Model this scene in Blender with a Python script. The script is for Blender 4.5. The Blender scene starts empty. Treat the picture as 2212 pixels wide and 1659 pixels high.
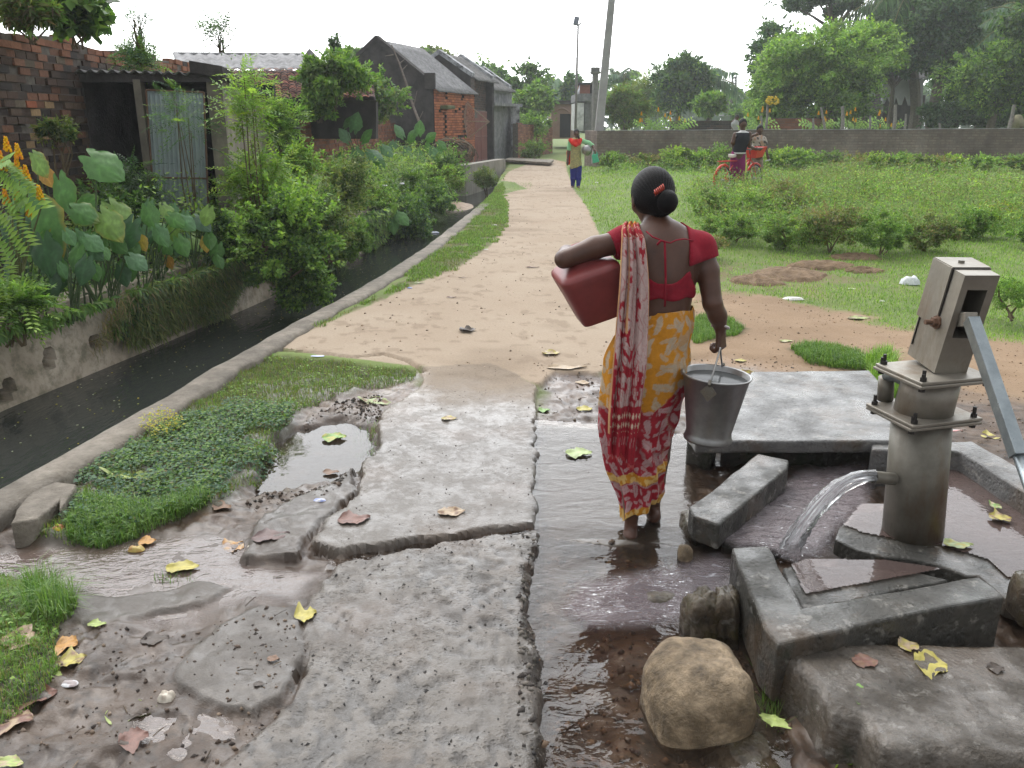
import bpy, math, random
import numpy as np
from mathutils import Vector, Matrix
R = math.radians
rnd = random.Random(7)
nr = np.random.RandomState(7)
S = bpy.context.scene
# ---------------------------------------------------------------- camera, sky, sun, exposure
TH = R(17.5); CH = 1.62; FP = 1805.0
cd = bpy.data.cameras.new('camera'); cam = bpy.data.objects.new('camera', cd)
S.collection.objects.link(cam); S.camera = cam
cam.location = (0, 0, CH); cam.rotation_euler = (R(90)-TH, 0, 0)
cd.sensor_width = 36; cd.lens = 36*FP/2212; cd.clip_start = 0.05; cd.clip_end = 3000
W = bpy.data.worlds.new('World'); S.world = W; W.use_nodes = True
nt = W.node_tree; nt.nodes.clear()
sk = nt.nodes.new('ShaderNodeTexSky'); sk.sky_type = 'NISHITA'; sk.sun_disc = False
sk.sun_elevation = R(58); sk.sun_rotation = R(-35); sk.air_density = 1.0; sk.dust_density = 4; sk.ozone_density = 1
mx = nt.nodes.new('ShaderNodeMix'); mx.data_type = 'RGBA'; mx.inputs[0].default_value = 0.8
nt.links.new(sk.outputs[0], mx.inputs[6]); mx.inputs[7].default_value = (11.6, 11.8, 11.9, 1)   # overcast cloud deck
bgn = nt.nodes.new('ShaderNodeBackground'); bgn.inputs[1].default_value = 0.1
wo = nt.nodes.new('ShaderNodeOutputWorld')
# the cloud deck is brightest towards the veiled sun ahead
tcw = nt.nodes.new('ShaderNodeTexCoord'); vd = nt.nodes.new('ShaderNodeVectorMath'); vd.operation = 'DOT_PRODUCT'
nt.links.new(tcw.outputs['Generated'], vd.inputs[0]); vd.inputs[1].default_value = (-.2, .86, .47)
mr = nt.nodes.new('ShaderNodeMapRange'); mr.inputs[1].default_value = -.1; mr.inputs[2].default_value = 1.0; mr.inputs[3].default_value = 0; mr.inputs[4].default_value = 1
pw = nt.nodes.new('ShaderNodeMath'); pw.operation = 'POWER'; nt.links.new(mr.outputs[0], pw.inputs[0]); pw.inputs[1].default_value = 2.2
ma = nt.nodes.new('ShaderNodeMath'); ma.operation = 'MULTIPLY_ADD'; nt.links.new(pw.outputs[0], ma.inputs[0]); ma.inputs[1].default_value = 3.9; ma.inputs[2].default_value = .95
nt.links.new(vd.outputs['Value'], mr.inputs[0])
sc_ = nt.nodes.new('ShaderNodeVectorMath'); sc_.operation = 'SCALE'; nt.links.new(mx.outputs[2], sc_.inputs[0]); nt.links.new(ma.outputs[0], sc_.inputs['Scale'])
nt.links.new(sc_.outputs[0], bgn.inputs[0]); nt.links.new(bgn.outputs[0], wo.inputs[0])
sl = bpy.data.lights.new('sun', 'SUN'); sl.energy = 0.7; sl.angle = R(25); sl.color = (1, .95, .88)
so = bpy.data.objects.new('sun', sl); S.collection.objects.link(so)
az = R(-35); el = R(58)
sd = Vector((math.sin(az)*math.cos(el), math.cos(az)*math.cos(el), math.sin(el)))
so.rotation_euler = sd.to_track_quat('Z', 'Y').to_euler(); so.location = (0, 0, 30)
S.view_settings.view_transform = 'Standard'; S.view_settings.look = 'None'
S.view_settings.exposure = -0.2; S.view_settings.gamma = 1
S.render.engine = 'CYCLES'

# ---------------------------------------------------------------- layout helpers
cT, sT = math.cos(TH), math.sin(TH)
def ray(px, py):
    u = (px-1106)/FP; v = (py-829.5)/FP
    return np.array([u, cT-v*sT, -sT-v*cT])
def G(px, py, z=0.0):                       # point of the ground level z seen at a photo pixel
    d = ray(px, py); t = (CH-z)/(-d[2]); p = d*t; return Vector((p[0], p[1], z))
def At(px, py, Y):                          # point at distance Y
    d = ray(px, py); t = Y/d[1]; p = d*t; return Vector((p[0], p[1], CH+p[2]))
def V3(*a): return Vector(a)

# ---------------------------------------------------------------- numpy noise
def _h(xi, yi, s):
    h = (xi.astype(np.int64)*374761393 + yi.astype(np.int64)*668265263 + s*1442695) & 0xffffffff
    h = ((h ^ (h >> 13))*1274126177) & 0xffffffff
    h = (h ^ (h >> 16)) & 0xffffffff
    return h/4294967295.0
def vn(x, y, s=0):
    x = np.asarray(x, float); y = np.asarray(y, float)
    xi = np.floor(x); yi = np.floor(y); fx = x-xi; fy = y-yi
    fx = fx*fx*(3-2*fx); fy = fy*fy*(3-2*fy)
    a = _h(xi, yi, s); b = _h(xi+1, yi, s); c = _h(xi, yi+1, s); d = _h(xi+1, yi+1, s)
    return (a*(1-fx)+b*fx)*(1-fy)+(c*(1-fx)+d*fx)*fy
def fbm(x, y, s=0, o=4):
    r = 0; a = .5; t = 0
    for k in range(o):
        r = r+a*vn(x*2**k+k*17.3, y*2**k-k*9.1, s+k); t += a; a *= .5
    return r/t*2-1                           # about -1..1
def sdpoly(x, y, P):                         # signed distance to a polygon, negative inside
    P = np.array(P, float); n = len(P); d = np.full(x.shape, 1e9); ins = np.zeros(x.shape, bool)
    for i in range(n):
        a = P[i]; b = P[(i+1) % n]; e = b-a
        wx = x-a[0]; wy = y-a[1]
        t = np.clip((wx*e[0]+wy*e[1])/(e@e+1e-12), 0, 1)
        d = np.minimum(d, (wx-e[0]*t)**2+(wy-e[1]*t)**2)
        c = ((a[1] <= y) != (b[1] <= y)) & (x < a[0]+(y-a[1])/(b[1]-a[1]+1e-12)*e[0])
        ins ^= c
    d = np.sqrt(d); return np.where(ins, -d, d)
def gp(pts, z=0.0): return [tuple(G(a, b, z)[:2]) for a, b in pts]
def sm(a, b, x):
    t = np.clip((x-a)/(b-a), 0, 1); return t*t*(3-2*t)

# ---------------------------------------------------------------- mesh helpers
OFF = {}
def tag(o, label=None, cat=None, group=None, kind=None):
    if label: o['label'] = label
    if cat: o['category'] = cat
    if group: o['group'] = group
    if kind: o['kind'] = kind
    return o
def T(name, label, cat, loc=(0, 0, 0), group=None):
    o = bpy.data.objects.new(name, None); S.collection.objects.link(o); o.location = Vector(loc)
    o.empty_display_size = .1
    OFF[o.name] = Vector(loc); return tag(o, label, cat, group)
def mk(name, V, Fc, mat, parent=None, smooth=False, col=None, fl=None, loc=None, label=None):
    V = np.array([tuple(v) for v in V], float) if not isinstance(V, np.ndarray) else V.astype(float)
    off = OFF[parent.name] if parent else (Vector(loc) if loc is not None else Vector((0, 0, 0)))
    V = V-np.array(off)
    me = bpy.data.meshes.new(name)
    if isinstance(Fc, np.ndarray):
        n, k = Fc.shape
        me.vertices.add(len(V)); me.vertices.foreach_set('co', V.ravel())
        me.loops.add(n*k); me.polygons.add(n)
        me.polygons.foreach_set('loop_start', np.arange(n, dtype=np.int32)*k)
        me.loops.foreach_set('vertex_index', Fc.astype(np.int32).ravel())
        me.update(calc_edges=True)
    else:
        me.from_pydata([tuple(v) for v in V], [], [list(f) for f in Fc]); me.update()
    if smooth: me.polygons.foreach_set('use_smooth', np.ones(len(me.polygons), bool))
    if col is not None:
        c = np.asarray(col, float)
        if c.ndim == 1: c = np.tile(c, (len(V), 1))
        if c.shape[1] == 3: c = np.hstack([c, np.ones((len(c), 1))])
        at = me.color_attributes.new('Col', 'FLOAT_COLOR', 'POINT'); at.data.foreach_set('color', c.ravel())
    if fl:
        for k, a in fl.items():
            at = me.attributes.new(k, 'FLOAT', 'POINT'); at.data.foreach_set('value', np.asarray(a, float).ravel())
    for m in (mat if isinstance(mat, (list, tuple)) else [mat]): me.materials.append(m)
    o = bpy.data.objects.new(name, me); S.collection.objects.link(o)
    if parent: o.parent = parent; OFF[o.name] = off
    else: o.location = off; OFF[o.name] = off
    if label: o['label'] = label
    return o
def child_of(root): return [o for o in bpy.data.objects if o.parent == root]
def dup(root, loc, rotz=0, sc=1, label=None, group=None):
    def cp(o, par):
        c = o.copy(); S.collection.objects.link(c)
        if par: c.parent = par
        for ch in kids.get(o.name, []): cp(ch, c)
        return c
    kids = {}
    def coll(o):
        ks = list(o.children); kids[o.name] = ks
        for k in ks: coll(k)
    coll(root)
    r = cp(root, None); r.location = Vector(loc); r.rotation_euler = (0, 0, rotz)
    r.scale = (sc, sc, sc) if not isinstance(sc, (tuple, list)) else sc
    OFF[r.name] = Vector(loc)
    if label: r['label'] = label
    if group: r['group'] = group
    return r
class MB:
    def __init__(s, col=None): s.V = []; s.F = []; s.C = []; s.c = col or (.5, .5, .5)
    def add(s, V, F, col=None):
        n = len(s.V); s.V += [tuple(v) for v in V]; s.F += [[i+n for i in f] for f in F]
        s.C += [tuple(col or s.c)]*len(V); return s
    def box(s, c, d, rot=None, col=None, taper=(1, 1)):
        M = rot or Matrix.Identity(3); c = Vector(c); v = []
        for z in (-1, 1):
            tx, ty = taper if z > 0 else (1, 1)
            for x, y in ((-1, -1), (1, -1), (1, 1), (-1, 1)):
                v.append(c+M@Vector((x*d[0]/2*tx, y*d[1]/2*ty, z*d[2]/2)))
        return s.add(v, [(3, 2, 1, 0), (4, 5, 6, 7), (0, 1, 5, 4), (1, 2, 6, 5), (2, 3, 7, 6), (3, 0, 4, 7)], col)
    def hexa(s, v, col=None):               # 4 lower then 4 upper corners, both anticlockwise from above
        return s.add(v, [(3, 2, 1, 0), (4, 5, 6, 7), (0, 1, 5, 4), (1, 2, 6, 5), (2, 3, 7, 6), (3, 0, 4, 7)], col)
    def tube(s, pts, rad, n=8, cap=True, col=None, flat=None):
        pts = [Vector(p) for p in pts]; m = len(pts)
        if not isinstance(rad, (list, tuple)): rad = [rad]*m
        v = []; f = []; ux = None
        for i, p in enumerate(pts):
            d = (pts[min(i+1, m-1)]-pts[max(i-1, 0)])
            d = d.normalized() if d.length > 1e-9 else Vector((0, 0, 1))
            if ux is None:
                ux = d.cross(Vector((0, 0, 1)));
                if ux.length < .05: ux = d.cross(Vector((0, 1, 0)))
            ux = (ux-d*ux.dot(d)).normalized(); uy = d.cross(ux)
            for k in range(n):
                a = 2*math.pi*k/n; v.append(p+(ux*math.cos(a)+uy*math.sin(a)*(flat or 1))*rad[i])
        for i in range(m-1):
            for k in range(n):
                a = i*n+k; b = i*n+(k+1) % n; f.append((a, b, b+n, a+n))
        if cap: f.append(tuple(range(n))[::-1]); f.append(tuple(range((m-1)*n, m*n)))
        return s.add(v, f, col)
    def lathe(s, prof, c=(0, 0, 0), n=32, rot=None, col=None):
        M = rot or Matrix.Identity(3); c = Vector(c); v = []; f = []
        for r, z in prof:
            for k in range(n):
                a = 2*math.pi*k/n; v.append(c+M@Vector((r*math.cos(a), r*math.sin(a), z)))
        for i in range(len(prof)-1):
            for k in range(n):
                a = i*n+k; b = i*n+(k+1) % n; f.append((a, b, b+n, a+n))
        return s.add(v, f, col)
    def prism(s, P, z0, z1, col=None):       # P list of (x,y)
        A = sum(P[i][0]*P[(i+1) % len(P)][1]-P[(i+1) % len(P)][0]*P[i][1] for i in range(len(P)))
        if A < 0: P = P[::-1]
        n = len(P); v = [(x, y, z0) for x, y in P]+[(x, y, z1) for x, y in P]
        f = [tuple(range(n))[::-1], tuple(range(n, 2*n))]+[(i, (i+1) % n, (i+1) % n+n, i+n) for i in range(n)]
        return s.add(v, f, col)
    def build(s, name, mat, parent=None, smooth=False, **k):
        return mk(name, np.array(s.V, float), s.F, mat, parent, smooth, col=np.array(s.C, float), **k)
def bevel(o, w=.005, seg=2):
    m = o.modifiers.new('bevel', 'BEVEL'); m.width = w; m.segments = seg; m.limit_method = 'ANGLE'; return o
def gridfaces(nu, nv, wrap=False):
    i = np.arange(nu-1)[:, None]; j = np.arange(nv if wrap else nv-1)[None, :]
    a = i*nv+j; b = i*nv+(j+1) % nv
    return np.stack([a, b, b+nv, a+nv], -1).reshape(-1, 4)
def frame(d):                                # rotation with Z along d
    return Vector(d).to_track_quat('Z', 'Y').to_matrix()

# ---------------------------------------------------------------- materials
class NB:
    def __init__(s, name):
        s.m = bpy.data.materials.new(name); s.m.use_nodes = True; s.t = s.m.node_tree; s.t.nodes.clear()
        s.out = s.n('ShaderNodeOutputMaterial'); s.tc = s.n('ShaderNodeTexCoord')
    def n(s, t, **k):
        x = s.t.nodes.new(t)
        for a, b in k.items(): setattr(x, a, b)
        return x
    def l(s, a, b): s.t.links.new(a, b)
    def put(s, inp, v):
        if isinstance(v, bpy.types.NodeSocket): s.l(v, inp)
        elif isinstance(v, (tuple, list)) and len(v) == 3 and inp.type == 'RGBA': inp.default_value = (*v, 1)
        else: inp.default_value = v
    def noise(s, scale, detail=5, rough=.6, coord='Object', dist=0, sx=None):
        x = s.n('ShaderNodeTexNoise'); x.inputs['Scale'].default_value = scale; x.inputs['Detail'].default_value = detail
        x.inputs['Roughness'].default_value = rough; x.inputs['Distortion'].default_value = dist
        co = s.tc.outputs[coord]
        if sx:
            mp = s.n('ShaderNodeMapping'); mp.inputs['Scale'].default_value = sx; s.l(co, mp.inputs[0]); co = mp.outputs[0]
        s.l(co, x.inputs['Vector']); return x.outputs[0]
    def voro(s, scale, feat='F1', out=0, sx=None):
        x = s.n('ShaderNodeTexVoronoi'); x.feature = feat; x.inputs['Scale'].default_value = scale
        co = s.tc.outputs['Object']
        if sx:
            mp = s.n('ShaderNodeMapping'); mp.inputs['Scale'].default_value = sx; s.l(co, mp.inputs[0]); co = mp.outputs[0]
        s.l(co, x.inputs['Vector']); return x.outputs[out]
    def ramp(s, f, st):
        x = s.n('ShaderNodeValToRGB'); s.l(f, x.inputs[0]); e = x.color_ramp.elements
        while len(e) < len(st): e.new(.5)
        for q, (p, c) in zip(e, st):
            q.position = p; q.color = (*c, 1) if isinstance(c, (tuple, list)) else (c, c, c, 1)
        return x.outputs[0]
    def mix(s, f, a, b, t='MIX'):
        x = s.n('ShaderNodeMix', data_type='RGBA', blend_type=t)
        s.put(x.inputs[0], f); s.put(x.inputs[6], a); s.put(x.inputs[7], b); return x.outputs[2]
    def math(s, op, a, b=0., c=0.):
        x = s.n('ShaderNodeMath', operation=op); s.put(x.inputs[0], a); s.put(x.inputs[1], b); s.put(x.inputs[2], c); return x.outputs[0]
    def attr(s, name, fac=False):
        x = s.n('ShaderNodeAttribute'); x.attribute_name = name; return x.outputs[2 if fac else 0]
    def bump(s, h, st=.5, d=.01, nrm=None):
        x = s.n('ShaderNodeBump'); s.put(x.inputs['Strength'], st); x.inputs['Distance'].default_value = d
        s.l(h, x.inputs['Height'])
        if nrm: s.l(nrm, x.inputs['Normal'])
        return x.outputs[0]
    def bsdf(s, col, rough=.7, metal=0., nrm=None, spec=.5, **k):
        x = s.n('ShaderNodeBsdfPrincipled'); s.put(x.inputs['Base Color'], col); s.put(x.inputs['Roughness'], rough)
        s.put(x.inputs['Metallic'], metal); s.put(x.inputs['Specular IOR Level'], spec)
        for a, b in k.items(): s.put(x.inputs[a.replace('_', ' ')], b)
        if nrm: s.l(nrm, x.inputs['Normal'])
        return x.outputs[0]
    def done(s, sh): s.l(sh, s.out.inputs[0]); return s.m
def nmat(name, stops, scale=5, rough=.8, bump=.3, bd=.01, bscale=None, metal=0., spec=.4, detail=6, use_col=False, var=None, sx=None):
    b = NB(name); f = b.noise(scale, detail, .65, sx=sx)
    c = b.ramp(f, stops)
    if use_col: c = b.mix(1.0, b.attr('Col'), c, 'MULTIPLY')
    if var:
        c = b.mix(1.0, c, b.ramp(b.noise(var, 3), [(.3, .65), (.7, 1.25)]), 'MULTIPLY')
    nrm = b.bump(b.noise(bscale or scale*4, 6, .65), bump, bd) if bump else None
    r = rough
    return b.done(b.bsdf(c, r, metal, nrm, spec))
def colmat(name, scale=8, lo=.7, hi=1.25, rough=.8, bump=.3, bd=.01, bscale=30, spec=.4, metal=0.):
    return nmat(name, [(.3, lo), (.7, hi)], scale, rough, bump, bd, bscale, metal, spec, use_col=True)
def leafmat(name, tr=.3, rough=.5):
    b = NB(name); c = b.attr('Col')
    d = b.bsdf(c, rough, 0., None, .35)
    t = b.n('ShaderNodeBsdfTranslucent'); b.l(b.mix(1.0, c, (1.5, 1.6, .7), 'MULTIPLY'), t.inputs[0])
    m = b.n('ShaderNodeMixShader'); m.inputs[0].default_value = tr; b.l(d, m.inputs[1]); b.l(t.outputs[0], m.inputs[2])
    return b.done(m.outputs[0])
M_leaf = leafmat('foliage', .38)
M_col = colmat('tinted_rough_surface')
M_wood = colmat('bark', 14, .6, 1.3, .85, .6, .01, 60)
M_paint = colmat('painted_metal', 20, .85, 1.1, .35, .05, .002, 80)
M_cloth = colmat('cloth', 60, .85, 1.12, .85, .3, .002, 400, spec=.2)
M_skin = nmat('skin', [(.3, (.062, .027, .017)), (.7, (.105, .048, .030))], 14, .42, .25, .002, 160, spec=.45)
M_hair = nmat('hair', [(.3, (.002, .002, .0025)), (.7, (.008, .0075, .008))], 30, .55, .8, .004, 260, spec=.16, sx=(1, 1, .25))
# ---------------------------------------------------------------- ground, road
SAND = [(1190,343),(1150,350),(1100,370),(1083,390),(1112,394),(1120,400),(1140,408),(1105,414),(1080,424),(1092,440),(1098,480),(1060,530),(1000,572),(900,612),(800,657),(720,692),(640,725),(590,750),(760,775),(905,792),(1060,795),(1165,830),(1200,800),(1290,802),(1400,770),(1480,700),(1500,640),(1400,600),(1320,560),(1292,500),(1270,450),(1240,410),(1225,372),(1222,350)]
BRANCH = [(1400,720),(1500,780),(1700,795),(1930,815),(2212,870),(2600,960),(2900,960),(2600,790),(2212,742),(1900,692),(1700,652),(1560,630),(1480,640)]
SLABA = [(905,792),(1060,786),(1160,830),(1158,910),(1160,1130),(1060,1137),(880,1162),(800,1174),(735,1186),(660,1168),(700,1130),(775,1050),(770,1010),(818,960),(822,890),(900,840),(915,810)]
SLABB = [(735,1200),(880,1172),(1060,1146),(1160,1141),(1130,1290),(1160,1400),(1152,1500),(1170,1700),(1170,1900),(330,1900),(450,1659),(560,1540),(620,1490),(660,1430),(668,1380),(650,1300),(690,1240)]
SLABC = [(1172,905),(1300,912),(1480,930),(1500,1000),(1480,1165),(1300,1165),(1172,1140)]
PIECE1 = [(520,1190),(560,1105),(690,1045),(762,1000),(768,1045),(690,1125),(650,1165),(640,1192)]
PIECE2 = [(400,1395),(470,1330),(560,1288),(625,1300),(640,1330),(658,1375),(650,1425),(605,1482),(540,1515),(430,1490),(370,1450)]
RIDGE = [(160,1262),(300,1262),(420,1235),(500,1245),(440,1285),(330,1300),(200,1330),(150,1310)]
GULLY = [(1172,1150),(1500,1170),(1600,1200),(1640,1290),(1700,1420),(1740,1900),(1172,1900),(1165,1500),(1170,1400),(1138,1290)]
STREAM = [(-200,1190),(0,1165),(150,1150),(350,1130),(520,1110),(540,1180),(640,1200),(720,1205),(690,1235),(650,1285),(560,1280),(460,1300),(400,1340),(300,1330),(160,1275),(0,1235),(-200,1260)]
PUDDLE = [(560,985),(600,935),(660,905),(740,885),(800,905),(808,940),(770,985),(740,1005),(640,1030),(560,1035)]
GRASSL = [(60,1150),(120,1100),(175,1020),(380,880),(470,820),(570,765),(700,775),(800,790),(900,800),(895,815),(800,830),(700,850),(640,890),(600,950),(560,1010),(480,1070),(330,1110),(230,1150),(140,1160)]
GRASSB = [(-250,1230),(0,1215),(100,1235),(165,1290),(130,1330),(110,1420),(70,1490),(0,1530),(-250,1560)]
STRIP = [(660,712),(720,690),(850,625),(940,545),(1000,500),(1040,440),(1050,415),(1085,395),(1090,420),(1100,450),(1098,485),(1055,532),(1000,572),(900,612),(800,657),(730,685),(680,712)]
TUFT = [(1480,700),(1520,680),(1580,690),(1612,710),(1590,725),(1500,742)]
TUFT2 = [(1700,755),(1760,745),(1880,770),(1935,790),(1930,840),(1890,800),(1740,780)]
W_SAND, W_BR, W_A, W_B, W_C = gp(SAND), gp(BRANCH), gp(SLABA), gp(SLABB), gp(SLABC)
W_ML = gp([(540,830),(640,800),(800,805),(915,800),(930,850),(840,960),(700,1010),(560,1000)])
W_MU = gp([(1160,775),(1300,800),(1560,760),(1700,775),(1940,800),(2212,855),(2600,960),(3200,1100),(3200,1400),(1160,1000)])
W_P1, W_P2, W_RI, W_GU, W_ST, W_PU = gp(PIECE1), gp(PIECE2), gp(RIDGE), gp(GULLY), gp(STREAM), gp(PUDDLE)
W_GL, W_GB, W_SR, W_T1, W_T2 = gp(GRASSL), gp(GRASSB), gp(STRIP), gp(TUFT), gp(TUFT2)
# drain: inner kerb line and far bank line, as x of y
KY = np.array([-5, 2.2, 3.44, 3.7, 4.2, 4.76, 5.4, 6.56, 7.6, 8.69, 11.0, 13.5, 16.4, 20.0, 26.0, 34, 60])
KX = np.array([-2.9, -2.55, -2.32, -2.27, -2.2, -2.1, -2.02, -1.82, -1.63, -1.44, -1.15, -.93, -.68, -.45, -.35, -.1, 1.2])
BY = np.array([-5, 2, 5.92, 7.41, 10, 14.2, 20, 26, 34, 60])
BX = np.array([-4.4, -4.2, -3.84, -3.52, -3.0, -2.43, -2.1, -1.95, -1.62, -.6])
def kx(y): return np.interp(y, KY, KX)
def bx_(y): return np.interp(y, BY, BX)
WATER_Z = -.45
def mask(x, y, P, w=.02, am=.02, fr=9, s=3):
    d = sdpoly(x, y, P)+am*fbm(x*fr, y*fr, s, 2)+.25*am*fbm(x*fr*3.7, y*fr*3.7, s+1, 1); return 1-sm(-w/2, w/2, d)
def terrain(x, y):
    n1 = fbm(x*3, y*3, 1); n2 = fbm(x*12, y*12, 2, 3)
    m = {}
    m['sand'] = mask(x, y, W_SAND, .03, .03, 5); m['br'] = mask(x, y, W_BR, .3, .25, 2.5)
    m['A'] = mask(x, y, W_A, .022, .030, 8, 5); m['B'] = mask(x, y, W_B, .03, .028, 9, 6); m['C'] = mask(x, y, W_C, .03, .02, 12, 7)
    m['P1'] = mask(x, y, W_P1, .02, .02, 12, 8); m['P2'] = mask(x, y, W_P2, .018, .018, 12, 9); m['RI'] = mask(x, y, W_RI, .03, .02, 9, 10)
    m['gu'] = mask(x, y, W_GU, .06, .03, 6, 11); m['st'] = mask(x, y, W_ST, .15, .06, 5, 12); m['pu'] = mask(x, y, W_PU, .08, .05, 7, 13)
    m['mu'] = np.maximum(mask(x, y, W_MU, .15, .08, 4, 19), mask(x, y, W_ML, .15, .10, 5, 20))
    m['gl'] = mask(x, y, W_GL, .08, .05, 6, 14); m['gb'] = mask(x, y, W_GB, .08, .05, 6, 15); m['sr'] = mask(x, y, W_SR, .1, .08, 5, 16)
    m['t1'] = mask(x, y, W_T1, .1, .06, 5, 17); m['t2'] = mask(x, y, W_T2, .1, .06, 5, 18)
    def lerp(a, b, t): return a*(1-t)+b*t
    h = -.045+.016*n1+.013*n2+.010*fbm(x*26, y*30, 4, 3)-.010*sm(.6,.8,vn(x*24,y*20,5))
    # pressed-in footprints in the mud
    fp = vn(x*9+3, y*7, 21); h = h-.014*sm(.68, .85, fp)*(y < 5)
    far = sm(4.6, 5.6, y)*(1-.5*m['mu']); h = lerp(h, 0.0+.015*n1, far)
    right = sm(2.0, 3.2, x)*(y < 9); h = lerp(h, -.0+.02*n1, right*(1-far))
    # the field on the right climbs gently
    rx = np.interp(y, [4, 7, 10, 14.8, 21, 28, 60], [2.0, 2.4, 1.3, 1.4, 1.6, 1.85, 3.5])
    rise = sm(0, 1.6, x-rx-.15)*sm(6.5, 15, y)*.2
    h = h+rise*(1+.25*fbm(x*.5, y*.5, 31))+far*sm(0, .5, x-rx)*.03*fbm(x*1.8, y*1.8, 32)
    h = lerp(h, -.05+.01*n1, m['gl']); h = h+m['gl']*(.03+.02*n2)
    h = lerp(h, -.02+.02*n2, m['gb'])
    h = lerp(h, -.062+.012*n1+.007*n2+.004*fbm(x*40, y*18, 40, 2), m['st']); h = lerp(h, -.10+.02*n2, m['pu'])
    h = lerp(h, -.014+.012*n1+.014*n2+.004*fbm(x*30,y*30,89), m['P1']); h = lerp(h, -.030+.01*n1+.010*n2+.004*fbm(x*30,y*30,88), m['P2']); h = lerp(h, -.035+.014*n2, m['RI'])
    h = lerp(h, .012+.008*n2, m['sr'])
    h = lerp(h, -.10+.02*n1+.028*fbm(x*9, y*9, 41, 4), m['gu'])
    h = lerp(h, 0+.006*n1+.002*n2, m['sand'])
    h = lerp(h, -.034+.004*n1, m['C'])
    h = lerp(h, -.002+.006*n1+.0022*n2, m['A'])
    agg = vn(x*38, y*30, 50); agg2 = vn(x*21, y*17, 51)
    h = lerp(h, -.034+.028*sm(-1.0, .05, x)+.008*n1-.006*sm(.62, .8, agg)-.006*sm(.66, .8, agg2), m['B'])
    # crack through the dry road slab
    cr = gp([(590,752),(640,758),(700,762),(760,772),(830,765),(880,778),(915,800)])
    dc = np.full(x.shape, 9.)
    for a, b in zip(cr[:-1], cr[1:]):
        ex, ey = b[0]-a[0], b[1]-a[1]; t = np.clip(((x-a[0])*ex+(y-a[1])*ey)/(ex*ex+ey*ey), 0, 1)
        dc = np.minimum(dc, np.hypot(x-a[0]-ex*t, y-a[1]-ey*t))
    h = h-.05*(1-sm(.0, .03, dc+.012*fbm(x*14, y*14, 60)))*(y < 7)
    # collapsed road edge over the drain
    # drain
    k = kx(y); b = bx_(y)
    ch = sm(-.02, .02, k-.02-x+0*y)*(1-sm(-.03, .03, b-x)); ch = np.where(y < 33, ch, ch*(1-sm(33, 40, y)))
    bank = sm(0, .25, b-x)
    hb = .12+.1*sm(.2, 2.5, b-x)+.03*n1
    h = np.where(x < (k+b)/2, lerp(h*0-.95, hb, bank), lerp(h, h*0-.95, ch))
    h = np.where(y > 40, .0+.0*x, h)
    return h, m
def axis(segs):
    out = [segs[0][0]]
    for a, b, s0, s1 in segs:
        p = a
        L = b-a; n = max(1, int(round(L/((s0+s1)/2)))); st = np.linspace(s0, s1, n); st = st*L/st.sum()
        out += list(a+np.cumsum(st))
    return np.array(out)
gx = axis([(-150,-30,30,6),(-30,-6,4,.3),(-6,-2.6,.15,.05),(-2.6,-1.5,.03,.016),(-1.5,2.3,.0125,.0125),(2.3,4.5,.02,.06),(4.5,16,.08,.25),(16,190,.8,30)])
gy = axis([(-60,0,12,1),(0,1.4,.5,.05),(1.4,4.3,.0125,.0125),(4.3,8,.014,.045),(8,20,.05,.12),(20,40,.14,.4),(40,200,2,20)])
GXX, GYY = np.meshgrid(gx, gy, indexing='ij')
TH_, TM = terrain(GXX, GYY)
def hz(x, y): h, _ = terrain(np.array([float(x)]), np.array([float(y)])); return float(h[0])
def hzn(x, y): return terrain(np.asarray(x, float), np.asarray(y, float))[0]
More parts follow.
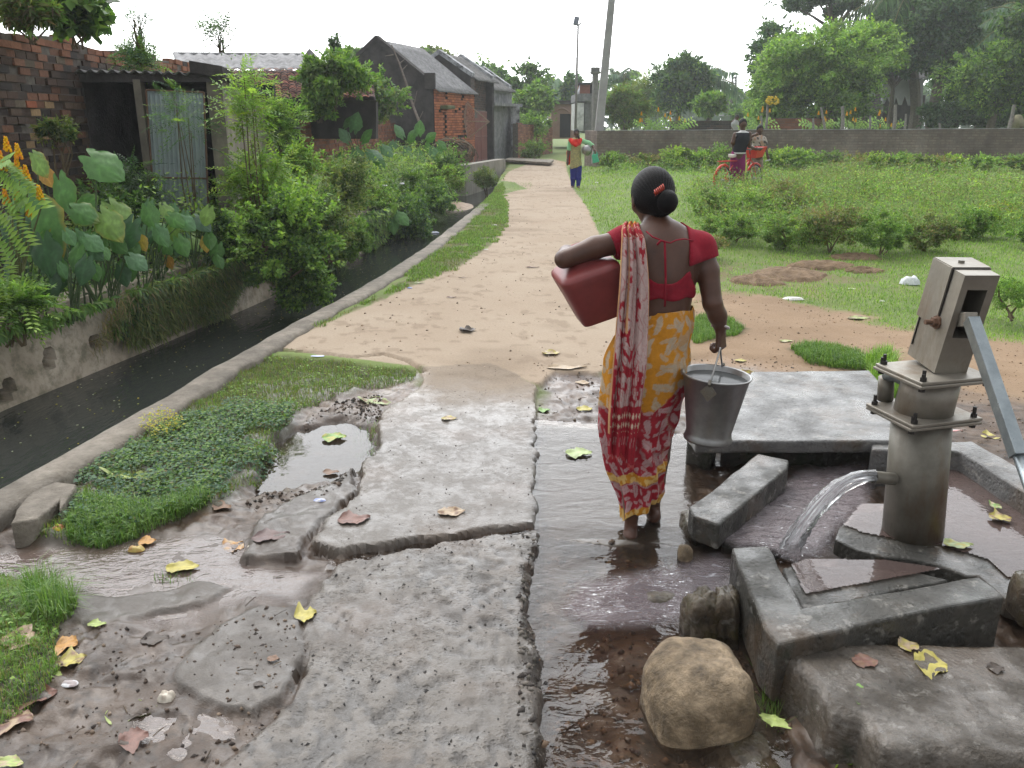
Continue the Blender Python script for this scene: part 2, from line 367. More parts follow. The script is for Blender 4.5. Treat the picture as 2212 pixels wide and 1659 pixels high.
def ground_colours(x, y, m):
    def C(*c): return np.array(c)[None, None, :]
    def L(a, b, t): return a*(1-t[..., None])+b*t[..., None]
    n1 = fbm(x*2, y*2, 71)*.5+.5; n2 = fbm(x*9, y*9, 72)*.5+.5; n3 = fbm(x*40, y*40, 73, 2)*.5+.5
    n0 = fbm(x*.5, y*.5, 74)*.5+.5
    mud = L(C(.095,.058,.036), C(.25,.17,.115), sm(.25,.75,n2*.6+n1*.3)); mud = L(mud, C(.05,.038,.03), sm(.62,.72,n3)*.6)
    grass = L(C(.13,.20,.05), C(.30,.38,.11), n1*.5+n2*.3); grass = L(grass, C(.30,.24,.12), sm(.60,.75, n0*.5+n1*.5)*.6)
    sand = L(C(.43,.325,.23), C(.59,.49,.375), n1*.6+n0*.3); sand = L(sand, C(.30,.22,.15), sm(.62,.72,n2)*.5); sand = L(sand, C(.33,.25,.175), sm(.55,.75,fbm(x*.9,y*1.6,78)*.5+.5)*.6)
    sand = L(sand, C(.50,.30,.15), sm(.35, .9, np.clip((x-np.interp(y,[5,10,15,21,28],[.6,.7,.9,1.1,1.4]))*1.2,0,1)*(.5+n1*.6))*.8)
    bare = L(C(.30,.20,.12), C(.46,.32,.2), n1)
    conc = L(C(.22,.185,.152), C(.295,.262,.225), n1*.5+n2*.4)
    far = sm(4.3, 5.2, y)
    far = far*(1-m['mu']); col = L(mud, grass, far); wet = (1-far)*1.0
    rgt = sm(1.8, 2.6, x)*(y < 7.5); wet = wet*(1-.6*rgt)
    # bare reddish earth on the field
    b1 = sm(.1,.5,1-np.hypot((x-2.6)/1.6,(y-6.9)/.5)); b1 = b1*sm(.4,.6,n1)
    e1 = np.exp(-(((x-2.9)/1.2)**2+((y-9.0)/.75)**2))*1.5; col = L(col, C(.24,.17,.10), np.clip(e1*sm(.35,.65,n2),0,1)*.7)
    e2 = np.exp(-(((y-19.5-.15*(x-6))/.6)**2))*sm(4.6,6,x)*(1-sm(11,14,x)); col = L(col, C(.42,.3,.18), np.clip(e2*sm(.3,.6,n1)*1.1,0,1))
    col = L(col, bare, m['br']*(1-far*.0)); wet = wet*(1-.8*m['br'])
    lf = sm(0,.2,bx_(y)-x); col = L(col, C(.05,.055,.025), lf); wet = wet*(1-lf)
    for k in ('gl','gb','t1','t2'): col = L(col, L(C(.11,.085,.055), C(.10,.12,.045), n2), m[k])
    col = L(col, C(.17,.17,.07), m['sr'])
    col = L(col, L(C(.19,.145,.12), C(.27,.215,.185), n2), m['st'])
    for k in ('P1','P2','RI'): col = L(col, L(C(.13,.105,.085), C(.21,.18,.15), n2), m[k])
    gc = L(C(.10,.062,.038), C(.235,.15,.095), sm(.3,.7,n2)); gc = L(gc, C(.05,.045,.04), sm(.66,.76,n3)*.7); col = L(col, gc, m['gu'])
    col = L(col, sand, m['sand']); wet = wet*(1-m['sand'])
    col = L(col, conc*.95, m['C'])
    a = L(conc, conc*1.1, n2); col = L(col, a, m['A'])
    # dry-to-wet transition at the top of the wet slab
    dr = sm(4.6, 5.25, y+.25*fbm(x*3, y*3, 80)); col = L(col, sand*.8, m['A']*dr*.8)
    wet = np.maximum(wet, m['A']*(1-dr)); wet = np.maximum(wet, m['C'])
    pb = sm(.6,.72, vn(x*38, y*30, 50)); pb2 = sm(.62,.74, vn(x*21, y*17, 51))
    bcol = conc*1.02; bcol = L(bcol, C(.21,.165,.135), sm(.5,.8,fbm(x*1.2+4,y*1.2,77)*.5+.5)+0*x); bcol = L(bcol, C(.085,.08,.078), np.clip(pb+pb2,0,1)*.6*(.4+.6*sm(.35,.6,n1)))
    col = L(col, bcol, m['B']); wet = np.maximum(wet, m['B'])
    jn = np.interp(y, [1.5,2.2,2.6,3.1,4.4], [.075,.07,.03,.11,.13]); jw = np.exp(-((x-jn-.03*fbm(x*6,y*6,90))/.035)**2)*(y < 4.3)
    col = L(col, C(.075,.06,.045), jw*sm(.3,.6,n2)*.9)
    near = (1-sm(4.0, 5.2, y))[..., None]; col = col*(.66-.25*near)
    return np.clip(col, .005, .9), np.clip(wet, 0, 1)
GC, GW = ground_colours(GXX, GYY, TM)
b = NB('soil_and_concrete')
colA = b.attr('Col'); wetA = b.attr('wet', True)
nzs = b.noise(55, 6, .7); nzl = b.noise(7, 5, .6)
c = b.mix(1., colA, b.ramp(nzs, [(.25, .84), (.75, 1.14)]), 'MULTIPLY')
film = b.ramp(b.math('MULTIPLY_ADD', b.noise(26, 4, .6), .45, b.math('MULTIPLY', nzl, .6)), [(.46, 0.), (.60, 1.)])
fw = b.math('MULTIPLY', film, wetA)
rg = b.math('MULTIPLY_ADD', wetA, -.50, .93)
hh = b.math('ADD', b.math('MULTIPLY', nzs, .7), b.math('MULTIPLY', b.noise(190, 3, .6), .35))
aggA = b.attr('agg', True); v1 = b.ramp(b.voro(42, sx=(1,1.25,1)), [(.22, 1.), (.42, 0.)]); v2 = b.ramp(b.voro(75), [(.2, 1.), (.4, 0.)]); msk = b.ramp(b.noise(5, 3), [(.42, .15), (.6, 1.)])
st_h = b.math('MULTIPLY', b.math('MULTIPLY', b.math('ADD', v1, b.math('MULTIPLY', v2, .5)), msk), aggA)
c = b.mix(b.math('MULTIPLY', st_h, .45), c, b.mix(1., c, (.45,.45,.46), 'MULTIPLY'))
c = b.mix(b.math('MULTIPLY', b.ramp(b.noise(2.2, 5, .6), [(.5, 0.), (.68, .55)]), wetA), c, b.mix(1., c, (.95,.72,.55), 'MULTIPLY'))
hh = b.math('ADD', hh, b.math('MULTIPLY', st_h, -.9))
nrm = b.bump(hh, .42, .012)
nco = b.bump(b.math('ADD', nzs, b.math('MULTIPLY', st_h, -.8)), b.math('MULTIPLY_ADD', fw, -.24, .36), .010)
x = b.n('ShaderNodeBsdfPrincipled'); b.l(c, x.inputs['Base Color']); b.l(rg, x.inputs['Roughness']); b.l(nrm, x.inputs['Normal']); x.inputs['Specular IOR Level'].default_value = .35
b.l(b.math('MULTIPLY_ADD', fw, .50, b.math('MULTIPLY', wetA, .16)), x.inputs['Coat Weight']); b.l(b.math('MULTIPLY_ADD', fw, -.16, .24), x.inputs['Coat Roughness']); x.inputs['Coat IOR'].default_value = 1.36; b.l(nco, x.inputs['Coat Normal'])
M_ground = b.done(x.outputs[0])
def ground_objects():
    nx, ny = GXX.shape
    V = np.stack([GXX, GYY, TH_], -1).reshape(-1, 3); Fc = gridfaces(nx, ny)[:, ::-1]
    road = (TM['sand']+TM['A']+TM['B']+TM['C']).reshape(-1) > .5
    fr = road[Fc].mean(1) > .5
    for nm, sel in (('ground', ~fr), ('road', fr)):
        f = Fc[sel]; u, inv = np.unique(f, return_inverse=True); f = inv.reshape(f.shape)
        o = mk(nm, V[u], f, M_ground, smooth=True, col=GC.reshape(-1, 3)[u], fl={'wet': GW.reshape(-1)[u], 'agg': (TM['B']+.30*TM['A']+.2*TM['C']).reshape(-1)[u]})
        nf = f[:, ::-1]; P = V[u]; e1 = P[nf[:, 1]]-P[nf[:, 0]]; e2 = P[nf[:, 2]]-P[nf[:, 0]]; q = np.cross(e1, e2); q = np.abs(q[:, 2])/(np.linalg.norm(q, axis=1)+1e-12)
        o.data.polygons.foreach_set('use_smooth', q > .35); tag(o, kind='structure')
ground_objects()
# ---------------------------------------------------------------- water
def watermat(name, tint, murk, mcol, rip=.25, sc=9, rough=.03, sx=None, ior=1.33, foam=0, fade=False):
    b = NB(name)
    w1 = b.noise(sc, 3, .5, dist=.6, sx=sx); w2 = b.noise(sc*3.4, 2, .5, dist=.4, sx=sx)
    nrm = b.bump(b.math('ADD', w1, b.math('MULTIPLY', w2, .35)), rip, .02)
    fr = b.n('ShaderNodeFresnel'); fr.inputs[0].default_value = ior; b.l(nrm, fr.inputs[1])
    gl = b.n('ShaderNodeBsdfGlossy'); gl.inputs['Roughness'].default_value = rough; b.l(nrm, gl.inputs['Normal'])
    tr = b.n('ShaderNodeBsdfTransparent'); tr.inputs[0].default_value = (*tint, 1)
    df = b.n('ShaderNodeBsdfDiffuse'); df.inputs[0].default_value = (*mcol, 1)
    m1 = b.n('ShaderNodeMixShader'); b.put(m1.inputs[0], murk); b.l(tr.outputs[0], m1.inputs[1]); b.l(df.outputs[0], m1.inputs[2])
    m2 = b.n('ShaderNodeMixShader'); b.l(fr.outputs[0], m2.inputs[0]); b.l(m1.outputs[0], m2.inputs[1]); b.l(gl.outputs[0], m2.inputs[2])
    last = m2.outputs[0]
    if foam:
        wf = b.ramp(b.noise(sc*1.6, 4, .6, dist=1.0, sx=sx), [(.62, 0.), (.72, foam)])
        d2 = b.n('ShaderNodeBsdfDiffuse'); d2.inputs[0].default_value = (.62, .64, .68, 1)
        m3 = b.n('ShaderNodeMixShader'); b.l(wf, m3.inputs[0]); b.l(last, m3.inputs[1]); b.l(d2.outputs[0], m3.inputs[2]); last = m3.outputs[0]
    if fade:
        t3 = b.n('ShaderNodeBsdfTransparent'); m4 = b.n('ShaderNodeMixShader'); b.l(b.attr('fade', True), m4.inputs[0]); b.l(t3.outputs[0], m4.inputs[1]); b.l(last, m4.inputs[2]); last = m4.outputs[0]
    return b.done(last)
M_drain = watermat('drain_water', (.3,.3,.3), .97, (.034,.038,.035), .42, 6, .05, ior=1.62, sx=(1.6, .55, 1))
M_film = watermat('clear_shallow_water', (.86,.80,.74), .05, (.25,.19,.15), .34, 7, .04, ior=1.5, sx=(1, 1.6, 1))
M_silt = watermat('silty_water', (.80,.70,.64), .32, (.24,.18,.155), .30, 10, .05, ior=1.7, sx=(1, 1.8, 1), fade=True)
M_pud = watermat('puddle_water', (.7,.62,.55), .25, (.12,.1,.08), .03, 6, .01, ior=1.5)
ys = np.concatenate([np.arange(0, 12, .2), np.arange(12, 40, .8)]); us = np.linspace(-.03, 1.03, 12)
V = [(bx_(y)*(1-u)+kx(y)*u, y, WATER_Z) for y in ys for u in us]
tag(mk('water', np.array(V), gridfaces(len(ys), len(us)), M_drain, smooth=True), kind='structure')
def sheet(name, px, zf, mat, st=.03, kind='structure', am=.03):
    P = gp(px); xs = [p[0] for p in P]; yy = [p[1] for p in P]
    ax = np.arange(min(xs)-.05, max(xs)+.05, st); ay = np.arange(min(yy)-.05, max(yy)+.05, st)
    X, Y = np.meshgrid(ax, ay, indexing='ij'); Z = zf(X, Y); keep = (sdpoly(X, Y, P)+am*fbm(X*5, Y*5, 95) < 0)
    V = np.stack([X, Y, Z], -1).reshape(-1, 3); Fc = gridfaces(*X.shape)[:, ::-1]; k = keep.reshape(-1)[Fc].all(1)
    f = Fc[k]; u, inv = np.unique(f, return_inverse=True)
    fd = sm(0, .09, -(sdpoly(X, Y, P)+am*fbm(X*5, Y*5, 95))-.01).reshape(-1)[u]
    return tag(mk(name, V[u], inv.reshape(f.shape), mat, smooth=True, fl={'fade': fd}), kind=kind)
def zflow(X, Y):
    z = np.interp(Y, [1.3, 2.4, 2.9, 3.2, 4.3], [-.066, -.062, -.045, -.026, -.022])
    r = .004*np.sin(26*np.hypot(X-.42, Y-2.2)-1)*np.exp(-1.6*np.hypot(X-.42, Y-2.2))+.003*np.sin(34*np.hypot(X-.32, Y-1.85))*np.exp(-2.6*np.hypot(X-.32, Y-1.85))
    r = r+.004*fbm(X*9, Y*14, 97)*np.exp(-((Y-2.75)/.4)**2)
    return z+r
sheet('water', [(1140,898),(1300,905),(1490,930),(1520,1000),(1560,1130),(1640,1200),(1720,1420),(1760,1900),(1160,1900),(1140,1500),(1120,1290),(1000,1150),(800,1185),(700,1215),(680,1190),(880,1150),(1060,1125),(1140,1110)], zflow, M_film, .02)
sheet('water', STREAM, lambda X, Y: -.053+.0012*fbm(X*9, Y*20, 98), M_silt, .015)
sheet('water', [(540,1000),(600,920),(660,890),(740,870),(830,895),(830,950),(780,1000),(740,1020),(640,1050),(540,1050)], lambda X, Y: X*0-.068, M_pud, .03)
# puddled hollows of the near mud
sheet('water', [(250,1480),(430,1330),(520,1300),(470,1400),(520,1500),(560,1560),(420,1659),(250,1600)], lambda X, Y: X*0-.058, M_silt, .015)
# ---------------------------------------------------------------- wet concrete of the pump platform
def wetmat(name, lo, hi, moss=None, film=(.40,.60), rmin=.10, rmax=.5, sc=9, bd=.008):
    b = NB(name); n = b.noise(sc, 7, .65); n2 = b.noise(60, 5, .7)
    c = b.ramp(n, [(.3, lo), (.7, hi)]); c = b.mix(1., c, b.ramp(n2, [(.3, .75), (.7, 1.2)]), 'MULTIPLY')
    c = b.mix(b.ramp(b.noise(3.1, 6, .7), [(.5, 0.), (.64, .75)]), c, (.085,.058,.036)); c = b.mix(b.ramp(b.noise(17, 5, .7), [(.58, 0.), (.66, .6)]), c, (.26,.245,.22)); c = b.mix(b.ramp(b.noise(7, 6, .7), [(.6, 0.), (.7, .8)]), c, (.022,.026,.014))
    if moss: c = b.mix(b.ramp(b.noise(5, 5, .7), [(.45, 0.), (.6, .8)]), c, moss)
    f = b.ramp(b.noise(5.5, 4, .6), [(film[0], 0.), (film[1], 1.)])
    r = b.math('MULTIPLY_ADD', f, rmin-rmax, rmax)
    n3 = b.math('ADD', n2, b.math('MULTIPLY', b.ramp(b.voro(38), [(.15, 0.), (.4, 1.)]), .35)); nrm = b.bump(n3, b.math('MULTIPLY_ADD', f, -.4, .85), bd*1.6)
    x = b.n('ShaderNodeBsdfPrincipled'); b.l(c, x.inputs['Base Color']); b.l(r, x.inputs['Roughness']); b.l(nrm, x.inputs['Normal']); x.inputs['Specular IOR Level'].default_value = .35
    b.l(b.math('MULTIPLY_ADD', f, .68, .10), x.inputs['Coat Weight']); b.l(b.math('MULTIPLY_ADD', f, -.20, .25), x.inputs['Coat Roughness']); x.inputs['Coat IOR'].default_value = 1.36; b.l(b.bump(n2, .18, bd), x.inputs['Coat Normal'])
    return b.done(x.outputs[0])
M_wc = wetmat('wet_concrete', (.026,.026,.022), (.075,.07,.06), rmin=.06)
M_wcd = wetmat('dark_mossy_concrete', (.02,.02,.016), (.06,.055,.045), (.018,.028,.01))
M_slab = wetmat('damp_slab_concrete', (.09,.09,.088), (.15,.147,.143), film=(.35,.7), rmin=.22, rmax=.55)
M_kerb = nmat('worn_kerb_concrete', [(.3,(.13,.11,.085)),(.7,(.27,.24,.20))], 14, .8, .9, .015, 60, var=2.5)
M_stone = nmat('brown_stone', [(.3,(.06,.042,.026)),(.48,(.19,.14,.085)),(.68,(.38,.29,.19))], 9, .55, .8, .02, 45, var=30)
M_rockd = wetmat('wet_dark_rock', (.035,.03,.024), (.13,.095,.06), (.05,.045,.015), sc=12)
def jag(P, am, n=6, seed=0):                 # roughen a polygon outline
    r = random.Random(seed); out = []
    for i in range(len(P)):
        a = Vector(P[i]); b = Vector(P[(i+1) % len(P)]); out.append(tuple(a)); L = (b-a).length; k = max(1, int(L/.06))
        for j in range(1, k):
            t = j/k; q = a.lerp(b, t); d = Vector((-(b-a).y, (b-a).x)).normalized()*r.uniform(-am, am); out.append((q.x+d.x, q.y+d.y))
    return out
def slab(name, px, z1, z0, mat, label, cat, am=.006, bv=.012, seed=0, tilt=None, parent=None):
    P = jag(gp(px, z1), am, seed=seed); c = Vector((sum(p[0] for p in P)/len(P), sum(p[1] for p in P)/len(P), z0))
    m = MB().prism(P, z0, z1)
    if tilt:
        for i, v in enumerate(m.V): m.V[i] = (v[0], v[1], v[2]+tilt[0]*(v[0]-c.x)+tilt[1]*(v[1]-c.y))
    o = mk(name, np.array(m.V), m.F, mat, parent, False, loc=None if parent else c); bevel(o, bv, 3)
    return tag(o, label, cat) if label else o
# kerb of the drain
def kerb():
    r = random.Random(3); pts = []
    y = 1.0
    while y < 17.2: pts.append(y); y += .05 if y < 7 else .12
    V = []; pr = [(0, -.6), (0, .0), (.02, .028), (.1, .034), (.19, .03), (.215, .01), (.22, -.12)]
    for y in pts:
        k = kx(y)+.014*float(fbm(np.array([y*4.]), np.array([1.]), 5)[0]); w = 1+.16*float(fbm(np.array([y*3.]), np.array([7.]), 6)[0])
        for a, b_ in pr: V.append((k-.02+a*w, y+a*.15, b_+(.006*float(fbm(np.array([y*6.]), np.array([a*20.]), 8)[0]) if b_ > -.05 else 0)))
    o = mk('kerb', np.array(V), gridfaces(len(pts), len(pr)), M_kerb, smooth=True); tag(o, kind='structure')
kerb()
slab('kerb_block', [(22,1130),(80,1120),(128,1080),(128,1100),(165,1045),(120,1040),(65,1065),(35,1100)], .05, -.1, M_kerb, 'loose broken concrete block lying against the end of the drain kerb', 'concrete block', seed=4)
# drain wall on the far bank with weep holes
def drain_wall():
    A = Vector((bx_(2.), 2., 0)); L = 12.5
    holes = [(G(28,858,-.36)),(G(45,835,-.30)),(G(140,768,-.18)),(G(212,780,-.22)),(G(480,738,-.2))]
    ss = np.arange(2., 15.2, .03); zz = np.arange(-.62, .2, .03); V = []
    for y in ss:
        for z in zz:
            x = float(bx_(y))+.04+(.12*(-.45-z)*-1*-1)+.02*float(fbm(np.array([y*1.5]), np.array([z*2]), 4)[0])
            for h in holes:
                if abs(y-h.y) < .052 and abs(z-h.z) < .045: x -= .22
            V.append((x, y, z))
    top = len(V)
    F_ = list(map(tuple, gridfaces(len(ss), len(zz))[:, ::-1]))
    n = len(zz)
    for i, y in enumerate(ss): V.append((V[i*n+n-1][0]-.28, y, .2))
    for i in range(len(ss)-1): F_.append((i*n+n-1, top+i, top+i+1, (i+1)*n+n-1))
    b = NB('stained_plaster'); n1 = b.noise(1.6, 6, .65); n2 = b.noise(9, 6, .7)
    c = b.ramp(n1, [(.3, (.11,.095,.07)), (.46, (.38,.32,.25)), (.7, (.55,.48,.40))])
    c = b.mix(b.ramp(n2, [(.45, 0.), (.65, .7)]), c, (.10,.10,.06)); nr_ = b.bump(n2, .5, .02)
    m = b.done(b.bsdf(c, .8, 0., nr_, .3))
    tag(mk('drain_wall', np.array(V), F_, m, loc=(-3.6, 6, -.5)), 'stained plaster retaining wall with weep holes along the far side of the drain', 'retaining wall')
drain_wall()
# ---------------- platform pieces
slab('concrete_slab', [(1503,953),(1486,930),(1600,835),(1622,803),(1878,799),(1938,862),(1936,951)], .17, .105, M_slab, 'large flat grey slab bridging the pit behind the hand pump', 'concrete slab', seed=1)
t = T('pump_platform', 'cracked wet concrete platform with raised rim around the hand pump base', 'pump platform', G(1950,1150,0))
K1 = [(1580,1182),(1660,1178),(1734,1311),(2114,1244),(2172,1288),(1920,1335),(1682,1392),(1650,1357)]
slab('front_rim', K1, .15, -.06, M_wc, None, None, .004, .012, 2, parent=t)
K2 = [(1883,952),(2051,954),(2100,952),(2212,1015),(2500,1180),(2500,1260),(2212,1062),(2076,976),(2045,973),(1883,971)]
slab('back_rim', K2, .15, -.06, M_slab, None, None, .003, .012, 3, parent=t)
slab('floor_slab', [(1803,1164),(1812,1140),(1841,1106),(1908,1102),(1925,1060),(1950,990),(2045,968),(2076,972),(2212,1056),(2500,1250),(2500,1420),(2172,1295),(2114,1244),(2089,1244),(2060,1232),(2012,1216),(1960,1206),(1908,1202),(1853,1189)], .05, -.02, M_wc, None, None, .012, .008, 4, parent=t)
slab('floor_slab', [(1709,1026),(1775,1040),(1805,1065),(1811,1087),(1800,1120),(1792,1153),(1731,1175),(1660,1185),(1560,1165),(1588,1120)], .0, -.12, M_wc, None, None, .012, .012, 5, parent=t)
slab('floor_slab', [(1690,1225),(1720,1222),(1809,1223),(1860,1222),(1919,1229),(1985,1236),(2051,1252),(1734,1320)], .035, -.06, M_wc, None, None, .008, .01, 6, parent=t)
M_plat = watermat('platform_water', (.80,.68,.64), .30, (.26,.19,.175), .14, 9, .04, ior=1.55)
sheet('water', [(1815,1160),(1850,1112),(1915,1110),(1960,1000),(2050,985),(2212,1075),(2480,1250),(2480,1400),(2180,1285),(2120,1236),(2020,1205),(1915,1190),(1860,1178)], lambda X, Y: X*0+.0565, M_plat, .012, am=.01)
sheet('water', [(1706,1240),(1740,1228),(1910,1230),(2040,1250),(1736,1306)], lambda X, Y: X*0+.043, M_plat, .006, am=.004)
# pit water with a strong current
M_rush = watermat('rushing_water', (.62,.56,.55), .42, (.30,.255,.27), .9, 16, .08, sx=(.6,1.8,1), foam=.45, fade=True)
def zrush(X, Y): return -.03+.018*fbm(X*9, Y*9, 3)+.012*fbm(X*25, Y*25, 4)
sheet('water', [(1520,1165),(1600,1110),(1700,1015),(1900,990),(1900,1100),(1830,1160),(1800,1215),(1720,1235),(1650,1200),(1590,1200)], lambda X, Y: .012+.012*fbm(X*9, Y*9, 3)+.008*fbm(X*25, Y*25, 4), M_rush, .012, am=.01)
SPL = gp([(1180,1290),(1230,1225),(1400,1195),(1480,1180),(1560,1165),(1600,1190),(1610,1250),(1570,1300),(1480,1330),(1380,1340),(1260,1340)])
def zspill(X, Y):
    k = 1-sm(-.14, -.02, sdpoly(X, Y, SPL)+.03*fbm(X*9, Y*9, 7)); zt = zflow(X, Y)+.006+.055*sm(.92, 1.16, X)+.006*fbm(X*8, Y*22, 5)+.007*fbm(X*20, Y*40, 6)
    return zt*k+(zflow(X, Y)+.003)*(1-k)
sheet('water', [(1180,1290),(1230,1225),(1400,1195),(1480,1180),(1560,1165),(1600,1190),(1610,1250),(1570,1300),(1480,1330),(1380,1340),(1260,1340)], zspill, M_rush, .012, am=.0)
# back wall of the pit under the slab, and its mossy pier
m = MB(); a = At(1540,960,3.80); 
P_ = gp([(1560,945),(1900,945),(1900,905),(1560,905)], .1); m.prism(P_, -.12, .104)
mk('pit_wall', np.array(m.V), m.F, M_wcd, t)
m = MB(); m.prism(jag(gp([(1484,950),(1540,958),(1552,935),(1500,905)], .1), .01, seed=8), -.12, .104); bevel(mk('slab_pier', np.array(m.V), m.F, M_wcd, t), .015, 2)
slab('concrete_chunk', [(1635,985),(1704,1002),(1700,1020),(1590,1098),(1555,1125),(1500,1105),(1488,1085),(1522,1065)], .115, .0, M_wc, 'broken rectangular concrete lump tilted beside the pit, wet on top', 'concrete lump', .004, .012, 7, tilt=(.06,.02))
M_fg = wetmat('brown_wet_slab', (.05,.042,.032), (.12,.10,.08), film=(.40,.54), rmin=.10, rmax=.55, sc=5, bd=.015)
def fgslab():
    P = gp([(1698,1400),(1755,1391),(2212,1378),(2600,1345),(2600,1700),(2212,1640),(1905,1628),(1860,1560),(1800,1548),(1780,1520),(1740,1470),(1694,1432)], .07)
    xs = [p[0] for p in P]; yy = [p[1] for p in P]
    X, Y = np.meshgrid(np.arange(min(xs)-.04, max(xs)+.04, .01), np.arange(min(yy)-.04, max(yy)+.04, .01), indexing='ij')
    d = sdpoly(X, Y, P)+.014*fbm(X*8, Y*8, 4)+.003*fbm(X*20, Y*20, 5)
    Z = .085-.06*(X-1.0)+.006*fbm(X*5, Y*5, 6)+.003*fbm(X*25, Y*25, 7)-.006*sm(.6,.8,vn(X*9,Y*13,8)); Z = Z-sm(-.03, .0, d)*.016
    Z = np.where(d > 0, Z-np.clip(d*8, 0, .25), Z); V = np.stack([X, Y, Z], -1).reshape(-1, 3); Fc = gridfaces(*X.shape)[:, ::-1]
    k = (d < .05).reshape(-1)[Fc].all(1); f = Fc[k]; u, inv = np.unique(f, return_inverse=True)
    o = mk('concrete_slab', V[u], inv.reshape(f.shape)[:, ::-1], M_fg, smooth=True, loc=(1.3, 1.9, -.1)); tag(o, 'rough brown slab strewn with leaves below the platform rim', 'concrete slab')
fgslab()
# ---------------- stones by noise-displaced spheres
def stone(name, c, r, mat, label, seed=0, blocky=3.2, am=.12, n=48, rot=0, cat='rock', group=None):
    u, v = np.meshgrid(np.linspace(0, 2*np.pi, n, endpoint=False), np.linspace(0, np.pi, n//2), indexing='ij')
    d = np.stack([np.cos(u)*np.sin(v), np.sin(u)*np.sin(v), np.cos(v)], -1)
    s = (np.abs(d)**blocky).sum(-1)**(-1/blocky); q = d*s[..., None]
    nz = fbm(d[..., 0]*1.6+seed*7.7+d[..., 2]*1.1, d[..., 1]*1.6+d[..., 2]*1.3, seed, 3)*am+fbm(d[..., 0]*6+d[..., 2]*4, d[..., 1]*6-d[..., 2]*5, seed+3, 4)*am*.4
    q = q*(1+nz)[..., None]*np.array(r); cr, sr = math.cos(rot), math.sin(rot)
    q = np.stack([q[..., 0]*cr-q[..., 1]*sr, q[..., 0]*sr+q[..., 1]*cr, q[..., 2]], -1)+np.array(c)
    V = q.reshape(-1, 3); nu, nv = u.shape; i = np.arange(nu)[:, None]; j = np.arange(nv-1)[None, :]
    a = i*nv+j; b2 = ((i+1) % nu)*nv+j; Fc = np.stack([a, a+1, b2+1, b2], -1).reshape(-1, 4)
    o = mk(name, V, Fc, mat, smooth=True, loc=(c[0], c[1], c[2]-r[2]*.8))
    return tag(o, label, cat, group) if label else o
p = G(1497,1500,.0); stone('boulder', (p.x+.01, p.y-.0, -.02), (.148, .15, .155), M_stone, 'big rounded tan boulder at the edge of the brown stream', 5, 3.4, .07, 64, .2, 'boulder')
p = G(1520,1330,.0); stone('rock', (p.x-.01, p.y, -.02), (.055,.06,.095), M_rockd, 'squat wet brown rock in the stream next to a narrow upright one', 2, 4.5, .28, 56, .3)
p = G(1570,1320,.0); stone('rock', (p.x, p.y, -.03), (.045,.075,.10), M_rockd, 'narrow upright wet rock wedged against the platform rim', 4, 6, .25, 56, -.2)
p = G(1525,1118,.0); stone('rock', (p.x, p.y-.03, -.06), (.12,.11,.10), M_rockd, 'dark mossy rock under the tilted concrete lump', 6, 2.8, .2, 48, .1)
p = G(1428,1262,.0); stone('rock', (p.x, p.y, -.07), (.07,.05,.03), M_rockd, 'flat rock almost drowned in the stream in front of the spill', 7, 2.5, .2, 32)
p = G(1480,1185,.0); stone('rock', (p.x, p.y, -.03), (.03,.03,.045), M_stone, 'small yellowish stone beside the mossy rock', 8, 2.5, .2, 24)
p = G(2205,1290,.1); stone('rock', (p.x+.03, p.y, .10), (.06,.06,.09), M_rockd, 'black rock standing on the corner of the platform rim', 9, 3, .2, 32)
p = G(1590,1560,.0); stone('rock', (p.x+.03, p.y, -.11), (.12,.2,.05), M_rockd, 'dark muddy rock between the boulder and the leafy slab', 11, 2.6, .2, 40)
# ---------------- the hand pump
def metal(name, lo, hi, rough=.35, met=.9, sc=6, rust=.0, rc=(.12,.055,.02), film=0):
    b = NB(name); n = b.noise(sc, 6, .65); c = b.ramp(n, [(.3, lo), (.7, hi)])
    if rust: c = b.mix(b.ramp(b.noise(3.3, 6, .7, sx=(1, 1, .35)), [(.62-rust, 0.), (.74-rust*.6, .85)]), c, rc)
    nn = b.noise(45, 5, .7); r = b.math('MULTIPLY_ADD', nn, .35, rough-.12)
    return b.done(b.bsdf(c, r, met, b.bump(nn, .25, .003), .5))
M_gal = metal('weathered_galvanised_steel', (.20,.18,.15), (.33,.305,.26), .42, .5, 5, .13, (.15,.09,.045))
M_galb = metal('dark_stained_pipe', (.11,.10,.08), (.24,.225,.19), .36, .45, 4, .14, (.11,.06,.025))
M_bar = metal('blue_grey_steel', (.19,.22,.235), (.36,.40,.42), .28, .85, 9, .02)
M_black = metal('blackened_bolts', (.015,.015,.015), (.05,.045,.04), .45, .4)
M_rust = metal('rusty_steel', (.10,.05,.03), (.2,.12,.08), .6, .3)
pc = G(1973,1150,.05)                        # base centre on the floor
pt = t_ = T('hand_pump', 'tall grey steel hand pump leaning over its cracked platform, water running from its spout', 'hand pump', pc)
def hp(px, py, dY=0): return At(px, py, pc.y+dY)
c0 = Vector((pc.x, pc.y, .0)); f1 = hp(1992, 897); f2 = hp(2014, 812)
m = MB(); m.tube([c0, f1-Vector((0, 0, .008))], [.1135, .108], 40); m.build('pedestal_pipe', M_galb, pt, True)
m = MB(); m.tube([f1+Vector((0,0,.008)), f2], [.104, .102], 40); m.build('upper_pipe', M_gal, pt, True)
ax_ = (f2-c0).normalized()
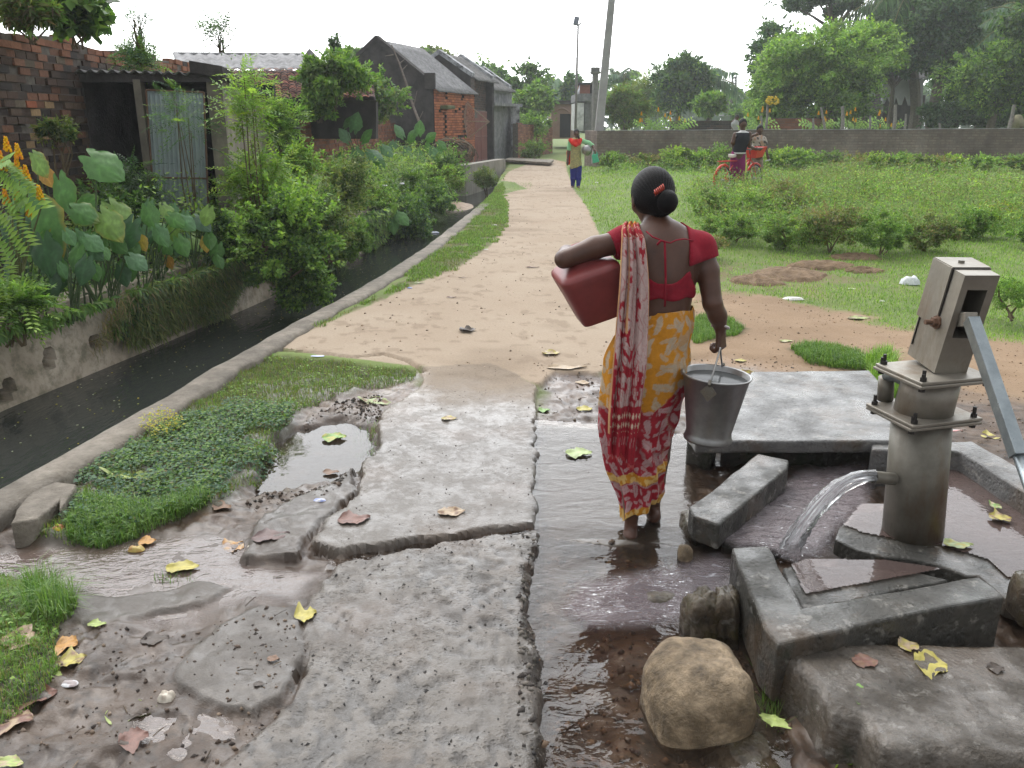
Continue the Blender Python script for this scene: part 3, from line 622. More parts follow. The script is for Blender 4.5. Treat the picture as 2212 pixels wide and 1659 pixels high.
def flange(c, w, rot, nm, th=.012, shift=(0, 0)):
    fr = Matrix.Rotation(rot, 3, 'Z'); up = Vector((ax_.x*.6, ax_.y, ax_.z)).normalized(); q = Vector((0, 0, 1)).rotation_difference(up).to_matrix()@fr
    c = c+Vector((shift[0], shift[1], 0)); m = MB().box(c, (w[0], w[1], th), q); o = bevel(m.build(nm, M_gal, pt), .003, 2)
    for sx in (-1, 1):
        for sy in (-1, 1):
            p = c+q@Vector((sx*(w[0]/2-.022), sy*(w[1]/2-.022), 0)); n = q@Vector((0, 0, 1))
            bb = MB().tube([p-n*.02, p+n*.045], .007, 8).tube([p+n*.006, p+n*.019], .0125, 6).tube([p-n*.02, p-n*.008], .0125, 6)
            bb.build('bolt', M_black, pt)
flange(f1, (.30,.27), R(12), 'lower_flange'); flange(f1+Vector((.0,0,.014)), (.30,.27), R(14), 'lower_flange')
flange(f2+Vector((0,0,.006)), (.31,.28), R(12), 'upper_flange'); flange(f2+Vector((0,0,.019)), (.30,.27), R(12), 'upper_flange')
# head housing: eight corners
yb = pc.y
hb = [hp(2018, 806, -.06), hp(2086, 811, -.045), hp(2040, 764, .17), hp(1960, 764, .15)]
ht = [hp(2085, 595, -.17), hp(2161, 595, -.17), hp(2097, 561, .13), hp(2021, 560, .13)]
def lerpq(q, u, v): return (q[0]*(1-u)+q[1]*u)*(1-v)+(q[3]*(1-u)+q[2]*u)*v
m = MB()
def hpt(u, v, w): return lerpq(hb, u, v)*(1-w)+lerpq(ht, u, v)*w
# front face with the slot opening left open: frame of quads, side, back, top, inner box
su0, su1, sw0, sw1 = .20, .78, .38, .86
def hq(*a):
    P = [Vector(p) for p in a]; n = 8; v = []
    for i in range(n+1):
        for j in range(n+1):
            q = P[0].lerp(P[1], i/n).lerp(P[3].lerp(P[2], i/n), j/n); v.append(hpt(q.x, q.y, q.z))
    m.add(v, [tuple(int(k) for k in f) for f in gridfaces(n+1, n+1)[:, ::-1]])
hq((0,0,0),(1,0,0),(1,0,sw0),(0,0,sw0)); hq((0,0,sw1),(1,0,sw1),(1,0,1),(0,0,1))
hq((0,0,sw0),(su0,0,sw0),(su0,0,sw1),(0,0,sw1)); hq((su1,0,sw0),(1,0,sw0),(1,0,sw1),(su1,0,sw1))
hq((0,1,0),(0,0,0),(0,0,1),(0,1,1)); hq((1,0,0),(1,1,0),(1,1,1),(1,0,1)); hq((1,1,0),(0,1,0),(0,1,1),(1,1,1)); hq((0,0,1),(1,0,1),(1,1,1),(0,1,1)); hq((0,1,0),(1,1,0),(1,0,0),(0,0,0))
hq((su0,0,sw0),(su0,.8,sw0),(su0,.8,sw1),(su0,0,sw1)); hq((su1,.8,sw0),(su1,0,sw0),(su1,0,sw1),(su1,.8,sw1)); hq((su0,0,sw1),(su0,.8,sw1),(su1,.8,sw1),(su1,0,sw1)); hq((su1,0,sw0),(su1,.8,sw0),(su0,.8,sw0),(su0,0,sw0)); hq((su0,.8,sw0),(su1,.8,sw0),(su1,.8,sw1),(su0,.8,sw1))
m.build('pump_head', M_gal, pt)
# cover lid: back part of the head, wrapping the top and the sides, 4 mm proud
m = MB()
def out(u, v, w, o=.004):
    c_ = hpt(.5, .5, .5); p = hpt(u, v, w); x = (hpt(1, .5, w)-hpt(0, .5, w)).normalized(); y = (hpt(.5, 1, w)-hpt(.5, 0, w)).normalized(); z = Vector((0, 0, 1))
    return p+x*(o if u > .5 else -o)*(u in (0, 1))+y*o*(v == 1)+z*o*(w == 1)
for a in [((0,1,.42),(0,.36,.42),(0,.36,1),(0,1,1)), ((1,.36,.42),(1,1,.42),(1,1,1),(1,.36,1)), ((0,.36,1),(1,.36,1),(1,1,1),(0,1,1)), ((1,1,.42),(0,1,.42),(0,1,1),(1,1,1))]:
    P = [Vector(p) for p in a]; n = 8; v = []; fix = [k for k in range(3) if len({p[k] for p in a}) == 1]
    off_ = [out(*p)-hpt(*p) for p in a]
    for i in range(n+1):
        for j in range(n+1):
            q = P[0].lerp(P[1], i/n).lerp(P[3].lerp(P[2], i/n), j/n); v.append(hpt(q.x, q.y, q.z)+off_[0].lerp(off_[1], i/n).lerp(off_[3].lerp(off_[2], i/n), j/n))
    m.add(v, [tuple(int(k) for k in f) for f in gridfaces(n+1, n+1)[:, ::-1]])
o = m.build('cover_lid', M_gal, pt); sdm = o.modifiers.new('th', 'SOLIDIFY'); sdm.thickness = .004; sdm.offset = 1
m = MB()                                     # dark seam beside the lid
for w0, w1, v0 in ((.42, 1, .345), ):
    a = hpt(0, v0, w0); b_ = hpt(0, v0, w1); x = (hpt(0, .5, .5)-hpt(1, .5, .5)).normalized()*.0025
    m.tube([a+x, b_+x], .003, 6)
    m.tube([hpt(0, v0, 1)+Vector((0,0,.002)), hpt(1, v0, 1)+Vector((0,0,.002))], .003, 6)
a = hpt(0, .36, .42); b_ = hpt(0, .62, .42); m.tube([a+x, b_+x], .0025, 6); m.tube([hpt(0,.93,.12)+x, hpt(0,.93,.42)+x], .003, 6)
m.build('seam', M_black, pt)
q = hpt(.42, .62, 1); MB().tube([q, q+Vector((0,0,.018))], .012, 6).build('top_bolt', M_galb, pt)
q = hpt(0, .34, .47); xx = (hpt(0,.5,.5)-hpt(1,.5,.5)).normalized()
MB().tube([q, q+xx*.010], .026, 8).tube([q+xx*.010, q+xx*.024], .019, 6).tube([q+xx*.024, q+xx*.05], .0095, 10).build('axle_bolt', M_rust, pt)
# handle bar
h0 = hpt(.5, .35, .50); h1 = hp(2098, 690, -.20); h2 = hp(2200, 985, -.56); h3 = hp(2240, 1100, -.70)
def barbox(p, q, w, th, nm, mat):
    d = (q-p); fr = frame(d); xa = fr@Vector((1, 0, 0))
    X = Vector((1, 0, 0)); X = (X-d.normalized()*X.dot(d.normalized())).normalized(); Y = d.normalized().cross(X)
    M = Matrix((X, Y, d.normalized())).transposed(); return bevel(MB().box((p+q)/2, (w, th, d.length), M).build(nm, mat, pt), .003, 2)
barbox(h0, h1, .040, .05, 'handle_arm', M_gal); barbox(h1, h2, .040, .044, 'handle', M_bar)
MB().tube([h2-(h3-h2)*.15, h3+(h3-h2)*1.2], .017, 16).build('handle_rod', M_bar, pt, True)
# side elbow pipe behind
e0 = hp(2000, 840, .02); e1 = hp(1935, 808, .09); e2 = hp(1915, 815, .12); e3 = hp(1912, 862, .13)
MB().tube([e0, e1, e2], [.030, .030, .026], 20).build('air_pipe', M_bar, pt, True)
MB().tube([e2+Vector((0,0,.0)), e3], [.030, .031], 20).build('pipe_elbow', M_galb, pt, True)
s0 = hp(1930, 1035, -.05); s1 = hp(1886, 1030, -.09)
MB().tube([s0, s1], .024, 20, cap=False).build('spout', M_galb, pt, True)
# water jet
b = NB('jet_water'); w1 = b.noise(4, 3, .5, coord='Object', sx=(8, 8, 2.5)); nrm = b.bump(w1, .8, .01)
gl = b.n('ShaderNodeBsdfGlass'); gl.inputs['IOR'].default_value = 1.2; gl.inputs['Roughness'].default_value = .04; b.l(nrm, gl.inputs['Normal'])
tr = b.n('ShaderNodeBsdfTransparent'); d_ = b.n('ShaderNodeBsdfDiffuse'); d_.inputs[0].default_value = (.8,.82,.85,1)
gg = b.n('ShaderNodeBsdfGlossy'); gg.inputs['Roughness'].default_value = .1; b.l(nrm, gg.inputs['Normal'])
fr_ = b.n('ShaderNodeFresnel'); fr_.inputs[0].default_value = 1.4; b.l(nrm, fr_.inputs[1])
at = b.n('ShaderNodeAttribute'); at.attribute_name = 'along'
cmb = b.n('ShaderNodeCombineXYZ'); b.l(b.attr('across', True), cmb.inputs[0]); b.l(b.attr('along', True), cmb.inputs[1])
nz_ = b.n('ShaderNodeTexNoise'); nz_.inputs['Scale'].default_value = 2.2; nz_.inputs['Detail'].default_value = 4; b.l(cmb.outputs[0], nz_.inputs[0])
ms = b.n('ShaderNodeMixShader'); b.l(b.ramp(nz_.outputs[0], [(.50, .12), (.66, .75)]), ms.inputs[0]); b.l(tr.outputs[0], ms.inputs[1]); b.l(d_.outputs[0], ms.inputs[2])
m2 = b.n('ShaderNodeMixShader'); b.l(fr_.outputs[0], m2.inputs[0]); b.l(ms.outputs[0], m2.inputs[1]); b.l(gg.outputs[0], m2.inputs[2])
M_jet = b.done(m2.outputs[0])
def jet():
    px = [(1892,1028),(1870,1028),(1845,1034),(1815,1050),(1785,1075),(1757,1107),(1732,1142),(1712,1175),(1698,1200)]
    dy = np.linspace(-.085, -.06, len(px)); pts = [At(a, b_, pc.y+d) for (a, b_), d in zip(px, dy)]
    ts = np.linspace(0, len(px)-1, 60); P = [pts[min(int(t), len(px)-2)].lerp(pts[min(int(t), len(px)-2)+1], t-min(int(t), len(px)-2)) for t in ts]
    V = []; al = []; ac = []; n = 28
    for i, p in enumerate(P):
        d = (P[min(i+2, 59)]-P[max(i-2, 0)]).normalized(); u = Vector((0, 1, 0)); u = (u-d*u.dot(d)).normalized(); w = d.cross(u)
        s = i/59; r = .021+.014*s; 
        for k in range(n):
            a = 2*math.pi*k/n; rr = r*(1+.14*math.sin(3*a+s*7)+.12*math.sin(5*a-s*4)+.07*math.sin(9*a+s*17)+s*s*.22*rnd.uniform(-1, 1)); V.append(p+(u*math.cos(a)*1.1+w*math.sin(a))*rr); al.append(s*1.3); ac.append(math.cos(a)*3)
    o = mk('water_jet', np.array([tuple(v) for v in V]), gridfaces(60, n, True), M_jet, smooth=True, fl={'along': al, 'across': ac}, loc=pts[-1])
    tag(o, 'clear jet of water arching from the pump spout onto the broken floor', 'water jet')
jet()
# splash drops where the jet lands
m = MB((.7,.72,.75)); c = At(1700, 1195, pc.y-.06)
for k in range(50):
    a = rnd.uniform(0, 6.28); r = rnd.random()**.6*.10; q = c+Vector((math.cos(a)*r-.03, math.sin(a)*r, rnd.uniform(-.01, .05)*(1-r*6))); s = rnd.uniform(.002, .0045); m.lathe([(0,-s),(s*.8,-s*.5),(s,0),(s*.8,s*.5),(0,s)], q, 6)
tag(m.build('splash', M_jet, loc=c, fl={'along': [0.]*len(m.V), 'across': [0.]*len(m.V)}), 'white spray of droplets where the water jet hits the platform', 'water splash', kind='stuff')
# ---------------- bucket
M_alu = metal('bucket_steel', (.24,.24,.24), (.36,.36,.355), .32, .9, 14)
BY_ = 3.02
rimc = At(1548, 811, BY_); botc = At(1529, 945, BY_)
bk = T('bucket', 'shiny steel bucket full of water hanging from the hand of the woman in the sari', 'bucket', botc)
up = (rimc-botc).normalized(); Lb = (rimc-botc).length; Mb = Vector((0,0,1)).rotation_difference(up).to_matrix()
m = MB(); m.lathe([(.0,.012),(.079,.012),(.086,.0),(.092,-.006),(.094,.0),(.088,.014),(.086,.03),(.124,Lb-.004),(.130,Lb),(.132,Lb+.005),(.128,Lb+.008),(.122,Lb+.003),(.083,.02),(0,.02)], botc, 64, Mb); m.build('bucket_body', M_alu, bk, True)
MB().lathe([(.121,Lb-.014),(.0,Lb-.014)], botc, 64, Mb).build('water', M_pud if False else watermat('bucket_water', (.4,.4,.4), .9, (.10,.105,.105), .12, 9, .10, ior=1.12), bk, True)
hand_p = At(1556, 752, BY_-.02)
la = botc+Mb@Vector((-.052, -.117, Lb-.02)); lb = botc+Mb@Vector((.052, .117, Lb-.02))
def arc(a, b_, top, n=16):
    P = []
    for i in range(n+1):
        t = i/n; q = a.lerp(b_, t); k = math.sin(math.pi*t)**.55; mid = (a+b_)/2; P.append(q.lerp(Vector((top.x+(q-mid).x*.18, top.y+(q-mid).y*.18, top.z)), k) if 0 < i < n else q)
    return P
MB().tube(arc(la+Vector((0,-.006,.02)), lb+Vector((0,.006,.02)), hand_p+Vector((0,0,.0))), .0036, 8).build('handle', M_alu, bk, True)
for q, s in ((la, -1), (lb, 1)):
    n_ = (q-(botc+up*(Lb-.02))).normalized(); e = MB(); sx = up.cross(n_).normalized()
    pts2 = [(-.030,.0),(0,-.034),(.030,.0),(.012,.022),(-.012,.022)]
    v = [q+n_*.004+sx*a+up*b_ -up*.012 for a, b_ in pts2]; v2 = [w_+n_*.004 for w_ in v]; k = len(pts2)
    e.add(v+v2, [tuple(range(k))[::-1], tuple(range(k, 2*k))]+[(i, (i+1) % k, (i+1) % k+k, i+k) for i in range(k)])
    e.tube([q+up*.012+n_*.004, q+up*.022+n_*.012, q+up*.034+n_*.004], .006, 8)
    for a, b_ in ((-.013,-.008),(.013,-.008),(0,-.026)): e.tube([q+n_*.006+sx*a+up*b_, q+n_*.012+sx*a+up*b_], .0045, 8)
    e.build('handle_lug', M_galb, bk)
# ---------------------------------------------------------------- implicit-surface figures (one continuous surface each)
class Grid:
    def __init__(s, lo, hi, h):
        s.h = h; s.lo = np.array(lo, float); n = np.ceil((np.array(hi)-s.lo)/h).astype(int)+1; s.n = n
        s.ax = [s.lo[i]+np.arange(n[i])*h for i in range(3)]; s.F = np.full(n, 1e3)
    def sub(s, lo, hi):
        sl = []
        for i in range(3):
            a = int(max(0, math.floor((lo[i]-s.lo[i])/s.h))); b = int(min(s.n[i], math.ceil((hi[i]-s.lo[i])/s.h)+1)); sl.append(slice(a, max(b, a+1)))
        X, Y, Z = np.meshgrid(s.ax[0][sl[0]], s.ax[1][sl[1]], s.ax[2][sl[2]], indexing='ij'); return tuple(sl), X, Y, Z
    def un(s, sl, d, k):
        F = s.F[sl]
        if k > 0:
            h = np.clip(.5+.5*(F-d)/k, 0, 1); s.F[sl] = F*(1-h)+d*h-k*h*(1-h)
        else: s.F[sl] = np.minimum(F, d)
    def cap(s, a, b, ra, rb, k=.01, fl=1.0, flx=1.0, grow=0, sub=False):
        # tapered limb; fl scales y thickness, flx scales x thickness
        a = np.array(a, float); b = np.array(b, float); ra += grow; rb += grow; R_ = max(ra, rb)+k+s.h*3
        R_ = R_*max(1, fl, flx); sl, X, Y, Z = s.sub(np.minimum(a, b)-R_, np.maximum(a, b)+R_)
        d = b-a; L = d@d+1e-12; px, py, pz = X-a[0], Y-a[1], Z-a[2]
        t = np.clip((px*d[0]+py*d[1]+pz*d[2])/L, 0, 1)
        q = np.sqrt(((px-d[0]*t)/flx)**2+((py-d[1]*t)/fl)**2+(pz-d[2]*t)**2)-(ra+(rb-ra)*t)
        q = q*min(1, fl, flx)
        if sub:
            F = s.F[sl]; q = -q
            h = np.clip(.5-.5*(F-q)/max(k, 1e-6), 0, 1); s.F[sl] = F*(1-h)+q*h+k*h*(1-h)
        else: s.un(sl, q, k)
        return s
    def ell(s, c, r, k=.01, M=None, grow=0, sub=False):
        c = np.array(c, float); r = np.array(r, float)+grow; R_ = max(r)+k+s.h*3; sl, X, Y, Z = s.sub(c-R_, c+R_)
        P = [X-c[0], Y-c[1], Z-c[2]]
        if M is not None:
            M = np.array(M).T; P = [M[i][0]*P[0]+M[i][1]*P[1]+M[i][2]*P[2] for i in range(3)]
        q = np.sqrt((P[0]/r[0])**2+(P[1]/r[1])**2+(P[2]/r[2])**2); q = (q-1)*min(r)
        if sub:
            F = s.F[sl]; s.F[sl] = np.maximum(F, -q)
        else: s.un(sl, q, k)
        return s
    def chain(s, pts, rad, k=.012, fl=1, flx=1, grow=0):
        for i in range(len(pts)-1): s.cap(pts[i], pts[i+1], rad[i], rad[i+1], k, fl, flx, grow)
        return s
    def mesh(s):
        F = s.F; ins = F < 0; n = s.n
        c = [ins[i:n[0]-1+i, j:n[1]-1+j, k:n[2]-1+k] for i in (0, 1) for j in (0, 1) for k in (0, 1)]
        cnt = sum(x.astype(np.int8) for x in c); act = (cnt > 0) & (cnt < 8); idx = np.full(act.shape, -1, np.int64)
        I = np.argwhere(act); idx[act] = np.arange(len(I)); acc = np.zeros((len(I), 3)); w = np.zeros(len(I))
        cor = [(i, j, k) for i in (0, 1) for j in (0, 1) for k in (0, 1)]
        for a in range(8):
            for b in range(a+1, 8):
                A, B = cor[a], cor[b]
                if sum(abs(A[q]-B[q]) for q in range(3)) != 1: continue
                fa = F[I[:, 0]+A[0], I[:, 1]+A[1], I[:, 2]+A[2]]; fb = F[I[:, 0]+B[0], I[:, 1]+B[1], I[:, 2]+B[2]]
                m = (fa < 0) != (fb < 0); t = np.where(m, fa/(fa-fb+1e-12), 0)
                p = np.array(A)[None]+t[:, None]*(np.array(B)-np.array(A))[None]; acc += np.where(m[:, None], p, 0); w += m
        V = s.lo+(I+acc/np.maximum(w, 1)[:, None])*s.h; Fc = []
        for ax in range(3):
            sh = [slice(1, -1)]*3; u, v = [(1, 2), (2, 0), (0, 1)][ax]
            a0 = [slice(1, n[q]-1) for q in range(3)]; a0[ax] = slice(0, n[ax]-1); a1 = list(a0); a1[ax] = slice(1, n[ax])
            A = ins[tuple(a0)]; B = ins[tuple(a1)]; m = np.argwhere(A != B)
            if len(m) == 0: continue
            off = np.array([1, 1, 1]); off[ax] = 0; p = m+off
            flip = A[tuple(m.T)]
            def cell(du, dv):
                q = p.copy(); q[:, u] -= du; q[:, v] -= dv; return idx[q[:, 0], q[:, 1], q[:, 2]]
            quad = np.stack([cell(1, 1), cell(0, 1), cell(0, 0), cell(1, 0)], -1)
            quad[~flip] = quad[~flip][:, ::-1]; Fc.append(quad)
        Fc = np.concatenate(Fc); Fc = Fc[(Fc >= 0).all(1)]; return V, Fc
def smooth_mesh(V, Fc, it=2, lam=.5):
    for _ in range(it):
        acc = np.zeros_like(V); c = np.zeros(len(V))
        for a, b in ((0, 1), (1, 2), (2, 3), (3, 0)):
            np.add.at(acc, Fc[:, a], V[Fc[:, b]]); np.add.at(acc, Fc[:, b], V[Fc[:, a]]); np.add.at(c, Fc[:, a], 1); np.add.at(c, Fc[:, b], 1)
        V = V*(1-lam)+lam*acc/np.maximum(c, 1)[:, None]
    return V
def fingers(g, wrist, d, nrm, side, L=.072, curl=1.1, th=.0072, thumb=True, grow=0):
    """palm and five fingers: d = direction of the hand, nrm = back of the hand, side = towards the thumb"""
    d = Vector(d).normalized(); nrm = Vector(nrm); nrm = (nrm-d*nrm.dot(d)).normalized(); sd_ = d.cross(nrm).normalized()*side
    w = Vector(wrist)
    for s_ in (-.9, -.3, .3, .9): g.cap(w+sd_*s_*.014, w+d*.075+sd_*s_*.026, .013, .0105, .008)
    for i, (s_, k_) in enumerate(((.027, .92), (.009, 1.0), (-.009, .94), (-.026, .76))):
        p = w+d*.078+sd_*s_; a = 0; q = d.copy()
        for j, l in enumerate((.45, .32, .25)):
            a += curl*(.55, .75, .5)[j]; q = d*math.cos(a)-nrm*math.sin(a); e = p+q*L*l*k_; g.cap(p, e, th*(1.0-.09*j), th*(.92-.1*j), .003); p = e
    if thumb:
        p = w+d*.02+sd_*.022; e = p+(d*.7+sd_*.75-nrm*.25).normalized()*.035; g.cap(p, e, .0105, .0088, .006)
        e2 = e+(d*.9+sd_*.05-nrm*.55).normalized()*.027; g.cap(e, e2, .0088, .0068, .003)
# ================================================================ the woman in the sari
YW = 3.16
def wp(px, py, dY=0): return At(px, py, YW+dY)
g = Grid((0.10, 2.72, -.09), (1.02, 3.56, 1.56), .0055)
hips = wp(1400, 775); waist = wp(1432, 655, .0); chest = wp(1436, 560, .02); upper = wp(1430, 515, .04)
shL = wp(1350, 520, .03); shR = wp(1513, 535, .03); nb = wp(1424, 505, .045); nt_ = wp(1412, 455, .09)
elL = wp(1218, 560, -.02); wrL = wp(1250, 545, .22); elR = wp(1539, 655, -.02); wrR = wp(1556, 708, .02); haR = wp(1563, 724, .01)
def torso(g, grow=0, arms=False):
    g.cap(wp(1398, 800), wp(1412, 740), .135, .122, .03, .78, 1, grow); g.cap(wp(1412, 740), waist, .122, .098, .03, .78, 1, grow)
    g.cap(waist, wp(1434, 600, .01), .098, .115, .03, .78, 1, grow); g.cap(wp(1434, 600, .01), wp(1434, 545, .03), .115, .122, .03, .70, 1, grow)
    g.cap(wp(1375, 530, .035), wp(1490, 540, .035), .058, .055, .035, .9, 1, grow)
    g.ell(wp(1402, 555, -.035), (.045, .03, .06), .03, None, grow); g.ell(wp(1472, 560, -.035), (.045, .03, .06), .03, None, grow)   # shoulder blades
    g.cap(wp(1388, 522, .035), wp(1412, 492, .05), .036, .036, .035, 1, 1, grow); g.cap(wp(1474, 530, .035), wp(1432, 495, .05), .036, .034, .04, 1, 1, grow)
    g.cap(shL, wp(1385, 530, .03), .046, .05, .03, 1, 1, grow); g.cap(shR, wp(1478, 540, .03), .046, .05, .03, 1, 1, grow)
torso(g)
g.cap(wp(1424, 512, .05), wp(1413, 462, .10), .049, .047, .03)                  # neck
# arms
g.cap(shL, wp(1285, 535, .0), .045, .042, .02); g.cap(wp(1285, 535, .0), elL, .042, .034, .012); g.cap(elL, wp(1225, 548, .10), .034, .033, .01); g.cap(wp(1225, 548, .10), wrL, .033, .021, .01)
fingers(g, wrL+Vector((.006, .01, 0)), (.9, .25, -.45), (-.2, .3, .95), 1, curl=.7)
g.cap(shR, wp(1529, 585, .01), .046, .043, .02); g.cap(wp(1529, 585, .01), elR, .043, .037, .012); g.cap(elR, wp(1550, 682, .0), .037, .036, .01); g.cap(wp(1550, 682, .0), wrR, .036, .025, .01)
dn = (haR-wrR)
fingers(g, wrR-Vector((0, 0, .0)), (.10, -.05, -1), (.75, -.65, 0), -1, L=.060, curl=1.7, th=.0098)
# furrow of the spine
g.cap(wp(1436, 520, -.125), wp(1436, 640, -.135), .030, .034, .03, sub=True)
# legs and feet below the hem
kL = wp(1370, 985, .02); kR = wp(1420, 985, .08); anL = wp(1363, 1135, .0); anR = wp(1412, 1092, .12)
g.cap(wp(1375, 800), kL, .082, .052, .02); g.cap(wp(1425, 800), kR, .082, .052, .02)
g.cap(kL, wp(1366, 1060, -.01), .050, .043, .01); g.cap(wp(1366, 1060, -.01), anL, .043, .026, .01)
g.cap(kR, wp(1415, 1040, .08), .050, .042, .01); g.cap(wp(1415, 1040, .08), anR, .042, .026, .01)
def foot(g, an, heel, toe, w=.028):
    g.ell(heel, (.027, .034, .030), .012); g.cap(an, heel, .026, .024, .01); g.cap(heel+Vector((0, .02, -.002)), toe, .027, .021, .012, 1, 1.15)
    g.cap(an+Vector((0, .01, -.01)), toe-Vector((0, .03, -.01)), .024, .018, .012)
    for i in range(5):
        s = (i-2)*.0125; p = toe+Vector((s, -.01-abs(i-1)*.003, -.004)); g.cap(p, p+Vector((s*.15, .034-abs(i-1)*.004, -.006)), .0085, .0065, .003)
foot(g, anL, wp(1362, 1158, -.02), wp(1372, 1158, .13)+Vector((0, 0, -.018)))
foot(g, anR, wp(1413, 1115, .09), wp(1418, 1128, .23)+Vector((0, 0, -.01)))
# head
hc = wp(1410, 418, .10); HM = Matrix.Rotation(R(10), 3, 'Z')@Matrix.Rotation(R(-14), 3, 'X')
def hq_(x, y, z): return hc+HM@Vector((x, y, z))
g.ell(hc, (.071, .088, .088), .02, np.array(HM)); g.ell(hq_(0, .035, -.05), (.052, .055, .062), .02, np.array(HM)); g.cap(hq_(0, .055, -.09), hq_(0, .062, -.085), .028, .022, .015)
g.cap(hq_(0, .088, -.012), hq_(0, .106, -.040), .009, .013, .006); g.ell(hq_(0, .088, -.066), (.022, .012, .007), .006); g.ell(hq_(0, .088, -.078), (.019, .012, .006), .005)
for s in (-1, 1):
    g.ell(hq_(s*.030, .086, -.012), (.014, .009, .010), .004); g.cap(hq_(s*.014, .09, .006), hq_(s*.046, .078, .006), .007, .006, .006)
    g.ell(hq_(s*.045, .055, -.04), (.022, .028, .024), .015)
    g.ell(hq_(s*.075, .004, -.026), (.009, .018, .030), .006, np.array(HM)); g.ell(hq_(s*.083, -.002, -.022), (.004, .010, .018), 0, np.array(HM), sub=True)
V, Fc = g.mesh(); V = smooth_mesh(V, Fc, 2)
wo_ = T('person', 'barefoot woman in yellow and red sari walking away with red jug and steel bucket', 'woman', (wp(1385, 1160).x, YW, -.05))
mk('body', V, Fc, M_skin, wo_, True)
# hair: smooth cap, combed back into a low bun
g = Grid(hc-Vector((.16, .2, .16)), hc+Vector((.16, .18, .16)), .004)
g.ell(hc+Vector((0, -.002, .006)), (.082, .096, .096), .01, np.array(HM)); g.cap(hq_(.0, -.06, -.03), hq_(.02, -.07, -.06), .05, .035, .02)
g.cap(hq_(-.06, -.005, -.03), hq_(.0, -.06, -.06), .022, .03, .02); g.cap(hq_(.06, -.01, -.03), hq_(.0, -.06, -.06), .022, .03, .02)
# open the face side
g.ell(hq_(0, .115, -.055), (.095, .095, .105), 0, np.array(HM), sub=True); g.ell(hq_(-.078, .012, -.035), (.02, .026, .034), 0, np.array(HM), sub=True); g.ell(hq_(.078, .012, -.035), (.02, .026, .034), 0, np.array(HM), sub=True)
V, Fc = g.mesh(); V = smooth_mesh(V, Fc, 2); st_ = .0016*np.sin(np.arctan2(V[:, 0]-hc.x-.02, V[:, 2]-hc.z+.05)*60); V[:, 1] -= st_
mk('hair', V, Fc, M_hair, wo_, True)
bn = wp(1441, 436, .0)
g = Grid(bn-Vector((.09, .09, .09)), bn+Vector((.09, .09, .09)), .0035)
for k in range(7):
    a = k/7*2*math.pi; p = bn+Vector((math.cos(a)*.019, -.004, math.sin(a)*.022)); q = bn+Vector((math.cos(a+1.1)*.021, .012, math.sin(a+1.1)*.024)); g.cap(p, q, .020, .021, .006)
g.ell(bn, (.034, .036, .038), .01); g.cap(bn, hc+Vector((.02, -.05, -.02)), .03, .04, .02)
V, Fc = g.mesh(); mk('hair_bun', smooth_mesh(V, Fc, 1), Fc, M_hair, wo_, True)
M_red = nmat('red_plastic', [(.3,(.17,.032,.032)),(.7,(.24,.048,.046))], 12, .42, .12, .002, 150, spec=.45)
m = MB((.42,.05,.025)); cp = wp(1424, 414, -.015)
for k in range(6):
    a = R(20)+k*R(8); p = cp+Vector((-.015+k*.0058, -.006-.003*(k % 2), -.004+k*.0042)); m.tube([p+Vector((-.003, .006, .010)), p+Vector((0, -.005, 0)), p+Vector((.002, .004, -.010))], .0026, 6)
m.tube([cp+Vector((-.019, 0, -.006)), cp+Vector((.018, 0, .009))], .003, 6); m.build('hair_clip', M_paint, wo_, True)
st2 = MB((.01,.01,.01))
for k in range(46):
    a = rnd.uniform(-1.5, 1.5); e = rnd.uniform(-.2, 1.0); p = hc+HM@Vector((math.sin(a)*.080*math.cos(e), -math.cos(a)*.094*math.cos(e), .006+.094*math.sin(e))); n = (p-hc).normalized(); q = p+n*rnd.uniform(.001, .006)+Vector((rnd.uniform(-.012, .012), rnd.uniform(-.004, .004), rnd.uniform(-.03, -.004))); st2.tube([p, p.lerp(q, .5)+n*.003, q], .0005, 3, False)
for k in range(16): p = hc+Vector((rnd.uniform(-.05, .04), -.05, -.075)); st2.tube([p, p+Vector((rnd.uniform(-.008, .008), -.006, -.012)), p+Vector((rnd.uniform(-.014, .014), -.002, -rnd.uniform(.02, .035)))], .0006, 3, False)
st2.build('loose_hair', M_hair, wo_)
# ---- blouse
M_blouse = nmat('red_blouse_cloth', [(.3,(.20,.010,.022)),(.7,(.285,.016,.032))], 30, .85, .5, .004, 300, spec=.2)
g = Grid((0.25, 2.85, .9), (.98, 3.4, 1.52), .0055)
torso(g, .007)
g.cap(shL, wp(1322, 532, .02), .056, .056, .025); g.cap(shR, wp(1522, 562, .02), .057, .056, .025)
g.cap(wp(1489, 560, -.035), wp(1484, 612, -.03), .036, .030, .03)
F = g.F; X, Y, Z = np.meshgrid(*g.ax, indexing='ij')
zb = wp(1430, 640).z; F = np.maximum(F, zb+.006*np.sin(X*60)-Z)                       # bottom hem
cx = wp(1430, 600).x
# back opening: U shape between the shoulders, cut only on the back side and over the neck
zt = wp(0, 590).z; hw = .086
dU = np.maximum(np.abs(X-cx)-hw*np.clip((Z-wp(0, 606).z)/.05, 0, 1)**.45-.001*0, wp(0, 606).z-Z); back = Y-3.20
cut = np.maximum(dU, back); F = np.maximum(F, -cut)
nk = np.sqrt((X-wp(1424, 500).x)**2+((Y-3.22)/1.2)**2)-.088; F = np.maximum(F, -np.maximum(nk, wp(0, 520).z-Z))
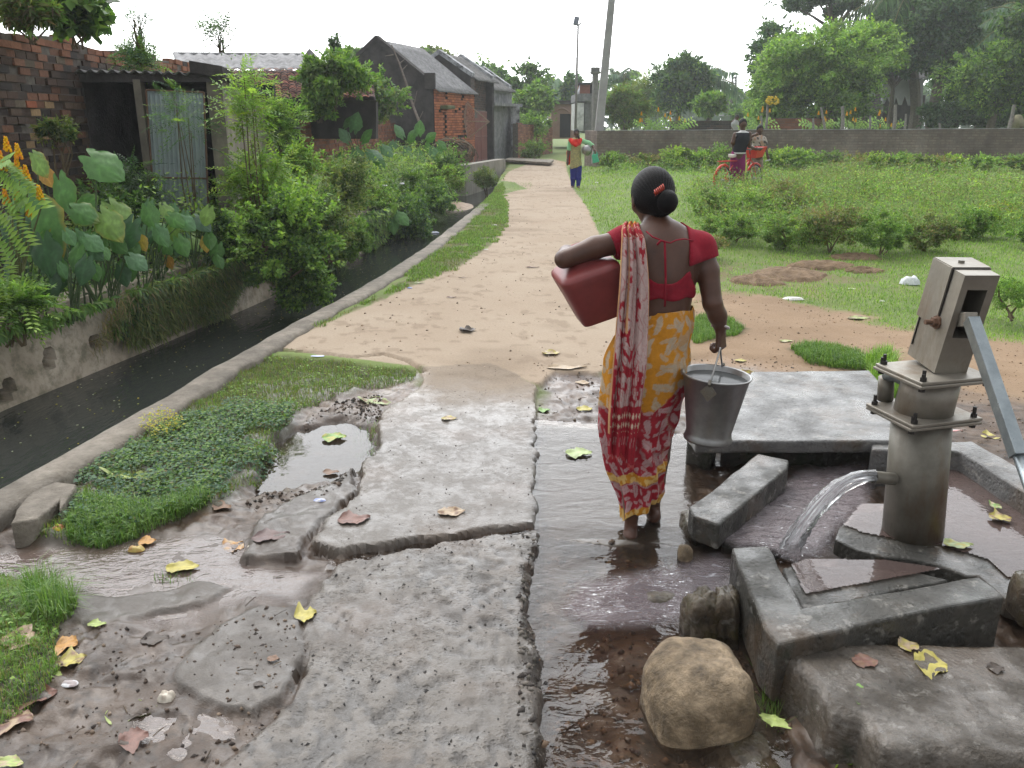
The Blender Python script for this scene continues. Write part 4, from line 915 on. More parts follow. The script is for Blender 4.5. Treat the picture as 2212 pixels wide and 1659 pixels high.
# sleeve ends
for a, b_ in ((shL, wp(1322, 532, .02)), (shR, wp(1522, 562, .02))):
    d = (b_-a).normalized(); t = (X-b_.x)*d.x+(Y-b_.y)*d.y+(Z-b_.z)*d.z; near_ = np.sqrt((X-b_.x)**2+(Y-b_.y)**2+(Z-b_.z)**2) < .12
    F = np.where(near_, np.maximum(F, t-.002), F)
g.F = F+.0012*np.sin(Z*210+X*60)*np.clip((wp(0,600).z-Z)*12, 0, 1); V, Fc = g.mesh(); mk('blouse', smooth_mesh(V, Fc, 1), Fc, M_blouse, wo_, True)
# tie string across the back, knot and long tail
m = MB((.24,.012,.026)); k0 = wp(1436, 522, -.095)
m.tube([wp(1396, 500, -.03), wp(1410, 512, -.075), k0], .0028, 6); m.tube([wp(1497, 520, -.035), wp(1478, 516, -.075), wp(1460, 519, -.09), wp(1448, 525, -.095), k0], .0028, 6)
m.tube([k0, wp(1437, 560, -.10), wp(1438, 600, -.102), wp(1437, 640, -.105), wp(1436, 662, -.10)], .0042, 6); m.tube([k0, k0+Vector((-.016, -.004, .004)), k0+Vector((-.028, -.002, -.012))], .0045, 6); m.tube([wp(1438, 600, -.104), wp(1440, 638, -.106)], .0035, 6)
m.build('tie_string', M_cloth, wo_, True)
# ---- sari pattern painted cloth
CR = np.array([.46,.37,.27]); YE = np.array([.50,.215,.02]); RD = np.array([.30,.018,.03]); PK = np.array([.40,.25,.25])
def blob(u, v, s, fr=1, th=.56): return sm(th, th+.05, vn(u*fr, v*fr, s)*.7+vn(u*fr*2.3, v*fr*2.3, s+1)*.3)
def leafpat(u, v, s, cell, k=.42):              # scattered leaf / paisley motifs with toothed edges
    cu, cv = np.floor(u/cell), np.floor(v/cell); ox = (_h(cu, cv, s)-.5)*.5; oy = (_h(cu, cv, s+1)-.5)*.5; an = _h(cu, cv, s+2)*6.28
    a = (u/cell-cu-.5-ox*.6); b_ = (v/cell-cv-.5-oy*.6); x = a*np.cos(an)+b_*np.sin(an); y = -a*np.sin(an)+b_*np.cos(an)
    w = k*.52*np.sqrt(np.clip(1-(y/k)**2, 0, 1))*(1-.35*y/k); teeth = .75+.25*np.abs(np.sin(y*38)); w2 = w*teeth
    m_ = (np.abs(x+.12*np.sin(y*5)) < w2) & (np.abs(y) < k); rib = np.abs(x+.12*np.sin(y*5)) < .02
    return m_.astype(float)*(1-.5*rib)
def mixc(a, b_, t): return a*(1-t[..., None])+b_*t[..., None]
def sari():
    zt, zb_ = wp(1430, 672).z, 0
    rows = [(664,1438,.106,.088,0),(672,1437,.112,.094,0),(690,1432,.122,.102,0),(730,1410,.150,.118,0),(775,1398,.168,.130,.0),(820,1392,.172,.132,0),(870,1380,.166,.130,0),(920,1375,.150,.125,.0),(970,1372,.128,.120,.0),(1020,1376,.110,.118,.02),(1060,1382,.094,.112,.04),(1092,1384,.084,.104,.05),(1122,1382,.074,.098,.06)]
    ry = np.array([r[0] for r in rows], float); N = 230; ys = np.linspace(664, 1118, N); NA = 260
    cxp = np.interp(ys, ry, [r[1] for r in rows]); A = np.interp(ys, ry, [r[2] for r in rows]); B = np.interp(ys, ry, [r[3] for r in rows]); DY = np.interp(ys, ry, [r[4] for r in rows])
    th = np.linspace(0, 2*np.pi, NA, endpoint=False); V = np.zeros((N, NA, 3)); Cc = np.zeros((N, NA, 3))
    for i, y in enumerate(ys):
        c = wp(cxp[i], y, DY[i]*.6); f = (i/N)
        dr = .0045*np.sin(th*3-f*9)+.0075*np.sin(th*7+f*6)*f+.0062*np.sin(th*13-f*16+2*np.sin(f*5))*(.3+f)+.008*np.sin(th*2+f*11+1)*f+.004*np.sin(f*34+2*np.sin(th*2))*np.exp(-((f-.12)/.10)**2)+.005*np.sin(f*46+th*1.5)*sm(.45,.7,np.array([f]))[0]*(.5+.5*np.sin(th+2))
        dr = dr+.006*np.exp(-((np.sin((th-4.2-f*1.1)/2))/.05)**2)*(f > .03)      # wrapped edge
        x = c.x+(A[i]+dr)*np.cos(th); yy = c.y+(B[i]+dr)*np.sin(th); z = np.full(NA, c.z)
        # hem rises towards the right side
        rise = sm(.35, 1, np.array([f]))[0]*(.038+.062*(np.cos(th+.5))+.02*np.sin(th*5)*.4); z = z+rise-.012*np.sin(th+1)*f
        if i < 14: z = z+.004*np.sin(th*4)
        V[i, :, 0], V[i, :, 1], V[i, :, 2] = x, yy, z
    # colours: u = arc around, w = height in metres from the hem
    U = th[None, :]*.16+np.zeros((N, 1)); Wd = V[..., 2]
    xx = V[..., 0]-wp(1400, 900).x
    pY = mixc(YE+0*V, CR*.92, np.clip(leafpat(U, Wd, 5, .085)+.8*leafpat(U+.03, Wd+.05, 15, .06, .34), 0, 1)*.95); pY = mixc(pY, CR*.8, blob(U, Wd, 7, 26, .70)*.6)
    pR = mixc(RD+0*V, PK*1.05, np.clip(leafpat(U+.01, Wd, 25, .075)+leafpat(U, Wd+.03, 35, .05, .34), 0, 1)); pR = mixc(pR, PK*.8, blob(U, Wd, 9, 30, .72)*.7)
    bd = wp(0, 850).z-.28*(xx)*-1*1.0+.012*fbm(U*30, Wd*30, 3)
    bd = np.where(xx < 0, wp(0, 868).z+.0*xx, wp(0, 868).z+xx*.85)+.015*fbm(U*30, Wd*30, 3)
    col = mixc(pR, pY, sm(-.004, .004, Wd-bd))
    bandc = mixc(np.array([.60,.40,.14])+0*V, YE*.95, blob(U, Wd, 11, 60, .5))
    s1 = wp(0, 1010).z+xx*.30+.012*np.sin(U*30); s2 = wp(0, 1092).z+xx*.55
    col = mixc(col, bandc, (np.abs(Wd-s1) < .022).astype(float)); col = mixc(col, PK*.9, ((np.abs(Wd-s1+.028) < .004)).astype(float))
    col = mixc(col, bandc, (np.abs(Wd-s2) < .034).astype(float)); col = mixc(col, RD*1.0+0*V, (Wd < s2-.034).astype(float))
    st = np.exp(-((xx-.075+.02*np.sin(Wd*40))/.006)**2)*(.7+.3*np.sin(Wd*600)); col = mixc(col, CR*.95, np.clip(st, 0, 1)*.55)
    o = mk('sari_skirt', V.reshape(-1, 3), gridfaces(N, NA, True)[:, ::-1], M_cloth, wo_, True, col=col.reshape(-1, 3)); so_ = o.modifiers.new('th', 'SOLIDIFY'); so_.thickness = .0025; so_.offset = -1
    # cloth wrapped up to the right armpit (front drape seen past the waist)
    m_ = []; 
    P0 = [wp(1478, 690, -.03), wp(1486, 668, -.01), wp(1494, 640, .03), wp(1500, 615, .06)]; P1 = [wp(1466, 672, .08), wp(1478, 655, .10), wp(1486, 640, .12), wp(1490, 612, .13)]
    v = []; 
    for t in np.linspace(0, 3, 16):
        i = min(int(t), 2); a = P0[i].lerp(P0[i+1], t-i); b2 = P1[i].lerp(P1[i+1], t-i)
        for s in np.linspace(0, 1, 12):
            q = a.lerp(b2, s); v.append(q+Vector((.010*math.sin(s*math.pi)+.003*math.sin(s*20), 0, 0)))
    v = np.array([tuple(q) for q in v]); cc = mixc(YE+0*v, CR, blob(v[:, 1], v[:, 2], 5, 40, .55)); cc[v[:, 1] < YW+.0] = RD
    o = mk('sari_drape', v, gridfaces(16, 12), M_cloth, wo_, True, col=cc); so_ = o.modifiers.new('th', 'SOLIDIFY'); so_.thickness = .003
sari()
def pallu():
    # from the front over the left shoulder and down the back in loose pleats
    ctr = [(1388,560,.16),(1378,510,.12),(1368,484,.055),(1364,492,-.035),(1368,520,-.085),(1370,600,-.125),(1366,700,-.150),(1360,800,-.178),(1350,900,-.175),(1344,975,-.165)]
    wid = [.05,.060,.058,.066,.082,.100,.116,.126,.122,.104]
    T_ = np.linspace(0, len(ctr)-1, 330); NU = 72; V = np.zeros((330, NU, 3)); 
    P = np.array([tuple(wp(a, b_, d)) for a, b_, d in ctr]); tt = np.arange(len(ctr))
    def cr(Q, t):
        i = int(min(math.floor(t), len(Q)-2)); f = t-i; p0, p1, p2, p3 = Q[max(i-1, 0)], Q[i], Q[i+1], Q[min(i+2, len(Q)-1)]
        return .5*((2*p1)+(-p0+p2)*f+(2*p0-5*p1+4*p2-p3)*f*f+(-p0+3*p1-3*p2+p3)*f**3)
    u = np.linspace(-1, 1, NU); arc_ = np.zeros((330, NU))
    L = 0; prev = None; Ls = []
    for i, t in enumerate(T_):
        c = cr(P, t); tan = cr(P, min(t+.05, len(P)-1))-cr(P, max(t-.05, 0)); tan /= np.linalg.norm(tan)+1e-9
        side = np.array([1., .0, 0]); nrm = np.cross(side, tan); nrm /= np.linalg.norm(nrm)
        if prev is not None: L += np.linalg.norm(c-prev)
        prev = c; Ls.append(L); w = np.interp(t, tt, wid)*.5; k = i/330
        ph = u*8.5+.9*np.sin(u*3+k*3)+.5*np.sin(k*9); pl = .010*np.sin(ph)+.005*np.sin(ph*2.3+2)
        pl = pl*(.55+.45*min(1, abs(t-2)/2.5))
        uu = u+.05*np.sin(ph*1.0+1.2)
        low = sm(8.6, 9, np.array([t]))[0]
        V[i] = c[None]+side[None]*(uu*w)[:, None]+nrm[None]*pl[:, None]
        V[i, :, 2] -= low*(.02*np.abs(np.sin(u*5+1))+.035*(u > .35)+.012*fbm(u*12, u*0+3., 5))*1.0
        V[i, :, 1] -= .004*np.sin(k*40+u*3)*k
    Ls = np.array(Ls)[:, None]+0*u[None]; U = (u[None]+0*Ls)*.16
    rd = RD+0*V; pk = np.array([.44,.32,.30]); crm = np.array([.60,.50,.38])
    s = Ls/Ls.max()
    m1 = leafpat(U+.02, Ls+.03, 45, .062, .46); m2 = leafpat(U+.05, Ls, 55, .05, .44)
    vor = np.abs(np.sin(U*70+3*vn(U*25, Ls*25, 4)))*np.abs(np.sin(Ls*48+4*vn(U*22, Ls*22, 6)))
    big = sm(.50, .53, vn(U*19, Ls*10, 12)); lines = (np.abs(np.sin(U*55+6*vn(U*14, Ls*14, 14)+Ls*22)) < .10) | (np.abs(np.sin(U*40-Ls*30+5*vn(U*12, Ls*12, 15))) < .08)
    col = mixc(rd, pk+0*V, np.clip(np.maximum(big, np.maximum(m1, m2)), 0, 1)); col = mixc(col, rd*.95, lines.astype(float)*.55)
    stripes = (np.abs(np.sin(U*190)) < .35) & (s > .70) & (s < .84); col = mixc(col, rd, stripes*.8)
    geo = ((np.abs(((U*42) % 1)-.5)+np.abs(((Ls*26) % 1)-.5)) < .36); col = np.where(((s > .86) & (s < .93))[..., None], mixc(rd, crm+0*V, geo.astype(float)*.9), col)
    col = np.where((((s > .93) | ((s > .84) & (s < .86))))[..., None], rd, col); col = np.where(((s > .945) & (s < .975))[..., None], mixc(rd, pk+0*V, (np.abs(np.sin(U*120+Ls*30)) < .3).astype(float)*.7), col)
    top = (s < .30); zig = np.abs(np.sin(U*150+3*np.sin(Ls*80))) < .45; col = np.where(top[..., None], mixc(rd, crm+0*V, zig*.8*(np.sin(Ls*130) > -.2)), col)
    edge = (np.abs(u) > .93)[None] | (np.abs(u+.32) < .035)[None] & (s < .6); col = np.where((edge & (s < .93))[..., None], np.array([.55,.30,.15]), col)
    fold = (s < .24)[..., None]*(np.abs(u) < .5)[None, :, None]; col = np.where(fold, mixc(YE+0*V, rd, (np.sin(Ls*90+U*20) > .3)*.9), col)
    o = mk('sari_pallu', V.reshape(-1, 3), gridfaces(330, NU), M_cloth, wo_, True, col=col.reshape(-1, 3)); so_ = o.modifiers.new('th', 'SOLIDIFY'); so_.thickness = .002
    m_ = MB((.42,.05,.05))                       # fringe
    e = V[-1]
    for j in range(0, NU, 1):
        p = Vector(e[j]); m_.tube([p, p+Vector((rnd.uniform(-.004, .004), rnd.uniform(-.003, .003), -rnd.uniform(.012, .026)))], .0009, 3, False)
    m_.build('fringe', M_cloth, wo_)
pallu()
# bangle
m = MB((.55,.50,.50)); wc = wrR+Vector((0, 0, .004)); M_ = Matrix.Rotation(R(12), 3, 'Y')@Matrix.Rotation(R(-22), 3, 'X')
m.tube([wc+M_@Vector((.033*math.cos(a), .030*math.sin(a), 0)) for a in np.linspace(0, 2*math.pi, 33)], .0042, 8, False); m.build('bangle', M_paint, wo_, True)
# ---- the red jug under her left arm
def jug():
    o_ = T('water_jug', 'red square plastic water jug held under the arm of the woman in the sari', 'jug', wp(1285, 690, .10))
    secs = [(0,.060),(.004,.076),(.012,.080),(.06,.092),(.12,.106),(.18,.122),(.205,.127),(.217,.124),(.228,.108),(.238,.084),(.246,.060),(.268,.054),(.285,.056),(.30,.066),(.303,.068),(.300,.062),(.285,.050),(.24,.046)]
    n = 64; base = wp(1292, 686, .07); M_ = Matrix.Rotation(R(-17), 3, 'Y')@Matrix.Rotation(R(6), 3, 'X')@Matrix.Rotation(R(8), 3, 'Z'); V = []
    for z, r in secs:
        e = 7 if z < .24 else 3
        if z > .25: e = 2.2
        for k in range(n):
            a = 2*math.pi*k/n; cx_, sy_ = math.cos(a), math.sin(a); s = (abs(cx_)**e+abs(sy_)**e)**(-1/e); V.append(base+M_@Vector((cx_*s*r*.95, sy_*s*r*.98, z*.98)))
    mk('jug_body', np.array([tuple(v) for v in V]), [tuple(f) for f in gridfaces(len(secs), n, True)[:, ::-1]]+[tuple(range(n))], M_red, o_, True)
jug()
# ---------------------------------------------------------------- foliage
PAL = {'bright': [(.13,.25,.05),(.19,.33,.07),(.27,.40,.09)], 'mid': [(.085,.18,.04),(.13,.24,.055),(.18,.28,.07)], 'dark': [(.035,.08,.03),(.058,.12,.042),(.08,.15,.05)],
       'olive': [(.13,.17,.05),(.20,.23,.07),(.10,.14,.04)], 'blue': [(.05,.12,.07),(.08,.16,.085),(.11,.19,.10)], 'lime': [(.22,.33,.06),(.30,.40,.05),(.16,.27,.05)], 'dry': [(.26,.20,.11),(.20,.18,.08),(.14,.15,.06)], 'yellow': [(.5,.42,.04),(.38,.36,.05),(.2,.3,.05)]}
def unit(a): return a/(np.linalg.norm(a, axis=-1, keepdims=True)+1e-9)
def leafV(P, D, N, L, W, fold=.12):
    """leaf blades: base P, direction D, normal N, arrays; returns verts (n,4,3)"""
    D = unit(D); Sd = unit(np.cross(D, N)); N = np.cross(Sd, D); L = L[:, None]; W = W[:, None]
    a = P; m = P+D*L*.45+N*L*fold*.4; t = P+D*L-N*L*fold
    return np.stack([a, m+Sd*W*.5, t, m-Sd*W*.5], 1)
def leafcol(n, pal, r, amp=.25):
    p = np.array(PAL[pal] if isinstance(pal, str) else pal); c = p[r.randint(0, len(p), n)]; return c*(1+amp*(r.rand(n, 1)*2-1))
def clumps(r, n, c, rad, low=-.6):
    out = []
    while len(out) < n:
        d = unit(r.randn(3)); q = d*(r.rand()**.45)*.86
        if q[2] < low: continue
        out.append(np.array(c)+q*np.array(rad))
    return np.array(out)
def foliage(r, cs, cr, n, L, Wf=.5, pal='mid', up=.35, flat=.75, jitter=.7, shell=.45):
    k = r.randint(0, len(cs), n); d = unit(r.randn(n, 3)+np.array([0, 0, up])); rr = (shell+(1-shell)*r.rand(n)**.7)
    P = cs[k]+d*(cr[k]*rr)[:, None]*np.array([1, 1, flat]); N = unit(d+np.array([0, 0, .7])+r.randn(n, 3)*.5); D = unit(d*.6+r.randn(n, 3)*jitter+np.array([0, 0, -.15]))
    LL = L*(.6+.8*r.rand(n)); tone = .55+.8*r.rand(len(cs)); return leafV(P, D, N, LL, LL*Wf), leafcol(n, pal, r)*tone[k][:, None]
def pinnate(r, cs, cr, n, TL, m, LL, Wf=.45, pal='mid', up=.4, droop=.25):
    """compound leaves: n fronds of m leaflet pairs"""
    k = r.randint(0, len(cs), n); d = unit(r.randn(n, 3)*np.array([1, 1, .6])+np.array([0, 0, up])); P0 = cs[k]+d*(cr[k]*r.rand(n)**.5)[:, None]
    D = unit(d+r.randn(n, 3)*.35); N = unit(np.array([0, 0, 1.])+r.randn(n, 3)*.3); Sd = unit(np.cross(D, N)); TLn = TL*(.6+.7*r.rand(n)); Vs = []; tone = .6+.75*r.rand(len(cs)); base = leafcol(n, pal, r, .18)*tone[k][:, None]; Cs = []
    for j in range(m):
        t = (j+.6)/m; P = P0+D*(TLn*t)[:, None]-np.array([0, 0, 1.])*(TLn*droop*t*t)[:, None]; l = LL*(TLn/TL)*(1.0-.35*abs(t-.45))
        for s in (-1, 1):
            Vs.append(leafV(P, Sd*s+D*.45+r.randn(n, 3)*.08, N+r.randn(n, 3)*.2, l, l*Wf)); Cs.append(base*(1+.12*(r.rand(n, 1)*2-1)))
    Vs.append(leafV(P0+D*TLn[:, None]-np.array([0, 0, 1.])*(TLn*droop)[:, None], D, N, np.full(n, LL), np.full(n, LL*Wf))); Cs.append(base)
    return np.concatenate(Vs), np.concatenate(Cs)
def shoots(r, c, rad, n, per, L, Wf, pal, h=1.25):
    """leafy shoots that break the outline"""
    d = unit(r.randn(n, 3)*np.array([1, 1, .8])+np.array([0, 0, .55])); c = np.array(c); rad = np.array(rad); P = []; D = []
    for i in range(n):
        a = c+d[i]*rad*.45; e = c+d[i]*rad*r.uniform(.95, h)+np.array([0, 0, rad[2]*.05]); t = np.sort(r.rand(per))**.7
        P.append(a+(e-a)*t[:, None]+r.randn(per, 3)*.02*rad.max()); D.append(unit(d[i]+r.randn(per, 3)*.8))
    P = np.concatenate(P); D = np.concatenate(D); m = len(P); LL = L*(.6+.7*r.rand(m)); return leafV(P, D, unit(r.randn(m, 3)*.5+np.array([0, 0, 1.])), LL, LL*Wf), leafcol(m, pal, r)*1.05
def leafobj(name, parts, parent=None, loc=None, mat=None):
    V = np.concatenate([p[0] for p in parts]); C_ = np.concatenate([p[1] for p in parts]); n, k = V.shape[:2]
    return mk(name, V.reshape(-1, 3), np.arange(n*k).reshape(n, k), mat or M_leaf, parent, col=np.repeat(C_, k, 0), loc=loc)
def bushpx(x0, x1, y0, y1, Y, label, n=2500, L=.05, Wf=.5, pal='mid', style='oval', nc=14, name='shrub', cat='shrub', group=None, seed=0, dY=None, stems=5, extra=None, zb=None, TL=.2, m=5, low=-.6, cz=.42):
    r = np.random.RandomState(abs(seed+int(x0*3+y0))); a = At(x0, (y0+y1)/2, Y); b_ = At(x1, (y0+y1)/2, Y); t = At((x0+x1)/2, y0, Y); bt = At((x0+x1)/2, y1, Y)
    c = (a+b_)/2; c.z = (t.z+bt.z)/2; rx = (b_.x-a.x)/2; rz = (t.z-bt.z)/2; ry = dY or rx*.9; base = Vector((c.x, c.y, bt.z if zb is None else zb))
    cs = clumps(r, nc, c, (rx, ry, rz), low); cr = np.full(nc, min(rx, rz)*cz)*(.45+.95*r.rand(nc)**1.5)
    o = T(name, label, cat, base, group); parts = []
    pals = pal if isinstance(pal, (list, tuple)) and isinstance(pal[0], str) else [pal]
    for q in pals:
        if style == 'oval': parts.append(foliage(r, cs, cr, n//len(pals), L, Wf, q))
        else: parts.append(pinnate(r, cs, cr, n//(len(pals)*(2*m+1)), TL, m, L, Wf, q))
    parts.append(shoots(r, c, (rx, ry, rz), 16+nc, max(6, n//(90+6*nc)), L if style == 'oval' else L*.8, Wf, pals[0]))
    leafobj('foliage', parts, o)
    mb = MB((.12,.09,.05))
    for i in range(min(stems, nc)):
        e = Vector(cs[i]); q = base.lerp(e, .5)+Vector((r.randn()*.04, r.randn()*.04, 0)); mb.tube([base+Vector((r.randn()*.03, r.randn()*.03, -.05)), q, e], [.012, .008, .004], 5)
    if stems: mb.build('stem', M_wood, o)
    if extra: extra(r, o, cs, cr)
    return o
def treepx(x0, x1, y0, y1, Y, label, n=9000, L=.14, Wf=.5, pal='mid', style='oval', nc=40, name='tree', group=None, seed=0, base=None, tr=.14, TL=.5, m=5, extra_cr=None, cz=.34, ry=None, low=-.75):
    r = np.random.RandomState(abs(seed+int(x0*3+y0))); a = At(x0, (y0+y1)/2, Y); b_ = At(x1, (y0+y1)/2, Y); t = At((x0+x1)/2, y0, Y); bt = At((x0+x1)/2, y1, Y)
    c = (a+b_)/2; c.z = (t.z+bt.z)/2; rx = (b_.x-a.x)/2; rz = (t.z-bt.z)/2
    bs = Vector(base) if base is not None else Vector((c.x, c.y, .1)); cs = clumps(r, nc, c, (rx, ry or min(rx*.9, 4), rz), low)
    if extra_cr is not None: cs = np.concatenate([cs, np.array([tuple(At(*e)) for e in extra_cr])])
    cr = np.full(len(cs), min(rx, rz)*cz)*(.45+1.0*r.rand(len(cs))**1.4); o = T(name, label, 'tree', bs, group); parts = []
    pals = pal if isinstance(pal, (list, tuple)) and isinstance(pal[0], str) else [pal]
    for q in pals:
        if style == 'oval': parts.append(foliage(r, cs, cr, n//len(pals), L, Wf, q))
        else: parts.append(pinnate(r, cs, cr, n//(len(pals)*(2*m+1)), TL, m, L, Wf, q))
    parts.append(shoots(r, c, (rx, ry or rx*.8, rz), 20+nc//2, max(10, n//(260+6*nc)), L, Wf, pals[0], 1.15))
    leafobj('crown', parts, o)
    mb = MB((.13,.11,.085)); fk = bs.lerp(c, .55); fk.z = bs.z+(c.z-rz*.4-bs.z)*.8 if c.z-rz*.4 > bs.z else bs.z+.3
    mb.tube([bs-Vector((0, 0, .2)), bs.lerp(fk, .5)+Vector((r.randn()*.08, 0, 0)), fk], [tr, tr*.85, tr*.7], 10)
    for i in range(min(len(cs), 12)):
        e = Vector(cs[i*len(cs)//12 if len(cs) > 12 else i]); q = fk.lerp(e, .5)+Vector((0, 0, rz*.08)); mb.tube([fk, q, e], [tr*.5, tr*.28, tr*.08], 6)
    mb.build('trunk', M_wood, o); return o
def frond(r, P0, d, L, droop, nl=26, ll=.5, w=.05, pal='mid', tone=1.):
    """one feather palm frond as leaf quads + its rib points"""
    d = unit(np.array(d, float)); t = np.linspace(0, 1, nl); pts = np.array(P0)+d*(L*t)[:, None]-np.array([0, 0, 1.])*(L*droop*t**2.2)[:, None]; tan = unit(np.gradient(pts, axis=0)); sd_ = unit(np.cross(tan, [0, 0, 1.])); V = []
    for s in (-1, 1):
        D = sd_*s*.8+tan*.6-np.array([0, 0, .75+.3*r.rand()]); l = ll*(np.sin(np.pi*(t*.85+.12)))*(.8+.3*r.rand(nl)); V.append(leafV(pts, D+r.randn(nl, 3)*.08, np.tile([0, 0, 1.], (nl, 1))+tan*.2, l, np.full(nl, w), .15))
    return np.concatenate(V), leafcol(2*nl, pal, r)*tone, pts
def palm(base, top, label, nf=16, L=2.4, seed=1, group=None, pal='mid', tr=.14, ll=.6, w=.07):
    r = np.random.RandomState(seed); o = T('palm_tree', label, 'palm', base, group); mb = MB((.17,.15,.12)); b_ = Vector(base); t = Vector(top)
    pts = [b_.lerp(t, k/6)+Vector((.12*math.sin(k*1.1), 0, 0)) for k in range(7)]; mb.tube(pts, [tr*1.3]+[tr]*6, 8); mb.build('trunk', M_wood, o)
    for k in range(nf):
        a = k*2.4+r.rand()*.5; e = r.uniform(-.15, 1.1); V, C_, p = frond(r, pts[-1], (math.cos(a)*math.cos(e), math.sin(a)*math.cos(e), math.sin(e)), L*r.uniform(.8, 1.1), r.uniform(.4, .75), 26, ll, w, pal, r.uniform(.7, 1.3))
        f = leafobj('frond', [(V, C_)], o); MB((.16,.17,.06)).tube(list(p[::4]), [.03*(1-i/9) +.006 for i in range(len(p[::4]))], 4).build('rib', M_wood, f)
    return o
# taro: heart-shaped leaf with drooping tip on a long stalk
def heart(r, base, tip_dir, size, nrm, pal, worn=0.):
    nu, nv = 11, 15; s = np.linspace(0, 1, nu); D = unit(np.array(tip_dir, float)); N = unit(np.array(nrm, float)-D*np.dot(D, nrm)); Sd = np.cross(D, N)
    V = np.zeros((nv, nu, 3)); C_ = np.zeros((nv, nu, 3)); pc = np.array(pal)
    for i in range(nv):
        t = i/(nv-1); w = .42*(np.sin(np.pi*min(1, max(.07, t)**.66))**.9)*(1 if t < 1 else 0)*(1+.03*np.sin(t*23)); y = t*1.0-.12
        for j in range(nu):
            u = (s[j]*2-1); back = -.30*(1-t)**2.6*math.sin(math.pi/2*min(1, abs(u)*1.6))*(1-.5*max(0, abs(u)-.62)/.38)
            uu = u*w*(1.0+.04*math.sin(t*30+u*4)); z = -.16*t*t-.10*u*u*w*2+.012*math.sin(abs(u)*9-t*14)
            V[i, j] = np.array(base)+size*(D*(y+back)+Sd*uu+N*z); vein = 1.30 if abs(u) < .06 or (math.sin(abs(u)*5.0-t*16) > .93) else 1.0
            cc = pc*vein*(.9+.2*r.rand()*.5)
            if worn and (abs(u) > .8 or t > .85): cc = cc*(1-worn)+np.array([.42,.24,.05])*worn
            C_[i, j] = cc
    return V.reshape(-1, 3), C_.reshape(-1, 3)
HF = gridfaces(15, 11)
def taro(px, py, Y, leaves, label, zb=.15, group=None, seed=0, cat='taro plant'):
    """leaves: list of (px, py, dY, size, tip angle deg in the picture plane, colour key, worn)"""
    r = np.random.RandomState(abs(seed+int(px))); b_ = At(px, py, Y); b_.z = zb; o = T('taro_plant', label, cat, b_, group)
    for (lx, ly, dY, sz, an, key, worn) in leaves:
        sz = sz*(.84 if sz < .5 else .92)
        p = At(lx, ly, Y+dY); a = R(an); D = (math.cos(a), -.35, math.sin(a)); N = (0+.3*r.randn(), -1.0, .75+.2*r.randn())
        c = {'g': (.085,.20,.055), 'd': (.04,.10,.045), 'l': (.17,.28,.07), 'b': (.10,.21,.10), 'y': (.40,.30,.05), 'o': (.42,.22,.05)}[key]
        st = p-Vector(D)*sz*.12; V, C_ = heart(r, tuple(p), D, sz, N, c, worn); f = mk('leaf', V, HF, M_taro, o, True, col=C_)
        mb = MB((.10,.15,.06)); q = b_.lerp(p, .55)+Vector((0, .06, .12)); mb.tube([b_+Vector((r.randn()*.04, r.randn()*.04, -.05)), q, p+Vector((0, .015, -.01))], [.008*sz/.35+.002, .007*sz/.35+.002, .004], 6, col=(.06,.10,.035)); mb.build('stalk', M_wood, f)
    return o
b = NB('taro_leaf'); c = b.attr('Col'); c2 = b.mix(1., c, b.ramp(b.noise(20, 4), [(.3,.8),(.7,1.2)]), 'MULTIPLY')
d = b.bsdf(c2, .42, 0., b.bump(b.noise(40, 3), .2, .004), .45); t_ = b.n('ShaderNodeBsdfTranslucent'); b.l(b.mix(1., c2, (1.4,1.6,.6), 'MULTIPLY'), t_.inputs[0]); m_ = b.n('ShaderNodeMixShader'); m_.inputs[0].default_value = .2
b.l(d, m_.inputs[1]); b.l(t_.outputs[0], m_.inputs[2]); M_taro = b.done(m_.outputs[0])
# ---- grass
def blades(x, y, z, h, w, lean, pal, r, segs=1):
    n = len(x); a = r.rand(n)*6.283; d = np.stack([np.cos(a), np.sin(a), 0*a], -1); s = np.stack([-np.sin(a), np.cos(a), 0*a], -1); B = np.stack([x, y, z], -1); H = h[:, None]; lw = (lean*(r.rand(n)))[:, None]; Wd = w[:, None]*.5
    t = B+np.array([0, 0, 1.])*H*(1-.35*lw)+d*H*lw; c = leafcol(n, pal, r, .3)
    if segs == 1: return np.stack([B-s*Wd, B+s*Wd, (B+t)/2+s*Wd*.8, t], 1), c
    m = B+np.array([0, 0, .62])*H+d*H*lw*.32; return np.concatenate([np.stack([B-s*Wd, B+s*Wd, m+s*Wd*.8, m-s*Wd*.8], 1), np.stack([m-s*Wd*.8, m+s*Wd*.8, t+s*Wd*.15, t-s*Wd*.15], 1)]), np.concatenate([c, c])
def grassobj(name, parts, label, cat='grass'):
    o = leafobj(name, parts); return tag(o, label, cat, kind='stuff')
def inpoly(P, n, r, am=.06):
    xs = [p[0] for p in P]; ys = [p[1] for p in P]; X = r.uniform(min(xs), max(xs), n*3); Y = r.uniform(min(ys), max(ys), n*3); k = sdpoly(X, Y, P)+am*fbm(X*5, Y*5, 3) < 0; return X[k][:n], Y[k][:n]
r = np.random.RandomState(5)
def tufts(P, n, h, w, lean, pal, am=.06, cl=5, thr=-.35):
    X, Y = inpoly(P, n, r, am); k = fbm(X*cl, Y*cl, 9, 2)+.4*r.rand(len(X)) > thr; X, Y = X[k], Y[k]; N = len(X); return blades(X, Y, hzn(X, Y)-.004, h*(.5+r.rand(N)), np.full(N, w)*(.7+.6*r.rand(N)), lean, pal, r, 2)
